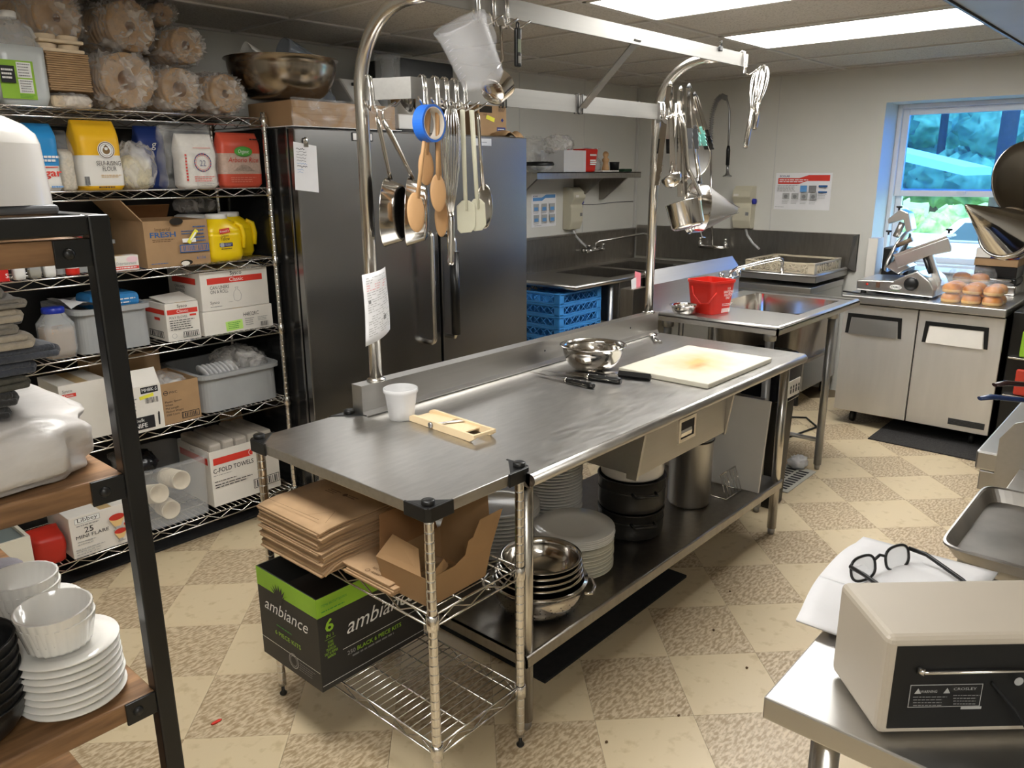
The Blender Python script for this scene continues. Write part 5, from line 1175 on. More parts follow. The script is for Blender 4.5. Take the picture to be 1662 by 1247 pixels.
# pots
def pot(name, label, x, y, z0, r, h, mt, group=None, hand=True, rimm=None):
    t = thing(name, (x, y, z0), label, 'pot', group)
    MB().lathe([(0, 0), (r*.94, 0), (r*.985, .008), (r, .03), (r, h-.004), (r+.004, h-.002), (r+.004, h), (r-.003, h), (r-.004, .006), (0, .005)], 40, (x, y, z0)).build('pot_body', mt, t)
    MB().lathe([(r+.0006, h*.62), (r+.002, h*.63), (r+.002, h*.66), (r+.0006, h*.67)], 40, (x, y, z0)).build('rim_band', rimm or mt, t)
    if hand:
        for a in (-2.2, .94):
            c = V((x+math.cos(a)*r, y+math.sin(a)*r, z0+h*.7)); td = V((-math.sin(a), math.cos(a), 0)); od = V((math.cos(a), math.sin(a), 0))
            b = MB(); b.tube([c-td*.045-od*.003, c-td*.04+od*.03, c+td*.04+od*.03, c+td*.045-od*.003], .006, 8); b.build('handle', mt, t)
    return t
DKPOT = mat('dark_enamel_pot', (.035, .033, .030), .35, .3, .1)
pot('stock_pot', 'dark pot at the bottom of the pot stack on the undershelf', 2.40, 1.52, z, .125, .105, DKPOT)
pot('stock_pot', 'dark pot with loop handles between the lower pot and the white casserole', 2.40, 1.52, z+.108, .128, .125, DKPOT)
t = pot('casserole', 'white enamel casserole on top of the dark pots', 2.40, 1.52, z+.236, .122, .095, WHITEE, hand=False)
b = MB(); b.box(2.25, 2.285, 1.56, 1.62, z+.318, z+.328, .004); b.build('side_grip', WHITEE, t)
t = thing('steel_canister', (2.775, 1.475, z), 'tall brushed steel canister standing on the undershelf', 'canister')
r = .088; MB().lathe([(0, 0), (r-.008, 0), (r, .012), (r, .285), (r+.002, .287), (r+.002, .292), (r-.004, .292), (r-.005, .006), (0, .005)], 40, (2.775, 1.475, z)).build('canister_body', STEELY, t)
MB().lathe([(r+.003, .282), (r+.005, .286), (r+.003, .290), (r+.001, .286)], 40, (2.775, 1.475, z)).build('rim', BLACK, t)
# boards leaning at the table end, little wire rack beside the canister
b = MB(); b.prism([(3.045, 1.29, z), (3.045, 1.72, z), (3.10, 1.72, z+.40), (3.10, 1.29, z+.40)], (.013, 0, -.002), b=.002); b.solo('cutting_board', mat('grey_white_board', srgb(206, 204, 200), .45, 0, .02), 'plain white board leaning upright on the undershelf', 'cutting board')
b = MB(); b.prism([(3.085, 1.33, z), (3.085, 1.78, z), (3.135, 1.78, z+.40), (3.135, 1.33, z+.40)], (.012, 0, -.002), b=.002); b.solo('sheet_pan', ALU, 'dark sheet pan leaning behind the white board', 'pan')
t = thing('wire_stand', (2.93, 1.50, z), 'small chrome wire stand beside the steel canister', 'stand')
b = MB()
for k in range(6): b.rod((2.89+k*.028, 1.36, z+.002), (2.90+k*.028, 1.40, z+.10), .002, 6)
for q in (0, 1): b.rod((2.88+q*.01, 1.36+q*.04, z+.003+q*.097), (3.035+q*.005, 1.36+q*.04, z+.003+q*.097), .003, 6)
b.rod((2.89, 1.36, z+.003), (2.89, 1.6, z+.003), .003, 6); b.rod((3.03, 1.36, z+.003), (3.03, 1.6, z+.003), .003, 6); b.rod((2.885, 1.6, z+.003), (3.035, 1.6, z+.003), .003, 6)
b.build('wire_frame', CHROME, t)
# ================================================================ tools hanging from the pot rack
HOOK = CHROME
def hook(x, y, ztop, drop, label, out=.055, side=1, up=.02):
    """flat double-prong pot hook hung over a bar at (x, y)"""
    t = thing('pot_hook', (x, y, ztop-drop), label, 'hook', 'pot hooks on the rack')
    b = MB(); r = .0032
    for dx in (-.005, .005):
        b.tube([(x+dx, y+.014, ztop-.03), (x+dx, y+.012, ztop+.002), (x+dx, y+.004, ztop+.007), (x+dx, y-.005, ztop+.003), (x+dx, y-.008, ztop-.03), (x+dx, y-.010, ztop-drop+.012), (x+dx+.004*dx/.005, y-.012, ztop-drop), (x+dx+dx*3, y-.024, ztop-drop-.006), (x+dx*8, y-.034, ztop-drop+.006), (x+dx*12, y-.045, ztop-drop+.02)], r, 8)
    b.build('hook_wire', HOOK, t)
    return V((x, y-.03, ztop-drop-.004))
YB_ = 1.812
hk = [hook(x, YB_, 1.876, .08, l) for x, l in ((1.655, 'pot hook holding the blue tape and wooden spoons'), (1.705, 'pot hook beside the wooden spoons'), (1.745, 'pot hook carrying the steel whisks'), (1.785, 'pot hook carrying the cream spatulas'), (1.822, 'pot hook carrying the slotted spoon'))]
h0 = hook(1.555, 1.935, 1.876, .085, 'pot hook next to the curved post with the two saute pans')
# saute pans
def pan(cx, cy, zc, r, depth, label, hl, yaw, mt=POLISH, tilt=.05, htop=None):
    t = thing('saute_pan', (cx, cy, zc-r), label, 'pan', 'saute pans on the pot rack')
    m = MX.Translation((cx, cy, zc)) @ rotz(yaw) @ MX.Rotation(tilt, 4, 'Y') @ MX.Rotation(math.pi/2, 4, 'Y')   # local z -> +x : opening towards -x... flipped below
    b = MB(); prof = [(0, 0), (r*.68, 0), (r*.80, -.010), (r*.97, -depth), (r, -depth-.002), (r, -depth), (r*.985, -depth+.001), (r*.80, -.007), (r*.68, .0025-.006), (0, -.0035)]
    b.lathe(prof, 40, m=m); b.build('pan_body', mt, t)
    MB().lathe([(0, -.0045), (r*.66, -.0045), (r*.78, -.012), (r*.95, -depth+.003)], 40, m=m).build('dark_lining', mat('seasoned_black', (.012, .011, .010), .45) if 'seasoned_black' not in MATS else MATS['seasoned_black'], t)
    b = MB(); p0 = m @ V((-r*.99, 0, -depth*.8)); top = V(htop) if htop else V((cx, cy, zc+r+hl))
    mid = p0.lerp(top, .45)+V((.0, 0, 0)); 
    b.tube([p0-V((0, 0, .004)), p0.lerp(top, .12), mid, p0.lerp(top, .8), top], [.010, .008, .0095, .0105, .009], 10, flat=.45); h = b.build('handle', mt, t)
    b = MB(); c = top+V((0, 0, .012)); b.tube([c+V((math.cos(a)*.004, math.sin(a)*.009*0+math.cos(a)*.006, math.sin(a)*.015)) for a in [2*math.pi*i/12 for i in range(12)]], .0028, 6, closed=True); b.build('hanging_loop', mt, h)
    return t
pan(1.618, 1.868, 1.487, .104, .060, 'polished saute pan hanging nearest the curved rack post', .19, -.88, htop=(1.548, 1.897, 1.765))
pan(1.668, 1.822, 1.487, .104, .060, 'second saute pan with a dark inside hanging outside the first', .19, -.82, htop=(1.562, 1.888, 1.758))
# roll of blue tape
t = thing('tape_roll', hk[0], 'roll of blue masking tape hanging on a pot hook', 'tape')
m = MX.Translation((1.632, 1.765, 1.745)) @ rotz(.12) @ MX.Rotation(math.pi/2, 4, 'X')
b = MB(); b.lathe([(.046, -.019), (.0525, -.019), (.0525, .019), (.046, .019), (.046, -.019)], 40, m=m, smooth=False); b.build('tape', BLUET, t)
MB().lathe([(.0455, -.0195), (.0435, -.0195), (.0435, .0195), (.0455, .0195)], 40, m=m, smooth=False).build('cardboard_core', WCARD, t)
# wooden spoons
def spoon(top, bot, label, w=.028, mt=WOODS, group='wooden spoons on the pot rack', name='wooden_spoon', bl=.105, r=.0065):
    top, bot = V(top), V(bot); d = (bot-top).normalized(); t = thing(name, bot, label, 'spoon', group)
    neck = bot-d*bl
    b = MB(); b.tube([top, top+d*.02, top.lerp(neck, .5), neck+d*.012], [r*.9, r, r*.9, r*1.05], 10); b.build('handle', mt, t)
    b = MB(); m = frame(bot-d*bl*.5, V((1, -.35, 0)), -d)
    b.blob((0, 0, 0), (w, .008, bl*.55), 1, 0, m=m, n=14); b.build('spoon_bowl', mt, t)
    b = MB(); b.blob((0, -.0045, -.006), (w*.78, .006, bl*.43), 1, 0, m=m, n=12); b.build('hollow', mt, t) if 0 else b.bm.free()
spoon((1.636, 1.772, 1.79), (1.563, 1.772, 1.443), 'long wooden spoon slanting away from the others under the blue tape')
spoon((1.668, 1.768, 1.785), (1.655, 1.762, 1.498), 'wooden spoon hanging straight below the blue tape', w=.026, bl=.10)
spoon((1.660, 1.795, 1.785), (1.640, 1.80, 1.575), 'short wooden spoon half hidden behind the other spoons', w=.025, bl=.095)
spoon((1.69, 1.79, 1.785), (1.695, 1.792, 1.42), 'dark-edged wooden spoon hanging behind the whisk', w=.022, bl=.11)
# whisks
def whisk(top, bot, label, r, wl, inv=False, n=7, hr=.011, group='whisks on the pot rack'):
    """wire loop end at top, handle at bottom"""
    top, bot = V(top), V(bot); d = (bot-top).normalized(); t = thing('whisk', bot, label, 'whisk', group)
    u = d.orthogonal().normalized(); v = d.cross(u); neck = top+d*wl
    b = MB()
    for k in range(n):
        a = math.pi*k/n; e = u*math.cos(a)+v*math.sin(a); pts = []
        for i in range(17):
            s_ = i/16; ang = math.pi*s_
            x = math.cos(ang); y = math.sin(ang)
            rad = r*(math.copysign(abs(x)**.75, x)); ln = wl*(1-y**.7)
            pts.append(top+d*(wl*(1-y)**1.25*1.0)+e*(r*x*(1-.88*(1-y)**2.0)))
        b.tube(pts, .0016, 5)
    b.build('wire_loops', CHROME, t)
    b = MB(); b.tube([neck-d*.02, neck, neck+d*.01, bot-d*.01, bot], [hr*.7, hr*.85, hr, hr, hr*.8], 14); b.build('handle', POLISH, t)
whisk((1.728, 1.770, 1.80), (1.704, 1.765, 1.33), 'large steel whisk with a long tube handle among the spoons', .040, .325, n=9)
whisk((1.748, 1.792, 1.795), (1.742, 1.795, 1.46), 'smaller steel whisk hanging behind the large one', .032, .25, n=7, hr=.008)
# cream spatulas
def spatula(top, bot, label, w=.032):
    top, bot = V(top), V(bot); d = (bot-top).normalized(); t = thing('spatula', bot, label, 'spatula', 'cream spatulas on the pot rack')
    b = MB(); k = bot-d*.10; b.tube([top, top.lerp(k, .5), k+d*.03], [.0095, .0085, .0075], 10, flat=.7); b.build('handle', SILI, t)
    x = V((1, -.3, 0)).normalized(); n_ = d.cross(x).normalized()*.007
    b = MB(); pts = [k-x*.012, k-x*w+d*.016, bot-x*w-d*.012, bot-x*(w-.01), bot+x*(w-.016)-d*.002, bot+x*w-d*.018, k+x*w+d*.014, k+x*.012]
    b.prism([p-n_*.5 for p in pts], n_, b=.0025); b.build('blade', SILI, t)
spatula((1.772, 1.768, 1.79), (1.778, 1.766, 1.423), 'wide cream silicone spatula beside the whisks'); spatula((1.806, 1.762, 1.79), (1.824, 1.757, 1.427), 'narrower cream silicone spatula overlapping the wide one', w=.027)
spatula((1.738, 1.800, 1.76), (1.728, 1.805, 1.43), 'pale spatula half hidden behind the large whisk', w=.024)
spoon((1.862, 1.79, 1.785), (1.890, 1.79, 1.435), 'steel slotted spoon hanging past the spatulas', w=.032, mt=POLISH, name='slotted_spoon', group=None, bl=.13, r=.006)
# --- upper bar: jug, measuring cup, thermometer, whisks
UH = [hook(x, 1.666, 2.102, .085, l) for x, l in ((1.735, 'pot hook on the upper bar carrying the plastic jug'), (1.80, 'pot hook on the upper bar carrying the measuring cup'), (1.855, 'pot hook on the upper bar carrying the thermometer'), (3.40, 'pot hook at the upper bar end carrying two whisks'))]
t = thing('measuring_jug', (1.70, 1.63, 1.83), 'frosted plastic measuring jug hanging tilted from the upper bar', 'jug')
ax = V((.085, -.01, -.148)).normalized(); o = V((1.628, 1.628, 1.998)); m = frame(o, ax.cross(V((0, 1, 0))), ax)
b = MB(); b.lathe([(.074, 0), (.077, -.002), (.076, .004), (.070, .03), (.062, .16), (.057, .168), (0, .168), (0, .165), (.056, .164), (.0595, .158), (.067, .03), (.0735, .002)], 40, m=m); b.build('jug_body', JUGP, t)
b = MB(); b.prism([m @ V(p) for p in ((-.062, -.022, .004), (-.062, .022, .004), (-.088, .0, -.010))], (m.to_3x3() @ V((.004, 0, .006)))); b.build('spout', JUGP, t)
b = MB(); b.tube([m @ V(p) for p in ((.060, 0, .012), (.095, 0, .010), (.108, 0, .035), (.102, 0, .085), (.078, 0, .11), (.056, 0, .115))], .0075, 10, flat=1.3); b.build('handle', JUGP, t)
b = MB()
for k in range(9): b.tube([m @ V((math.cos(a)*(.0636-.0001*k*6), math.sin(a)*(.0636-.0001*k*6), .035+k*.013)) for a in [-2.0+.06*q for q in range(5 if k % 2 else 8)]], .0006, 4)
b.build('scale_mark', WHITEP, t)
t = thing('measuring_cup', (1.79, 1.63, 1.80), 'small steel measuring cup hanging below the plastic jug', 'measuring cup')
ax = V((.75, .1, .45)).normalized(); m = frame((1.748, 1.622, 1.828), V((0, 0, 1)).cross(ax), ax)
b = MB(); b.lathe([(0, 0), (.036, 0), (.040, .004), (.042, .055), (.0435, .056), (.0415, .057), (.039, .005), (0, .0025)], 36, m=m); b.build('cup_body', POLISH, t)
b = MB(); a0 = m @ V((0, .041, .050)); b.tube([a0, V((1.80, 1.628, 1.92)), V((1.795, 1.63, 2.012))], [.006, .005, .006], 8, flat=.4); b.build('handle', POLISH, t)
t = thing('thermometer', (1.857, 1.62, 1.90), 'black digital pocket thermometer hanging from the upper bar', 'thermometer')
b = MB(); b.box(1.846, 1.868, 1.612, 1.626, 1.905, 2.012, .005); b.build('case', BLACK, t)
MB().box(1.850, 1.864, 1.6112, 1.6122, 1.945, 1.98, 0).build('display', mat('lcd_green', srgb(150, 160, 140), .3), t); MB().box(1.851, 1.863, 1.6112, 1.6125, 1.915, 1.935, .001).build('label_strip', INKLG, t)
b = MB(); b.tube([(1.857+math.cos(a)*.006, 1.619, 2.018+math.sin(a)*.009) for a in [2*math.pi*i/12 for i in range(12)]], .0025, 6, closed=True); b.build('hanging_ring', BLACK, t)
whisk((3.475, 1.622, 2.04), (3.385, 1.62, 1.705), 'balloon whisk with the lower-hanging handle at the upper bar end', .040, .19, n=6, group='balloon whisks at the bar end'); whisk((3.50, 1.615, 2.055), (3.445, 1.612, 1.785), 'balloon whisk with the higher-hanging handle at the upper bar end', .042, .17, n=6, group='balloon whisks at the bar end')
# --- right cluster on the lower bar end
CH = [hook(3.03-.03*k, YB_, 1.876, .05, l) for k, l in enumerate(('pot hook at the lower bar end under the tongs', 'pot hook on the lower bar end holding the ladle', 'pot hook near the lower bar end holding the strainer'))]
def tongs(top, bot, spread, label, mt=POLISH, tipm=None, w=.026, tl=.085, sd=(1, -.2, 0)):
    top, bot = V(top), V(bot); d = (bot-top).normalized(); s_ = V(sd).normalized(); t = thing('tongs', bot, label, 'tongs', 'tongs on the pot rack')
    for q in (-1, 1):
        e = bot+s_*spread*q; a = top+s_*.006*q; dd = (e-a).normalized(); k = e-dd*tl
        b = MB(); n_ = dd.cross(V((0, 1, .0))).normalized(); wv = dd.cross(n_).normalized()*w*.5
        b.prism([a-wv*.8, a+wv*.8, k+wv, k-wv], n_*.002); arm = b.build('arm', mt, t)
        b = MB(); pts = []
        for i in range(7): pts.append(k+dd*tl*i/6+wv*(1.0 if i % 2 else 1.35)*(1-.3*i/6))
        b.prism(pts+[e-wv*.8, k-wv], n_*.004, b=.0008); b.build('tip', tipm or mt, arm)
    b = MB(); b.tube([top-s_*.008, top+V((0, 0, .012)), top+s_*.008], [.006, .008, .006], 8); b.build('hinge', mt if not tipm else tipm, t)
tongs((3.00, 1.785, 1.945), (2.985, 1.78, 1.55), .05, 'long steel tongs with scalloped tips hanging closest to the curved post')
tongs((3.06, 1.77, 1.93), (3.10, 1.76, 1.50), .018, 'nearly closed steel tongs hanging above the small saucepan')
tongs((3.12, 1.765, 1.945), (3.165, 1.755, 1.70), .022, 'steel tongs with grey silicone tips', tipm=GREYS)
tongs((3.17, 1.79, 1.925), (3.285, 1.78, 1.715), .02, 'steel tongs with mint silicone tips', tipm=MINT, tl=.06)
tongs((3.215, 1.79, 1.92), (3.345, 1.775, 1.70), .018, 'steel tongs with black silicone tips next to the mint ones', tipm=BLACK, tl=.07)
tongs((3.03, 1.81, 1.90), (3.03, 1.82, 1.68), .03, 'tongs with black tips half hidden behind the ladle handle', tipm=BLACK, tl=.06)
t = thing('ladle', (3.015, 1.785, 1.55), 'round steel ladle hanging bowl down among the tongs', 'ladle')
b = MB(); b.tube([(3.045, 1.78, 1.88), (3.04, 1.778, 1.75), (3.028, 1.776, 1.63), (3.02, 1.776, 1.60)], [.007, .0065, .006, .008], 8, flat=.5); b.build('handle', POLISH, t)
m = MX.Translation((3.005, 1.765, 1.583)) @ MX.Rotation(-.5, 4, 'X'); b = MB(); b.lathe([(0, -.045), (.022, -.040), (.036, -.028), (.044, -.008), (.046, .0), (.044, .001), (.034, -.024), (.020, -.036), (0, -.041)], 28, m=m); b.build('ladle_bowl', POLISH, t)
t = thing('ladle', (3.16, 1.80, 1.53), 'small steel ladle half hidden behind the saucepan', 'ladle')
b = MB(); b.tube([(3.12, 1.80, 1.88), (3.15, 1.80, 1.60)], [.006, .006], 8, flat=.5); b.build('handle', POLISH, t)
b = MB(); b.lathe([(0, -.03), (.02, -.025), (.03, 0), (.028, .001), (.018, -.022), (0, -.027)], 24, (3.155, 1.80, 1.575)); b.build('ladle_bowl', POLISH, t)
# round mesh strainer
MESH = film('fine_steel_mesh', (.22, .21, .195), .72, .4)
t = thing('strainer', (3.33, 1.83, 1.58), 'round fine mesh strainer hanging behind the tongs', 'strainer')
m = frame((3.325, 1.835, 1.665), (1, -.45, 0), V((.40, .9, .1)))
b = MB(); b.tube([m @ V((math.cos(a)*.088, math.sin(a)*.088, 0)) for a in [2*math.pi*i/40 for i in range(40)]], .0045, 8, closed=True); b.build('rim', PIPE, t)
b = MB(); b.lathe([(.087, 0), (.075, .022), (.05, .038), (.02, .046), (0, .047)], 36, m=m); b.build('mesh', MESH, t)
b = MB(); b.tube([m @ V((-.045, .072, 0)), (3.22, 1.83, 1.80), (3.16, 1.82, 1.90)], [.005, .006, .006], 8); b.build('handle', PIPE, t)
# small saucepan
t = thing('saucepan', (3.11, 1.77, 1.35), 'small steel saucepan hanging by its long handle', 'pan')
ax = V((-.12, -.30, -1)).normalized(); m = frame((3.12, 1.765, 1.475), V((1, 0, 0)), -ax)
b = MB(); b.lathe([(.078, 0), (.080, .001), (.0785, -.002), (.072, -.10), (.062, -.112), (0, -.112), (0, -.109), (.060, -.109), (.0695, -.099), (.076, -.002)], 40, m=m); b.build('pan_body', POLISH, t)
MB().lathe([(.055, -.1125), (.045, -.1135), (.045, -.1125)], 36, m=m).build('base_ring', STEEL, t)
b = MB(); b.tube([m @ V((0, -.078, -.012)), m @ V((.0, -.088, .01)), (3.10, 1.74, 1.62), (3.075, 1.75, 1.78), (3.05, 1.765, 1.85)], [.010, .009, .010, .009, .007], 10, flat=.45); b.build('handle', POLISH, t)
# conical chinois
t = thing('chinois', (3.40, 1.80, 1.40), 'conical fine mesh chinois strainer pointing to the wall', 'strainer')
ap, bs = V((3.425, 1.655, 1.432)), V((3.262, 1.80, 1.448)); ax = (ap-bs).normalized(); L = (ap-bs).length; m = frame(bs, ax.cross(V((0, 1, .2))), ax)
b = MB(); b.lathe([(.106, .05), (.014, L-.006), (.0, L)], 40, m=m); b.build('mesh_cone', MESH, t)
b = MB(); b.lathe([(.114, -.004), (.119, -.002), (.115, .002), (.1085, .048), (.1075, .052), (.1065, .048), (.1125, .002)], 40, m=m); b.build('steel_band', POLISH, t)
b = MB()
for k in range(4):
    a = math.pi/2*k+.4; p = m @ V((math.cos(a)*.113, math.sin(a)*.113, .01)); q = m @ V((math.cos(a)*.016, math.sin(a)*.016, L+.002)); b.rod(p, q, .0022, 6)
b.build('guard_wire', CHROME, t)
b = MB(); h = m @ V((0, 0, 0)); b.tube([V((3.27, 1.77, 1.55)), V((3.235, 1.78, 1.68)), V((3.20, 1.80, 1.86))], [.010, .010, .008], 10, flat=.5); b.build('handle', POLISH, t)
b = MB(); b.tube([V((3.30, 1.772, 1.345)), V((3.30, 1.76, 1.315)), V((3.325, 1.76, 1.312))], .003, 6); b.build('rest_hook', CHROME, t)
# ================================================================ on top of the refrigerator
z = 1.798
t = thing('flat_carton', (2.25, 3.15, z), 'flat brown carton wrapped in torn clear plastic on the refrigerator', 'box')
b = MB(); b.prism([(1.985, 2.985, z+.004), (2.545, 2.985, z+.004), (2.545, 3.33, z+.004), (1.985, 3.33, z+.004)], (0, 0, .105), b=.004); b.build('carton_body', CARD, t)
for k in range(3): MB().box(1.984, 2.546, 2.984, 2.9855, z+.028+k*.026, z+.0290+k*.026).build('layer_line', CARDD, t)
b = MB(); b.grid(lambda u, v: V((1.975+.58*u, 2.978-.004*math.sin(u*23)*math.sin(v*9), z+.003+.115*v)), 24, 8); b.grid(lambda u, v: V((1.975+.58*u, 2.978+.36*v, z+.115+.006*NZ.noise(V((u*9, v*6, 1))))), 24, 12); b.build('plastic_wrap', FILMC, t)
MB().box(1.96, 2.56, 2.96, 3.34, z+.0005, z+.0035).build('white_liner', PAPER, t)
bowl('mixing_bowl', 'wide dark steel mixing bowl on the flat carton', (2.085, 3.19, z+.122), .245, .165, mt=mat('tarnished_steel', (.42, .36, .29), .2, 1, .25, 3, rvar=.06), base=.5, lipw=.012, n=48)
t = thing('blender_jar', (2.21, 3.22, z+.205), 'smoky clear blender jar lying in the big steel bowl', 'blender jar')
m = frame((2.10, 3.19, z+.335), (.0, 1, 0), V((.22, .03, -.07)))
b = MB(); b.lathe([(.052, -.005), (.055, 0), (.052, .01), (.036, .19), (.032, .2), (0, .2), (0, .196), (.031, .195), (.049, .01), (.050, -.004)], 28, m=m); b.build('jar', BLUEJAR, t)
b = MB(); b.tube([m @ V(p) for p in ((0, -.05, .02), (0, -.085, .025), (0, -.085, .11), (0, -.045, .13))], .008, 8); b.build('handle', BLUEJAR, t)
MB().lathe([(.034, .196), (.036, .2), (.036, .225), (0, .227)], 24, m=m).build('collar', BLACK, t)
t = thing('white_funnel', (1.98, 3.2, z+.235), 'white plastic scoop sticking out of the big steel bowl', 'scoop')
b = MB(); b.grid(lambda u, v: V((1.93+.16*u, 3.16+.10*v, z+.330-.075*u+.02*math.sin(v*3.14)-.06*(v-.5)**2)), 8, 8); o = b.build('scoop_blade', WHITEP, t); o.modifiers.new('s', 'SOLIDIFY').thickness = .003
t = thing('food_processor', (2.66, 3.35, z), 'white food processor base with a red button on the refrigerator', 'appliance')
b = MB(); b.prism([(2.56, 3.26, z), (2.56, 3.26, z+.10), (2.56, 3.42, z+.27), (2.56, 3.50, z+.27), (2.56, 3.50, z)], (.17, 0, 0), b=.012); b.build('housing', WHITEP, t)
b = MB(); b.box(2.66, 2.685, 3.38, 3.395, z+.245, z+.275, .004); b.build('red_switch', REDP, t); MB().box(2.61, 2.63, 3.375, 3.39, z+.235, z+.25, .002).build('black_switch', BLACK, t)
t = thing('water_carboy', (2.50, 3.52, z), 'clear rounded jug with a dark blue base behind the steel bowl', 'jug')
MB().lathe([(0, 0), (.075, 0), (.078, .01), (.078, .05), (0, .05)], 24, (2.47, 3.46, z)).build('base', mat('navy_base', (.01, .015, .10), .3), t); MB().lathe([(.078, .05), (.08, .12), (.072, .18), (.04, .22), (.03, .24), (0, .24)], 24, (2.47, 3.46, z)).build('dome', BLUEJAR, t)
t = thing('glass_canister', (2.86, 3.40, z), 'clear glass canister in front of the black box', 'canister')
MB().lathe([(0, 0), (.062, 0), (.066, .01), (.066, .38), (.060, .38), (.060, .01), (0, .006)], 28, (2.86, 3.40, z)).build('canister_body', CLEARP, t); MB().lathe([(.068, .38), (.068, .40), (0, .402)], 28, (2.86, 3.40, z)).build('lid', CLEARP, t)
MB().box(2.95, 3.36, 3.42, 3.72, z, z+.405, .004).solo('black_box', BLACKM, 'long black box standing at the back of the refrigerator top', 'box')
t = thing('coffee_urn', (2.72, 3.12, z), 'white and steel appliance under the lower rack bar', 'appliance')
MB().box(2.62, 2.80, 3.05, 3.2, z+.016, z+.085, .006).build('base', WHITEP, t); MB().box(2.61, 2.81, 3.04, 3.21, z+.0005, z+.015, .003).build('foot_rail', BLACK, t); MB().lathe([(0, .085), (.07, .085), (.07, .18), (.074, .185), (0, .188)], 28, (2.71, 3.125, z)).build('steel_cylinder', POLISH, t)
b = MB(); b.prism([(2.85, 3.22, z+.002), (3.10, 3.2, z+.002), (3.12, 3.30, z+.19), (2.87, 3.32, z+.19)], (0, .008, 0)); b.solo('grey_folder', mat('grey_board', srgb(150, 146, 140), .7), 'grey cardboard sheet leaning behind the rack bar', 'sheet')
t = carton('stock_box', 'brown carton numbered 8507 at the end of the refrigerator top', 3.225, 3.455, 3.10, 3.36, z+.0008, z+.165, CARD)
pr = front(t, 3.225, 3.10, z); pr.text('8507', .165, .135, .020, INK, w=.05); pr.rect(.15, .22, .02, .052, INKN); pr.lines(.158, .21, .028, .046, 2, INKW); pr.rect(.062, .13, .085, .107, INKY, -.25); pr.rect(.185, .201, .082, .098, INKN, .785); pr.rect(.01, .11, .125, .16, MATS['hole_dark']); pr.text('tork', .04, .11, .013, INKBR); pr.done()
b = MB(); b.grid(lambda u, v: V((3.30+.155*u, 2.97+.12*v, z+.003+.035*u*v*(1-v)*4+.02*math.sin(u*6))), 8, 6); o = b.solo('torn_cardboard', CARD, 'torn piece of brown cardboard in front of the 8507 carton', 'cardboard'); o.modifiers.new('s', 'SOLIDIFY').thickness = .003
# ================================================================ prep sink beyond the table
SX0, SX1, SY0, SY1, SZ_ = 3.37, 4.44, 1.395, 2.06, .93
t = thing('prep_sink', (3.9, 1.72, 0), 'stainless prep sink with drainboard and slanted backsplash behind the prep table', 'sink')
bx = (3.80, 4.36, 1.48, 1.96)
b = MB(); zt = SZ_-.012
for a in ((SX0, bx[0], SY0, SY1), (bx[1], SX1, SY0, SY1), (bx[0], bx[1], SY0, bx[2]), (bx[0], bx[1], bx[3], SY1)): b.box(*a, zt-.005, zt)
b.build('deck', STEELY, t)
b = MB(); r = .014
b.tube([(SX0+r, SY1, SZ_-r), (SX0+r, SY0+r, SZ_-r), (SX1-r, SY0+r, SZ_-r), (SX1-r, SY1, SZ_-r)], r, 10); b.box(SX0, SX0+.01, SY0, SY1, SZ_-.04, SZ_-.01); b.box(SX0, SX1, SY0, SY0+.01, SZ_-.04, SZ_-.01); b.build('rolled_rim', STEEL, t)
b = MB(); dz = .26; h = []
def bs_(u, v):
    a = 2*math.pi*u; c, s_ = math.cos(a), math.sin(a); k = 1-.10*v; e = .22
    return V(((bx[0]+bx[1])/2+math.copysign(abs(c)**e, c)*(bx[1]-bx[0])/2*k, (bx[2]+bx[3])/2+math.copysign(abs(s_)**e, s_)*(bx[3]-bx[2])/2*k, zt-dz*min(1, v*1.0)))
b.grid(bs_, 40, 5, cu=True); b.poly([bs_(i/40, 1) for i in range(40)]); b.build('basin', POLISH, t)
b = MB(); b.box(bx[0]+.005, bx[1]-.005, bx[2]+.005, bx[3]-.005, zt-dz-.02, zt-dz-.004); b.build('basin_underside', STEELD, t)
b = MB(); b.grid(lambda u, v: bs_(u, v)+(bs_(u, v)-V((4.08, 1.72, .8))).normalized()*.004-V((0, 0, .004)), 40, 5, cu=True); b.build('basin_outer', STEELD, t)
MB().lathe([(0, .002), (.03, .002), (.04, .0), (.04, .004), (0, .004)], 20, (4.08, 1.72, zt-dz+.001)).build('drain', CHROME, t)
b = MB(); b.prism([(SX0, SY1, zt), (SX0, SY1-.008, zt), (SX0, SY1-.004, 1.062), (SX0, SY1+.045, 1.125), (SX0, SY1+.05, 1.12), (SX0, SY1+.004, 1.055), (SX0, SY1+.004, zt)], (.955, 0, 0)); b.build('backsplash', STEEL, t)
b = MB(); b.box(bx[1]+.003, bx[1]+.010, SY0+.03, SY1, zt, zt+.0)  ; b.bm.free()
for x, y in ((3.425, 1.455), (3.425, 1.99), (4.178, 1.445), (4.178, 1.99)):
    b = MB(); b.rod((x, y, .03), (x, y, zt-.005), .0205, 14); o = b.build('leg', GALV, t); MB().lathe([(0, 0), (.012, 0), (.017, .03), (0, .03)], 12, (x, y, 0)).build('bullet_foot', GALV, o); MB().lathe([(.0205, 0), (.029, .004), (.031, .06), (.0205, .062)], 14, (x, y, zt-.068)).build('leg_socket', GALV, o)
b = MB(); b.rod((4.178, 1.46, .17), (4.178, 1.98, .17), .013, 10); b.build('cross_brace', GALV, t)
f = MB(); fx = 4.12
f.tube([(fx-.10, SY1-.004, 1.02), (fx-.10, SY1-.045, 1.02), (fx-.10, SY1-.055, 1.035)], .013, 10); f.tube([(fx+.10, SY1-.004, 1.02), (fx+.10, SY1-.045, 1.02), (fx+.10, SY1-.055, 1.035)], .013, 10); f.rod((fx-.10, SY1-.05, 1.02), (fx+.10, SY1-.05, 1.02), .012, 10)
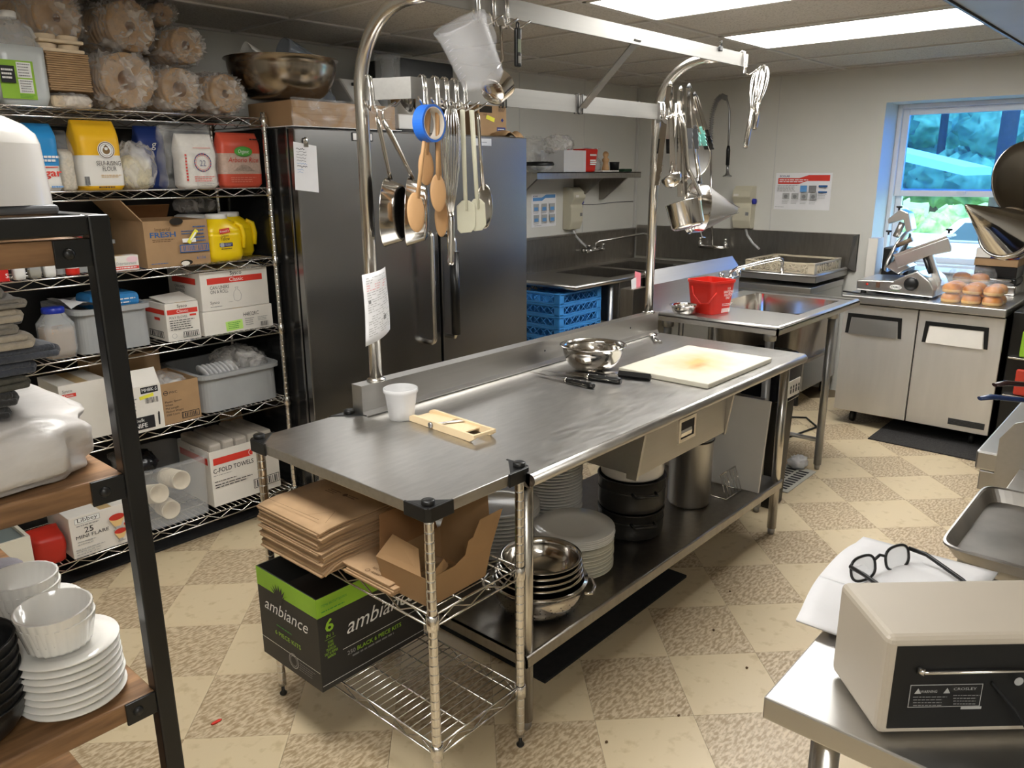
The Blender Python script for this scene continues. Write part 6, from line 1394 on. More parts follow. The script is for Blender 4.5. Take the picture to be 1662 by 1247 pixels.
fa = f.build('faucet', CHROME, t)
for s_ in (-1, 1):
    b = MB(); b.lathe([(.014, 0), (.014, .025), (.008, .03), (0, .03)], 12, (fx+.1*s_, SY1-.05, 1.03)); b.rod((fx+.1*s_, SY1-.05, 1.058), (fx+.1*s_+.05*s_, SY1-.06, 1.062), .006, 8); b.build('tap_handle', CHROME, fa)
b = MB(); b.tube([(fx, SY1-.05, 1.02), (fx, SY1-.055, 1.06), (fx+.01, SY1-.09, 1.085), (4.27, 1.80, 1.135), (4.285, 1.79, 1.13), (4.29, 1.785, 1.11), (4.29, 1.785, 1.05)], [.010, .010, .0095, .0095, .0095, .0095, .011], 10); b.build('spout', CHROME, fa)
# red bucket, bowl
t = thing('sanitizer_bucket', (3.58, 1.87, zt), 'red sanitizing solution bucket with white print on the drainboard', 'bucket')
m = MX.Translation((3.60, 1.855, zt+.0006)) @ rotz(-.25)
b = MB(); w0, w1, H = .072, .092, .165
rg = lambda w_, zz, e=.3, n=32: [m @ V((math.copysign(abs(math.cos(a))**e, math.cos(a))*w_, math.copysign(abs(math.sin(a))**e, math.sin(a))*w_, zz)) for a in [2*math.pi*i/n for i in range(n)]]
rings = [rg(w0, 0), rg(w1-.004, H-.012), rg(w1, H-.012), rg(w1, H), rg(w1-.007, H), rg(w0-.003, .004)]
vs = [[b.bm.verts.new(p) for p in r_] for r_ in rings]
for a, c in zip(vs, vs[1:]):
    for i in range(32): b.bm.faces.new((a[i], a[(i+1) % 32], c[(i+1) % 32], c[i]))
b.bm.faces.new(vs[0][::-1]); b.bm.faces.new(vs[-1]); b.build('bucket_body', REDP, t)
b = MB(); b.tube([m @ V(p) for p in ((-w1-.003, .04, H-.03), (-w1-.012, .02, H-.07), (-w1-.014, -.03, H-.11), (-w1-.012, -.08, H-.10), (-w1+.02, -w1-.01, H-.05))], .0035, 8); b.build('bail_handle', REDP, t)
pr = Print(t, m @ V((-.075, -(w0+w1)/2-.004, .0)), m.to_3x3() @ V((1, 0, 0)), (m.to_3x3() @ V((0, -.10, 1))), .008)
for k, s_ in enumerate(('FOR', 'SANITIZING', 'SOLUTION', 'ONLY')): pr.text(s_, .085, .125-k*.0155, .0125, INKW, w=(.022, .07, .06, .032)[k], align='CENTER', bold=.01)
pr.rect(.05, .11, .012, .032, INKW); pr.lines(.052, .108, .015, .03, 3, INKR); pr.lines(.045, .12, .045, .06, 2, INKW); pr.done()
bowl('mixing_bowl', 'small steel bowl beside the red bucket on the drainboard', (3.465, 1.925, zt+.0006), .075, .045, lipw=.012, base=.55)
# slim trash can
t = thing('trash_can', (3.57, 1.60, 0), 'slim black trash can with a bag and icon label at the table end', 'trash can')
b = MB(); b.box(3.475, 3.635, 1.388, 1.85, 0, .70, .012, taper=(.86, .92)); b.build('can_body', mat('brown_black_plastic', (.02, .018, .014), .4, 0, .2), t)
b = MB(); b.prism([(3.462, 1.378, .55), (3.648, 1.378, .55), (3.652, 1.374, .74), (3.458, 1.374, .74)], (0, .48, 0), b=.008); b.build('liner_bag', mat('glossy_black_bag', (.008, .008, .010), .15), t)
b = MB(); b.blob((3.60, 1.52, .745), (.075, .13, .03), .7, .25, 8, 33, 16, fold=True); b.build('bag_folds', MATS['glossy_black_bag'], t)
MB().box(3.49, 3.625, 1.3725, 1.3755, .575, .655, .001).build('icon_label', WCARD, t)
pr = front(t, 3.49, 1.372, .575); [(pr.disc(.025+k*.03, .048, .008, INK), pr.rect(.018+k*.03, .032+k*.03, .018, .038, INK)) for k in range(4)]; pr.done('icon')
# floor register, rag, cylinder
t = thing('floor_vent', (3.96, 1.56, 0), 'pale metal floor register with dark slots beside the sink leg', 'vent')
m = MX.Translation((3.93, 1.54, 0)) 
b = MB(); b.box(3.74, 4.13, 1.428, 1.60, .0006, .006, .002); b.build('frame', mat('pale_register', srgb(190, 188, 178), .4), t)
for i in range(9):
    for j in range(2): MB().box(3.775+i*.036, 3.795+i*.036, 1.45+j*.07, 1.505+j*.07, .006, .0066).build('slot', INK, t)
b = MB(); b.blob((4.13, 1.535, .035), (.055, .045, .032), .8, .35, 6, 41, 14, fold=True, flatb=True); b.solo('crumpled_rag', PAPER, 'crumpled white rag on the floor by the register', 'rag')
t = thing('spray_can', (3.93, 1.72, 0), 'pale cylinder with a black cap on the floor behind the trash can', 'can')
MB().lathe([(0, 0), (.04, 0), (.04, .22), (.03, .235), (0, .235)], 20, (3.93, 1.74, 0)).build('can_body', CREAMP, t); MB().lathe([(.036, 0), (.036, .03), (0, .035)], 20, (3.93, 1.74, .232)).build('cap', BLACK, t)
b = MB(); b.tube([(4.30, 2.02, .02), (4.55, 1.78, .008), (4.9, 1.72, .008), (5.05, 1.85, .008), (4.95, 2.0, .008), (4.6, 2.05, .008), (4.3, 2.2, .06), (4.3, 2.3, .5)], .006, 8); b.solo('power_cord', RUBBER, 'black power cord curled on the floor under the prep sink', 'cord')
# ================================================================ dish sink on the back wall
t = thing('dish_sink', (4.7, 3.45, 0), 'long dark stainless dish sink with high backsplash on the back wall', 'sink')
BX0, BX1, BY0, BZ = 4.06, 5.90, 3.05, .895
basins = ((4.62, 5.08, 3.18, 3.66), (5.16, 5.62, 3.18, 3.66))
b = MB()
b.box(BX0, 4.62, BY0, 3.775, BZ-.02, BZ-.014); b.box(5.08, 5.16, BY0, 3.775, BZ-.02, BZ-.014); b.box(5.62, BX1-.03, BY0, 3.775, BZ-.02, BZ-.014)
for q in basins: b.box(q[0], q[1], BY0, q[2], BZ-.02, BZ-.014); b.box(q[0], q[1], q[3], 3.775, BZ-.02, BZ-.014)
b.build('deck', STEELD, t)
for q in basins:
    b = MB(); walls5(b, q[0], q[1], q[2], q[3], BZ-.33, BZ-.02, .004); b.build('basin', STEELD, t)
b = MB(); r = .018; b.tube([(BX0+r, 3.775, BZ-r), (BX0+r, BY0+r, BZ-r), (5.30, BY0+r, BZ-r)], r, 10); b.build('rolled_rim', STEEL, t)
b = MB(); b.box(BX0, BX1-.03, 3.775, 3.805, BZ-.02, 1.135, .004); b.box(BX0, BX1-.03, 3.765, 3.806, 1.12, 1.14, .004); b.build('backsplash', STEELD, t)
for x, y in ((4.56, 3.12), (4.56, 3.70), (5.12, 3.12), (5.12, 3.7)):
    b = MB(); b.rod((x, y, .03), (x, y, BZ-.02), .0205, 12); o = b.build('leg', GALV, t); MB().lathe([(0, 0), (.012, 0), (.017, .03), (0, .03)], 12, (x, y, 0)).build('bullet_foot', GALV, o)
MB().box(4.62, 4.66, 3.085, 3.10, .40, BZ-.02, .002).build('apron', STEELD, t)
fx = 5.21; b = MB(); b.rod((fx-.10, 3.72, 1.0), (fx+.10, 3.72, 1.0), .014, 10); b.tube([(fx-.1, 3.775, 1.0), (fx-.1, 3.72, 1.0)], .018, 10); b.tube([(fx+.1, 3.775, 1.0), (fx+.1, 3.72, 1.0)], .018, 10); fa = b.build('faucet', CHROME, t)
for s_ in (-1, 1): MB().lathe([(.015, 0), (.012, .03), (.016, .035), (.016, .045), (0, .05)], 12, (fx+.1*s_, 3.715, 1.0)).build('tap_handle', CHROME, fa)
b = MB(); b.tube([(fx, 3.72, 1.0), (fx, 3.715, 1.055), (fx+.02, 3.70, 1.07), (5.60, 3.52, 1.115), (5.63, 3.50, 1.11), (5.635, 3.497, 1.07)], .010, 10); b.build('spout', CHROME, fa)
# blue glass racks under its drainboard, on a low dolly
RK = None
def glass_rack(x0, y0, z0, w_, d_, h_, mt, label, group, cat='dish rack', holes=6, name='glass_rack', lat=True, parts=True):
    t = thing(name, (x0+w_/2, y0+d_/2, z0), label, cat, group)
    b = MB(); e = .012
    for (a, c, p, q) in ((x0, x0+w_, y0, y0+e), (x0, x0+w_, y0+d_-e, y0+d_), (x0, x0+e, y0+e, y0+d_-e), (x0+w_-e, x0+w_, y0+e, y0+d_-e)):
        b.box(a, c, p, q, z0, z0+.014, .002); b.box(a, c, p, q, z0+h_-.014, z0+h_, .002)
    for (cx, cy) in ((x0, y0), (x0+w_-.05, y0), (x0, y0+d_-.05), (x0+w_-.05, y0+d_-.05)): b.box(cx, cx+.05, cy, cy+.05, z0, z0+h_-.0005, .006)
    b.build('rack_frame', mt, t)
    for sd in range(3):
     b = MB(); n = holes
     for k in range(n):
        for sd_, (ux, uy, L, ox, oy) in enumerate(((1, 0, w_-.1, x0+.05, y0+.004), (0, 1, d_-.1, x0+.004, y0+.05), (1, 0, w_-.1, x0+.05, y0+d_-.004))):
            s_ = L/n; p = V((ox+ux*s_*k, oy+uy*s_*k, z0+.012)); q = p+V((ux*s_, uy*s_, 0)); up = V((0, 0, h_-.024))
            if sd == sd_: b.rod(p, q+up, .0035, 4); b.rod(p+up, q, .0035, 4)
     b.build('lattice', mt, t)
    b = MB()
    for k in range(1, 6): b.box(x0+e, x0+w_-e, y0+d_*k/6-.002, y0+d_*k/6+.002, z0+.002, z0+(h_*.6 if lat else .012)); b.box(x0+w_*k/6-.002, x0+w_*k/6+.002, y0+e, y0+d_-e, z0+.002, z0+(h_*.6 if lat else .012))
    b.build('divider_grid', mt, t)
    return t
MB().box(4.02, 4.48, 3.16, 3.58, .30, .452, .005).solo('crate_stand', CARD, 'brown crate under the blue glass racks', 'crate')
for k in range(5): glass_rack(4.01, 3.14, .453+k*.0765, .47, .46, .076, BLUEP, 'blue plastic glass rack in the stack under the dish sink' if k < 4 else 'topmost blue plastic glass rack under the dish sink', 'blue glass racks under the sink')
# ---------------- dish table on the window wall, with dishwasher
t = thing('dish_table', (5.6, 2.5, 0), 'stainless dish table with high splash along the window wall', 'table')
DZ = .93; b = MB(); b.box(5.27, XW-.03, 1.955, 3.045, DZ-.02, DZ-.012); b.build('deck', STEELD, t)
b = MB(); r = .018; b.tube([(XW-.03, 1.955+r, DZ-r), (5.27+r, 1.955+r, DZ-r), (5.27+r, 3.045, DZ-r)], r, 10); b.box(5.27, XW-.03, 1.957, 1.963, DZ-.055, DZ-.015); b.box(5.272, 5.278, 1.957, 3.045, DZ-.055, DZ-.015); b.build('rolled_rim', STEEL, t)
b = MB(); b.box(XW-.03, XW-.002, 1.905, 3.76, DZ-.03, 1.165, .004); b.prism([(XW-.03, 1.905, DZ-.03), (XW-.03, 1.905, 1.165), (XW-.06, 1.93, 1.15), (XW-.06, 1.95, DZ)], (.028, 0, 0)); b.build('backsplash', STEELD, t)
for x, y in ((5.33, 2.98), (5.82, 2.98)): MB().tube([(x, y, 0), (x, y, DZ-.02)], .0205, 12).build('leg', GALV, t)
t = thing('dishwasher', (5.57, 2.27, 0), 'stainless undercounter dishwasher under the dish table', 'dishwasher')
MB().box(5.25, 5.86, 1.975, 2.58, .12, .80, .006).build('cabinet', STEELY, t); MB().box(5.235, 5.86, 1.97, 2.59, .802, .845, .004).build('top_panel', STEELY, t); MB().box(5.238, 5.25, 1.985, 2.57, .16, .64, .004).build('door', STEELD, t); MB().box(5.235, 5.25, 2.03, 2.52, .66, .68, .004).build('handle', CHROME, t)
for x in (5.3, 5.8):
    for y in (2.03, 2.53): MB().lathe([(0, 0), (.02, 0), (.022, .02), (.015, .12), (0, .12)], 10, (x, y, 0)).build('leg', BLACK, t)
glass_rack(5.31, 1.985, DZ-.0115, .50, .50, .082, TANRACK, 'beige open dish rack on the dish table', None, holes=10, name='dish_rack', lat=False)
# pre-rinse spray faucet
t = thing('spray_faucet', (5.80, 3.0, .95), 'tall pre-rinse spray faucet with a coiled spring hose', 'faucet')
b = MB(); b.rod((5.82, 2.90, 1.02), (5.82, 3.12, 1.02), .014, 10)
for y in (2.90, 3.12): b.tube([(XW-.03, y, 1.02), (5.82, y, 1.02), (5.82, y, 1.06)], .016, 10)
b.build('valve_body', CHROME, t)
for y in (2.90, 3.12): MB().lathe([(.014, 0), (.010, .02), (.014, .03), (0, .035)], 12, (5.82, y, 1.058)).build('tap_handle', CHROME, t)
b = MB(); b.rod((5.82, 3.01, 1.02), (5.74, 3.035, 1.80), .009, 10); b.build('riser', CHROME, t)
arcp = [V((5.74, 3.035, 1.80)), V((5.72, 3.032, 1.92)), V((5.70, 3.015, 2.03)), V((5.69, 2.98, 2.12)), V((5.685, 2.94, 2.15)), V((5.68, 2.895, 2.13)), V((5.68, 2.866, 2.05)), V((5.68, 2.858, 1.92)), V((5.68, 2.855, 1.79))]
b = MB(); b.tube(arcp, .008, 10); b.build('hose', GALV, t)
b = MB(); pts = []; N_ = 34
for i in range(N_*10+1):
    s_ = i/(N_*10)*5.0; k = min(int(s_), 4); f_ = s_-k; p = arcp[k].lerp(arcp[k+1], f_); tg = (arcp[k+1]-arcp[k]).normalized(); u_ = V((1, 0, 0)); w_ = tg.cross(u_).normalized(); a = 2*math.pi*i/10; pts.append(p+(u_*math.cos(a)+w_*math.sin(a))*.017)
b.tube(pts, .0026, 5); b.build('spring_coil', GALV, t)
b = MB(); b.tube([(5.68, 2.855, 1.79), (5.68, 2.854, 1.76), (5.68, 2.853, 1.65)], [.010, .015, .014], 10); b.build('grip', BLACK, t)
b = MB(); b.tube([(5.68, 2.853, 1.65), (5.68, 2.85, 1.60)], [.009, .011], 10); b.lathe([(.010, .035), (.018, .015), (.034, .008), (.034, 0), (0, 0)], 20, (5.68, 2.849, 1.565)); b.build('spray_head', GALV, t)
# soap dispensers
def dispenser(o, rx, label):
    t = thing('soap_dispenser', o, label, 'dispenser'); o = V(o); rx = V(rx); n_ = V((0, 0, 1)).cross(rx) ; n_ = rx.cross(V((0, 0, 1)))
    P3 = lambda a, d, h_: o+rx*a+n_*d+V((0, 0, h_))
    prof = [(0, 0), (.06, 0), (.085, .06), (.085, .16), (.075, .19), (.11, .24), (.105, .285), (.06, .32), (0, .32)]
    b = MB(); b.prism([P3(-.075, d, h_) for d, h_ in prof], rx*.15, b=.006); b.build('housing', WALLP, t)
    b = MB(); b.prism([P3(-.06, .112, .245), P3(-.02, .112, .245), P3(-.02, .112, .262), P3(-.06, .112, .262)], n_*.003); b.build('level_window', WCARD, t)
    b = MB(); q = P3(.075, .055, .205); b.lathe([(0, .026), (.020, .024), (.022, 0), (0, 0)], 18, q, frame((0, 0, 0), n_, rx)); b.build('blue_knob', mat('blue_knob', srgb(40, 50, 160), .4) if 'blue_knob' not in MATS else MATS['blue_knob'], t)
    b = MB(); b.tube([P3(.02, .03, 0), P3(.04, .04, -.05), P3(.10, .06, -.11), P3(.16, .07, -.15)], .009, 8); b.build('drain_hose', MILKY, t)
    b = MB(); b.prism([P3(.035, .088, .10), P3(.06, .088, .10), P3(.06, .088, .125), P3(.035, .088, .125)], n_*.002); b.build('round_logo', INKG, t)
    return t
dispenser((4.965, YB, 1.175), (1, 0, 0), 'beige soap dispenser with a blue knob on the back wall'); dispenser((XW, 2.78, 1.175), (0, -1, 0), 'beige soap dispenser with a blue knob on the window wall')
b = MB(); b.tube([(5.06, YB-.012, 1.36), (5.3, YB-.006, 1.352), (5.6, YB-.006, 1.362), (5.87, YB-.006, 1.36)], .003, 6); b.solo('wall_cable', INKG, 'thin grey cable clipped along the back wall', 'cable')
# posters
t = thing('wall_poster', (4.66, YB-.001, 1.21), 'white instruction poster with a blue wave banner on the back wall', 'poster')
MB().box(4.515, 4.805, YB-.002, YB-.0005, 1.21, 1.45).build('sheet', PAPER, t)
pr = front(t, 4.515, YB-.002, 1.21); pr.poly([(.015, .19), (.12, .19), (.16, .21), (.28, .21), (.28, .235), (.17, .235), (.12, .215), (.015, .215)], INKBL); pr.text('ECOLAB', .018, .221, .009, INKN, w=.05, bold=.02)
for i in range(3):
    for j in range(2): pr.rect(.02+i*.09, .085+i*.09, .115-j*.08, .17-j*.08, INKLG); pr.rect(.03+i*.09, .075+i*.09, .12-j*.08, .145-j*.08, INKBL); pr.lines(.02+i*.09, .085+i*.09, .10-j*.08, .112-j*.08, 2, INKG)
pr.lines(.02, .1, .008, .015, 1, INKG); pr.done('poster_print')
t = thing('wall_poster', (XW-.001, 2.35, 1.32), 'white instruction poster with a red banner on the window wall', 'poster')
MB().box(XW-.002, XW-.0005, 2.14, 2.56, 1.325, 1.59).build('sheet', PAPER, t)
pr = Print(t, (XW-.002, 2.56, 1.325), (0, -1, 0), (0, 0, 1)); pr.poly([(.02, .185), (.18, .185), (.24, .208), (.405, .208), (.405, .25), (.25, .25), (.18, .228), (.02, .228)], INKR); pr.text('ECOLAB', .03, .236, .013, INKN, w=.075, bold=.02); pr.lines(.03, .25, .195, .222, 2, INKW, .5); pr.lines(.02, .18, .13, .18, 5, INKG)
for k in range(4): pr.rect(.065+k*.07, .118+k*.07, .075, .12, INKLG); pr.disc(.09+k*.07, .095, .014, INKG); pr.lines(.065+k*.07, .118+k*.07, .04, .07, 3, INKLG)
pr.rect(.2, .25, .13, .175, INKBL); pr.rect(.265, .32, .13, .175, INKG); pr.rect(.335, .4, .165, .178, INKB); pr.rect(.335, .4, .125, .135, INKB); pr.lines(.335, .4, .08, .12, 4, INKLG); pr.lines(.02, .09, .015, .022, 1, INKG); pr.done('poster_print')
# ---------------- steel wall shelf with glassware
t = thing('wall_shelf', (4.85, 3.66, 1.56), 'steel wall shelf on triangular brackets holding containers', 'shelf')
WS = 1.606; b = MB(); b.box(4.21, 5.50, 3.50, YB, WS-.006, WS); b.box(4.21, 5.50, 3.50, 3.506, WS-.045, WS); b.build('shelf_plate', STEELD, t)
for x in (4.25, 5.02, 5.36): MB().prism([(x, 3.805, WS-.006), (x, 3.52, WS-.006), (x, 3.52, WS-.03), (x, 3.77, WS-.215), (x, 3.805, WS-.215)], (.02, 0, 0)).build('bracket', STEELD, t)
z = WS+.0006
t = thing('takeout_tray', (4.37, 3.60, z), 'clear takeout tray with a black base on the wall shelf', 'container'); MB().lathe([(0, 0), (.07, 0), (.10, .04), (.10, .044), (0, .044)], 24, (4.36, 3.61, z)).build('tray_base', CLEARP, t); MB().lathe([(.105, .044), (.108, .05), (.10, .07), (0, .072)], 24, (4.36, 3.61, z)).build('tray_lid', BLACK, t)
t = thing('white_bin', (4.66, 3.62, z), 'translucent white bin on the wall shelf beside the red bucket', 'bin'); b = MB(); walls5(b, 4.54, 4.80, 3.53, 3.74, z, z+.15, .004); b.build('bin_body', MILKY, t)
b = MB(); b.blob((4.62, 3.64, z+.185), (.11, .085, .07), .8, .2, 8, 51, 18, fold=True); b.solo('clear_bag', BAGF, 'crumpled clear bag on top of the white bin', 'bag')
b = MB(); b.blob((4.40, 3.70, z+.13), (.12, .075, .105), .7, .2, 7, 52, 18, fold=True); b.solo('clear_bag', FILMC, 'large clear bag behind the takeout tray', 'bag')
t = thing('sanitizer_bucket', (4.90, 3.62, z), 'red bucket with white print standing on the wall shelf', 'bucket'); b = MB(); b.box(4.815, 4.985, 3.55, 3.73, z, z+.165, .012, taper=(.82, .82)); b.build('bucket_body', REDP, t)
pr = front(t, 4.85, 3.555, z, .012); [pr.rect(.02, .10-.01*abs(k-1), .05+k*.014, .059+k*.014, INKW) for k in range(3)]; pr.lines(.02, .1, .11, .13, 1, INKW, .6); pr.done()
for k, (x, y) in enumerate(((5.03, 3.70), (5.10, 3.72), (5.175, 3.70))):
    t = thing('wine_glass', (x, y, z), 'clear stemmed wine glass upside down on the wall shelf', 'glass', 'wine glasses on the wall shelf')
    MB().lathe([(.030, 0), (.040, .05), (.036, .08), (.015, .10), (.004, .105), (.004, .17), (.03, .176), (.032, .178), (0, .179)], 24, (x, y, z)).build('glass_body', CLEARP, t)
t = thing('pepper_mill', (5.16, 3.60, z), 'turned wooden pepper mill on the wall shelf', 'pepper mill'); MB().lathe([(0, .02), (.028, .02), (.03, .03), (.022, .06), (.019, .075), (.026, .085), (.028, .10), (.014, .115), (.022, .13), (.022, .145), (.010, .158), (0, .16)], 24, (5.15, 3.60, z-.008)).build('mill_body', WOODS, t); MB().box(5.03, 5.25, 3.54, 3.66, z, z+.011, .004).build('saucer', CHINA, t)
for x, h_, l in ((5.06, .06, 'small dark jar behind the saucer on the wall shelf'), (5.30, .075, 'black round pot at the end of the wall shelf')): MB().lathe([(0, 0), (.035, 0), (.038, h_*.8), (.040, h_), (.034, h_), (0, h_-.01)], 20, (x, 3.70 if x < 5.1 else 3.62, z)).solo('dark_jar', BLACK, l, 'jar')
MB().box(5.345, 5.45, 3.55, 3.66, z, z+.022, .008).solo('green_cloth', mat('dark_green', (.01, .04, .015), .8), 'folded dark green cloth at the end of the wall shelf', 'cloth')
# pink and white cards in a steel pocket behind the sink
t = thing('card_holder', (3.44, 2.22, .0), 'grey steel pocket with pink and white cards behind the rack post', 'holder'); MB().box(3.36, 3.50, 2.16, 2.24, .0, 1.03, .004).build('pocket', STEELD, t)
b = MB(); b.prism([(3.41, 2.19, .98), (3.47, 2.19, .98), (3.475, 2.19, 1.10), (3.42, 2.19, 1.115)], (0, .003, 0)); b.build('pink_card', mat('pink_card', srgb(240, 140, 150), .7), t); b = MB(); b.prism([(3.385, 2.18, .98), (3.42, 2.18, .98), (3.415, 2.18, 1.085), (3.37, 2.18, 1.075)], (0, .003, 0)); b.build('white_card', PAPER, t)
# ================================================================ on the undercounter refrigerator
z = .8526
SLI = mat('slicer_aluminium', (.72, .71, .69), .28, 1, .03, 6)
t = thing('meat_slicer', (5.36, 1.42, z), 'aluminium meat slicer with a black dial on the undercounter refrigerator', 'slicer')
Xf, Xb = 5.16, 5.62
b = MB(); b.prism([(Xf, 1.655, z+.022), (Xf, 1.655, z+.085), (Xf, 1.44, z+.095), (Xf, 1.375, z+.135), (Xf, 1.31, z+.165), (Xf, 1.235, z+.11), (Xf, 1.205, z+.06), (Xf, 1.205, z+.012)], (Xb-Xf-.1, 0, 0), b=.008); b.build('base_housing', SLI, t)
for y in (1.62, 1.25):
    for x in (5.2, 5.48): MB().lathe([(0, 0), (.018, 0), (.016, .02), (0, .02)], 12, (x, y, z)).build('foot', BLACK, t)
d_ = MB().lathe([(0, .022), (.030, .020), (.040, .012), (.042, 0), (0, 0)], 28, (Xf, 1.335, z+.085), MX.Rotation(-math.pi/2, 4, 'Y')).build('thickness_dial', BLACK, t)
MB().box(Xf-.006, Xf, 1.513, 1.537, z+.045, z+.08, .003).build('power_switch', mat('brown_switch', (.10, .05, .03), .4), t); MB().lathe([(0, .003), (.007, .003), (.007, 0)], 12, (Xf, 1.59, z+.062), MX.Rotation(-math.pi/2, 4, 'Y')).build('indicator', REDP, t)
pr = Print(t, (Xf, 1.46, z+.03), (0, -1, 0), (0, 0, 1), .002); pr.disc(.04, .028, .034, INKW, .015); pr.text('OURO', .04, .022, .013, INK, w=.055, align='CENTER', bold=.03); pr.lines(.015, .07, .004, .01, 1, INKGR); pr.done('lettering')
# blade disc, guard, carriage
m = frame((5.42, 1.50, z+.25), (1, 0, 0), V((0, .93, .36)))
MB().lathe([(0, .0), (.125, .0), (.130, .006), (.128, .012), (.10, .02), (0, .022)], 40, m=m).build('blade', POLISH, t)
MB().lathe([(.128, -.004), (.142, -.002), (.142, .014), (.130, .016)], 40, m=m).build('blade_guard', SLI, t)
b = MB(); b.prism([(5.30, 1.455, z+.12), (5.30, 1.535, z+.16), (5.30, 1.47, z+.22), (5.30, 1.39, z+.17)], (.16, 0, 0), b=.006); b.build('blade_mount', SLI, t)
b = MB(); b.prism([(5.22, 1.47, z+.235), (5.22, 1.185, z+.365), (5.22, 1.165, z+.32), (5.22, 1.16, z+.285), (5.22, 1.27, z+.255), (5.22, 1.44, z+.165)], (.03, 0, 0), b=.004); b.prism([(5.22, 1.47, z+.235), (5.22, 1.185, z+.365), (5.22, 1.195, z+.378), (5.22, 1.48, z+.248)], (.22, 0, 0), b=.003); b.build('food_carriage', SLI, t)
b = MB(); b.prism([(5.26, 1.25, z+.02), (5.26, 1.21, z+.02), (5.26, 1.20, z+.10), (5.26, 1.275, z+.285), (5.26, 1.31, z+.275), (5.26, 1.245, z+.10)], (.03, 0, 0), b=.004); b.build('carriage_arm', SLI, t)
b = MB(); b.tube([(5.24, 1.30, z+.245), (5.24, 1.265, z+.17), (5.24, 1.255, z+.145)], [.014, .015, .012], 10); b.build('carriage_handle', BLACK, t)
b = MB(); b.tube([(5.25, 1.47, z+.30), (5.25, 1.385, z+.345)], [.013, .015], 10); b.build('pusher_handle', mat('brown_grip', (.16, .11, .07), .4), t)
b = MB(); b.prism([(5.27, 1.545, z+.46), (5.27, 1.48, z+.52), (5.27, 1.43, z+.50), (5.27, 1.40, z+.40), (5.27, 1.43, z+.38), (5.27, 1.455, z+.46), (5.27, 1.54, z+.43)], (.11, 0, 0), b=.004); b.build('top_guard', SLI, t)
b = MB(); b.rod((5.32, 1.50, z+.35), (5.32, 1.47, z+.44), .02, 10); b.build('guard_stem', SLI, t)
for p in ((5.32, 1.50, z+.525), (5.32, 1.545, z+.375), (5.30, 1.20, z+.40)):
    b = MB(); b.lathe([(.006, -.015), (.006, 0), (.018, .004), (.018, .012), (0, .014)], 12, p); b.build('knob', BLACK, t)
b = MB(); b.tube([(5.12, 1.72, z+.01), (5.11, 1.60, z+.006), (5.12, 1.40, z+.006), (5.13, 1.22, z+.006)], .005, 8); b.solo('slicer_cord', RUBBER, 'black cord lying in front of the slicer base', 'cord')
def bun_pack(pts, label, bl, bagc, bagr, r=.052):
    t = thing('bun_pack', (bagc[0], bagc[1], z), label, 'bread')
    for (x, y, zz) in pts:
        b = MB(); b.lathe([(0, 0), (r*.92, 0), (r, .010), (r*.985, .018)], 22, (x, y, zz), mi=1); b.lathe([(r*.985, .018), (r*.96, .030), (r*.80, .044), (r*.45, .053), (0, .056)], 22, (x, y, zz)); b.build('bun', [BUN, BUNS], t)
    b = MB(); b.blob(bagc, bagr, .45, .06, 7, bl, 20, flatb=True); b.build('plastic_bag', FILMC, t)
bun_pack([(5.16+i*.108, .895+j*.108, z+.001+k*.057) for k in range(2) for i in range(2) for j in range(3)], 'clear bag of round golden buns at the refrigerator top edge', 61, (5.215, 1.003, z+.066), (.125, .185, .072))
bun_pack([(5.46, 1.13, z+.09), (5.46, 1.03, z+.09), (5.46, 1.13, z+.03), (5.46, 1.03, z+.03), (5.55, 1.08, z+.06)], 'second bag of golden rolls behind the slicer arm', 62, (5.49, 1.08, z+.085), (.10, .125, .094))
t = thing('panini_press', (5.74, .98, z), 'black and chrome panini press at the window corner', 'appliance'); MB().box(5.63, 5.85, .86, 1.10, z, z+.06, .01).build('lower_plate', POLISH, t); MB().box(5.63, 5.85, .865, 1.095, z+.062, z+.105, .012).build('upper_lid', BLACK, t); b = MB(); b.tube([(5.63, .89, z+.09), (5.60, .90, z+.095), (5.60, 1.06, z+.095), (5.63, 1.07, z+.09)], .008, 8); b.build('handle', CHROME, t)
MB().box(5.62, 5.85, .87, 1.10, z+.1065, z+.175, .004).solo('black_case', BLACKM, 'flat black case on the panini press', 'case')
MB().box(5.61, 5.85, .868, 1.105, z+.176, z+.225, .003).solo('brown_box', CARD, 'flat brown box on the black case', 'box')
t = carton('film_box', 'white and blue wrap box at the top of the stack by the window', 5.60, 5.85, .865, 1.10, z+.2262, z+.285, WCARD)
pr = Print(t, (5.60, 1.10, z+.2262), (0, -1, 0), (0, 0, 1)); pr.poly([(.08, .0), (.235, 0), (.235, .05), (.10, .05)], INKN); pr.lines(.11, .21, .012, .032, 1, INKW, .7); pr.done()
MB().box(5.76, 5.885, 1.735, 1.80, z, z+.30, .003).solo('white_carton', WCARD, 'tall white carton standing between the slicer and the wall', 'box') 
t = thing('black_dispenser', (5.74, 1.60, z), 'black appliance with a chrome tap behind the slicer', 'appliance'); MB().box(5.68, 5.84, 1.50, 1.67, z, z+.25, .008).build('housing', BLACK, t); b = MB(); b.tube([(5.68, 1.53, z+.09), (5.655, 1.53, z+.09), (5.645, 1.53, z+.06), (5.645, 1.53, z+.03)], .010, 8); b.build('tap', CHROME, t)
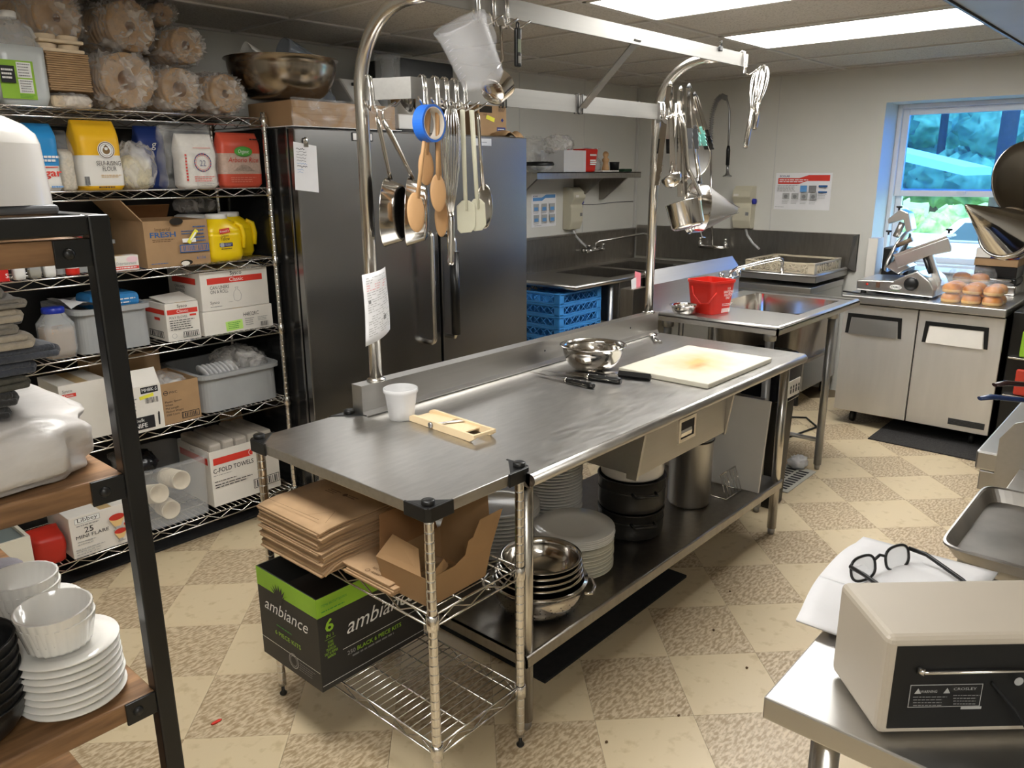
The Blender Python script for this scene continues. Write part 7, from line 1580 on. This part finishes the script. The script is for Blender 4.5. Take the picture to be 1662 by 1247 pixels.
# pans and conical strainer hanging over the range
t = thing('hanging_rail', (2.9, .47, 1.70), 'dark steel rail under the hood with hanging pans', 'rail')
b = MB(); b.rod((3.02, .44, 1.74), (3.85, .44, 1.74), .010, 10); b.build('rail', GALV, t)
for x in (3.25, 3.8): b = MB(); b.rod((x, .44, 1.74), (x, .44, 1.998), .006, 8); b.build('drop_rod', GALV, t)
t = thing('frying_pan', (2.82, .47, 1.44), 'large steel frying pan hanging by the window side of the range', 'pan')
m = frame((2.78, .455, 1.565), (.55, -.35, .75), V((-.55, -.62, .25)))
b = MB(); b.lathe([(0, 0), (.075, 0), (.085, .008), (.115, .038), (.117, .038), (.114, .041), (.083, .012), (0, .004)], 44, m=m); b.build('pan_body', mat('worn_pan_steel', (.40, .37, .33), .28, 1, .1), t)
b = MB(); b.tube([m @ V((.11, 0, .035)), m @ V((.15, .0, .05)), V((3.04, .42, 1.735))], [.010, .009, .009], 8); b.build('handle', POLISH, t)
t = thing('conical_strainer', (2.75, .5, 1.40), 'perforated conical strainer hanging under the frying pan', 'strainer')
ap, bs = V((2.30, .49, 1.518)), V((2.585, .44, 1.435)); ax = (ap-bs).normalized(); L = (ap-bs).length; m = frame(bs, ax.cross(V((0, 1, 0))), ax)
b = MB(); b.lathe([(.068, 0), (.036, L*.5), (.004, L), (0, L)], 40, m=m); b.build('cone', POLISH, t); b = MB(); b.lathe([(.067, -.03), (.072, -.03), (.072, .004), (.068, .004)], 40, m=m); b.build('rim_band', POLISH, t)
b = MB(); b.tube([m @ V((.070, 0, -.01)), (2.85, .43, 1.56), (3.06, .43, 1.735)], [.008, .007, .006], 8); b.build('handle', POLISH, t)
t = thing('saucepan', (2.98, .44, 1.30), 'steel saucepan hanging beside the conical strainer', 'pan'); m = frame((3.10, .40, 1.42), (0, 0, 1), V((-.75, -.5, -.1))); b = MB(); b.lathe([(0, 0), (.08, 0), (.085, .006), (.085, .09), (.087, .092), (.082, .092), (.081, .008), (0, .004)], 36, m=m); b.build('pan_body', POLISH, t); b = MB(); b.tube([m @ V((.08, 0, .07)), (3.10, .43, 1.62), (3.12, .44, 1.735)], [.008, .007, .006], 8); b.build('handle', POLISH, t)
# enamel pans on the range with handles towards the room
for (x, y, dx, mt, l) in ((2.70, .10, -.10, NAVY, 'navy-handled pan on the range'), (2.93, .10, -.12, mat('dark_brown_enamel', (.03, .012, .012), .25, coat=.3), 'dark brown-handled pan on the range behind the navy one')):
    t = thing('skillet', (x, y, .886), l, 'pan'); MB().lathe([(0, 0), (.085, 0), (.105, .045), (.107, .046), (.100, .046), (.082, .005), (0, .004)], 36, (x, y, .886)).build('pan_body', mt, t)
    b = MB(); b.tube([(x-.02, y+.10, .92), (x+dx*.5, y+.19, .955), (x+dx*1.3, y+.31, .965), (x+dx*1.6, y+.335, .962)], [.009, .012, .014, .010], 10, flat=.55); b.build('handle', mt, t)
# shelf glimpsed beyond the undercounter refrigerator
t = thing('glass_door_cooler', (5.5, .55, 0), 'dark display cooler with bright packages beside the undercounter refrigerator', 'cooler'); MB().box(5.15, 5.86, .30, .78, .05, .83, .005).build('cabinet', BLACKM, t)
for k, (z0, mt) in enumerate(((.58, LIME), (.36, ORANGE))): MB().box(5.125, 5.149, .34, .72, z0, z0+.15, .01).build('package', mt, t); MB().box(5.12, 5.149, .31, .77, z0-.014, z0-.004, .002).build('shelf_edge', CHROME, t)
# ================================================================ foreground: left shelf unit
z = LT+.0006
t = thing('white_appliance', (.20, 1.30, z), 'glossy white countertop appliance with rounded top on the shelf unit', 'appliance')
b = MB(); b.grid(lambda u, v: V((.22+(.194-.004*v)*math.copysign(abs(math.cos(6.2832*u))**.5, math.cos(6.2832*u))*(1-.0*v), 1.28+(.13-.004*v)*math.copysign(abs(math.sin(6.2832*u))**.5, math.sin(6.2832*u)), z+.012+.078*v)), 48, 8, cu=True)
b.grid(lambda u, v: V((.22+(.190)*max(0, math.cos(v*1.5707))**.6*math.copysign(abs(math.cos(6.2832*u))**.5, math.cos(6.2832*u)), 1.28+.126*max(0, math.cos(v*1.5707))**.6*math.copysign(abs(math.sin(6.2832*u))**.5, math.sin(6.2832*u)), z+.090+.050*math.sin(v*1.5708))), 48, 7, cu=True); b.build('shell', WHITEE, t)
MB().box(.04, .40, 1.16, 1.40, z, z+.012, .004).build('base', GREYS, t)
# towels on the middle shelf, resting on a full plastic bag
z = LZ[1]+.0008
t = thing('linen_bag', (.18, 1.32, z), 'large shiny white plastic bag of linens under the towels', 'bag')
b = MB(); b.blob((.185, 1.335, z+.047), (.222, .225, .052), .42, .10, 7, 71, 26, flatb=True); b.build('bag_skin', BAGW, t)
b = MB(); b.blob((.18, 1.335, z+.044), (.205, .21, .045), .42, .03, 7, 72, 18, flatb=True); b.build('folded_linen', PAPER, t)
def towel(x0, x1, y0, y1, z0, h, mt, label, seed):
    b = MB(); rr = random.Random(seed*7+1); m = MX.Translation(((x0+x1)/2, (y0+y1)/2, z0)) @ rotz(rr.uniform(-.05, .05)); hx, hy = (x1-x0)/2, (y1-y0)/2
    b.box(-hx, hx, -hy, hy, 0, h*.52, h*.24, m=m, seg=3); b.box(-hx, hx-.004, -hy+.003, hy, h*.50, h, h*.23, m=m, seg=3)
    b.tube([m @ V((hx-h*.30, -hy+h*.3+(2*hy-h*.6)*q/8, h*.5+h*.03*math.sin(q*2+seed))) for q in range(9)], h*.46, 8)
    bmesh.ops.subdivide_edges(b.bm, edges=b.bm.edges[:], cuts=2, use_grid_fill=True)
    for v in b.bm.verts: v.co += V((.003, .004, h*.10))*NZ.noise(v.co*24+V((seed, 0, 0)))
    for f_ in b.bm.faces: f_.smooth = True
    b.solo('folded_towel', mt, label, 'towel', 'folded towels on the shelf unit')
zt_ = z+.1005
cols = [(TOWELK, .302, .019, 'charcoal folded towel lying directly on the white bag'), (TOWELK, .312, .020, 'charcoal folded towel second from the white bag'), (mat('olive_grey_towel', srgb(84, 82, 74), .95, 0, .2, 60, .9, 260), .322, .019, 'olive grey folded towel above the charcoal ones'), (TOWELN, .335, .022, 'dark slate towel under the wide slate towel'), (TOWELN, .368, .020, 'wide slate towel jutting out of the stack'), (TOWELC, .340, .022, 'thick cream folded towel above the slate ones'), (TOWELG, .328, .016, 'thin grey folded towel above the thick cream one'), (TOWELC, .332, .022, 'cream folded towel near the top of the pile'), (TOWELG, .340, .013, 'thin grey towel with a corner sticking out'), (TOWELG, .315, .021, 'rolled grey towel crowning the pile')]
zz = zt_
for k, (mt, x1, h, l) in enumerate(cols): towel(.06, x1, 1.15-.004*(k % 3), 1.38, zz, h*.86, mt, l, k); zz += h*.86+.0008
zz = zt_+.032
for k, (mt, h, x1, l) in enumerate(((TOWELN, .026, .375, 'dark slate towel bundle on the white bag beside the pile'), (TOWELN, .022, .385, 'slate towel hanging over behind the grey pile'), (TOWELN, .020, .400, 'slate towel second from the top of the back pile'), (TOWELN, .022, .382, 'slate towel on the back pile next to the blue-lidded jar'))): towel(.16, x1, 1.39, 1.52, zz, h, mt, l, k+40); zz += h+.0008
# dishes on the lower shelf
z = LZ[2]+.0008
sp = plate_mesh(.074, CHINA, h=.014)
stack(sp, 'side_plate', .325, 1.185, z, 8, .0118, 'small white plate in the stack under the fluted ramekins', 'small white plate directly under the fluted ramekins', 'small white plates on the shelf unit', seed=7)
def ramekin_mesh():
    b = MB(); r = .052; b.lathe([(0, 0), (r*.80, 0), (r*.83, .004), (r, .044)], 72, flute=.022, fa=24); b.lathe([(r, .044), (r*.965, .0455), (r*.93, .044), (r*.77, .006), (0, .005)], 72, flute=.006, fa=24)
    o = b.build('ramekin', CHINA); me = o.data; bpy.data.objects.remove(o); return me
rm = ramekin_mesh()
def place(me, name, loc, rot, label, cat, group):
    o = bpy.data.objects.new(name, me); COL.objects.link(o); o.location = loc; o.rotation_euler = rot; return tag(o, label, cat, group)
pt = z+8*.0118+.004
place(rm, 'fluted_ramekin', (.318, 1.183, pt), (0, 0, 0), 'white fluted ramekin resting on the small plates', 'bowl', 'fluted ramekins'); place(rm, 'fluted_ramekin', (.316, 1.181, pt+.017), (.02, -.02, .1), 'white fluted ramekin nested in the one on the small plates', 'bowl', 'fluted ramekins')
stack(sp, 'side_plate', .335, 1.355, z, 7, .0118, 'small white plate in the rear stack behind the ramekins', 'uppermost small white plate of the rear stack', 'small white plates in the rear stack', seed=8)
place(rm, 'fluted_ramekin', (.325, 1.345, z+7*.0118+.004), (0, 0, .3), 'white fluted ramekin on the rear plate stack', 'bowl', 'fluted ramekins'); place(rm, 'fluted_ramekin', (.322, 1.342, z+7*.0118+.021), (.0, .02, .5), 'white fluted ramekin nested on the rear plate stack', 'bowl', 'fluted ramekins')
for k in range(7): bowl('black_bowl', 'glossy black bowl nested in the stack on the shelf unit' if k < 6 else 'uppermost glossy black bowl of the nested stack', (.195, 1.195, z+.0+k*.0155), .072, .055, mt=BLACK, base=.45, lipw=.002, group='black bowls on the shelf unit')
b = MB(); b.blob((.30, 1.56, z+.035), (.10, .10, .036), .6, .08, 5, 81, 16, flatb=True); b.solo('grey_felt_cloth', FELT, 'folded grey felt cloth behind the ramekins', 'cloth')
b = MB(); b.lathe([(0, 0), (.05, 0), (.085, .03), (.087, .032), (.048, .004), (0, .003)], 32, (.33, 1.20, LZ[3]+.001)); b.solo('serving_dish', CHINA, 'white dish on the shelf below the plates', 'dish')
# ================================================================ foreground table
z = TZ+.0006
t = thing('table_radio', (1.10, .20, z), 'beige rounded table radio seen from its black back panel', 'radio')
o = V((.970, .224, z+.004)); rx = V((.68, -.733, 0)).normalized(); dy = V((.733, .68, 0)).normalized(); m = MX(((rx.x, dy.x, 0, o.x), (rx.y, dy.y, 0, o.y), (0, 0, 1, o.z), (0, 0, 0, 1)))
RB = mat('beige_radio_plastic', srgb(184, 174, 158), .45, 0, .02)
b = MB(); b.box(0, .31, 0, .145, 0, .146, .010, m=m, seg=3); b.build('cabinet', RB, t)
b = MB(); b.box(.012, .298, -.0015, .001, .012, .134, m=m); bk = b.build('back_panel', mat('radio_back_black', (.006, .006, .006), .5), t)
b = MB(); p = [m @ V(q) for q in ((.045, -.006, .098), (.28, -.006, .098))]; b.rod(p[0], p[1], .0022, 8); b.rod(m @ V((.042, -.002, .1)), m @ V((.048, -.008, .1)), .005, 8); b.build('antenna', CHROME, t)
pr = Print(bk, m @ V((0, -.0016, 0)), rx, (0, 0, 1), .0006); x0, y0 = .035, .044
pr.rect(x0, x0+.095, y0, y0+.034, INKLG); pr.rect(x0+.001, x0+.094, y0+.001, y0+.033, mat('label_black', (.01, .01, .01), .5)); pr.text('CROSLEY', x0+.072, y0+.025, .004, INKLG, w=.03, align='CENTER'); pr.text('WARNING', x0+.025, y0+.022, .004, INKLG, w=.022, align='CENTER')
for q in (.006, .044): pr.poly([(x0+q, y0+.021), (x0+q+.009, y0+.021), (x0+q+.0045, y0+.029)], INKLG)
pr.lines(x0+.005, x0+.05, y0+.004, y0+.018, 4, INKG); pr.lines(x0+.055, x0+.09, y0+.008, y0+.022, 4, INKG); pr.rect(x0+.065, x0+.092, y0+.002, y0+.006, INKLG); pr.disc(.17, .086, .006, INKLG); pr.done('label_print')
b = MB(); b.tube([m @ V(q) for q in ((.14, -.003, .08), (.165, -.02, .05), (.19, -.03, .01), (.22, -.06, .0), (.30, -.12, -.002))], .0022, 6); b.build('power_cord', RUBBER, t)
for a in ((.03, .02), (.28, .02), (.03, .125), (.28, .125)): MB().lathe([(0, 0), (.008, 0), (.008, .004), (0, .004)], 10, m @ V((*a, -.004))).build('foot', BLACK, t)
# notebook, open, overhanging the table edge
t = thing('notebook', (1.34, .33, z), 'open lined notebook with handwritten column on the work table', 'notebook')
sx = V((.105, .022, 0))/.1073; A = V((1.165, .345, z)); 
def page(x0, x1, y0, y1, hgt, flip):
    def f(u, v):
        q = u if not flip else 1-u; bulge = hgt*math.sin(min(1, q*1.25)*math.pi*.8)
        return V((x0[0]+(x1[0]-x0[0])*u+(y1[0]-x0[0])*v, x0[1]+(x1[1]-x0[1])*u+(y1[1]-x0[1])*v, z+.004+bulge))
    return f
c00, c10, c01 = V((1.158, .409, 0)), V((1.335, .438, 0)), V((1.163, .20, 0))          # left page: left edge, spine, towards the camera side
L1 = page(c00, c10, None, c01, .010, True)
d00, d10, d01 = V((1.335, .438, 0)), V((1.535, .426, 0)), V((1.345, .205, 0))
L2 = page(d00, d10, None, d01, .014, False)
for f, nm in ((L1, 'left_page'), (L2, 'right_page')):
    b = MB(); b.grid(f, 16, 10); o_ = b.build(nm, PAPER, t); o_.modifiers.new('s', 'SOLIDIFY').thickness = .004
b = MB()
LB = mat('faint_blue_rule', srgb(196, 206, 226), .8)
for k in range(17):
    u = .05+k*.055
    for f in (L1, L2):
        pts = [f(u, v/8)+V((0, 0, .0012)) for v in range(9)]; 
        for p, q in zip(pts, pts[1:]): b.poly([p, p+V((.0009, 0, 0)), q+V((.0009, 0, 0)), q])
o_ = b.build('ruled_line', LB, t); o_['kind'] = 'stuff'
b = MB(); rr = random.Random(3)
for k in range(16):
    u = .36+.035*k; 
    for j in range(3):
        p = L2(u+rr.uniform(0, .012), .16+.03*j+rr.uniform(-.01, .01))+V((0, 0, .0016)); q = L2(u+rr.uniform(.012, .026), .18+.03*j+rr.uniform(-.01, .01))+V((0, 0, .0016)); e = V((0, .0012, 0)); b.poly([p-e, q-e, q+e, p+e])
o_ = b.build('handwriting', mat('violet_ink', srgb(150, 145, 180), .8), t); o_['kind'] = 'stuff'
# glasses
t = thing('eyeglasses', (1.43, .34, z+.02), 'black-rimmed eyeglasses lying on the open notebook', 'glasses')
cL, cR = V((1.362, .372, z+.036)), V((1.442, .338, z+.037)); ux = (cR-cL).normalized(); uz = V((.25, .25, .93)).normalized()
for c in (cL, cR):
    b = MB(); b.tube([c+ux*math.copysign(abs(math.cos(a))**.75, math.cos(a))*.030+uz*math.copysign(abs(math.sin(a))**.75, math.sin(a))*.021 for a in [2*math.pi*i/28 for i in range(28)]], .0026, 8, closed=True); r_ = b.build('rim', BLACK, t)
    b = MB(); b.poly([c+ux*math.copysign(abs(math.cos(a))**.75, math.cos(a))*.0285+uz*math.copysign(abs(math.sin(a))**.75, math.sin(a))*.0195 for a in [2*math.pi*i/28 for i in range(28)]]); l_ = b.build('lens', CLEARP, r_); l_.modifiers.new('s', 'SOLIDIFY').thickness = .0015
b = MB(); b.tube([cL+ux*.028+uz*.008, (cL+cR)/2+uz*.014, cR-ux*.028+uz*.008], .0028, 8); b.build('bridge', BLACK, t)
for c, s_ in ((cL, -1), (cR, 1)):
    p = c+ux*.032*s_+uz*.010; b = MB(); b.tube([p, p+V((-.01, -.03, .0))+ux*.004*s_, p+V((-.045, -.10, -.010)), p+V((-.065, -.135, -.022))], [.0028, .003, .003, .002], 8, flat=1.5); b.build('temple', BLACK, t)
# sheet pan
t = thing('sheet_pan', (1.78, .12, z), 'worn aluminium sheet pan on the equipment stand past the notebook', 'pan')
PX_ = (1.565, 1.965, -.17, .300); b = MB(); hh = .028
def sp_(k, zz, n=40, e=.16):
    cx, cy, hx, hy = (PX_[0]+PX_[1])/2, (PX_[2]+PX_[3])/2, (PX_[1]-PX_[0])/2, (PX_[3]-PX_[2])/2
    return [V((cx+math.copysign(abs(math.cos(a))**e, math.cos(a))*(hx-k), cy+math.copysign(abs(math.sin(a))**e, math.sin(a))*(hy-k), z+zz)) for a in [2*math.pi*(i+.5)/n for i in range(n)]]
rings = [sp_(.018, 0), sp_(.004, hh-.004), sp_(0, hh-.002), sp_(.0, hh+.002), sp_(.004, hh+.003), sp_(.007, hh), sp_(.020, .0022)]
vs = [[b.bm.verts.new(p) for p in r_] for r_ in rings]
for a, c in zip(vs, vs[1:]):
    for i in range(40): b.bm.faces.new((a[i], a[(i+1) % 40], c[(i+1) % 40], c[i]))
b.bm.faces.new(vs[0][::-1]); b.bm.faces.new(vs[-1]); b.build('pan_body', ALU, t)
# crumbs on the floor
rr = random.Random(8)
for k, (x, y, l) in enumerate(((1.52, 2.2, 0), (2.35, 1.12, 0), (2.22, .93, 0), (1.62, 1.08, 0), (1.86, .98, 0), (2.64, 1.2, 0))):
    b = MB(); b.blob((x, y, .003), (.005, .004, .003), 1, .4, 5, k, 6, flatb=True); b.solo('floor_crumb', INKBR, 'small dark crumb dropped on the floor tiles', 'crumb', 'crumbs on the floor')
b = MB(); b.blob((.915, 2.02, .003), (.016, .006, .0025), .8, .3, 5, 9, 8, flatb=True); b.solo('red_scrap', INKR, 'small dark red scrap on the floor near the cart', 'scrap')
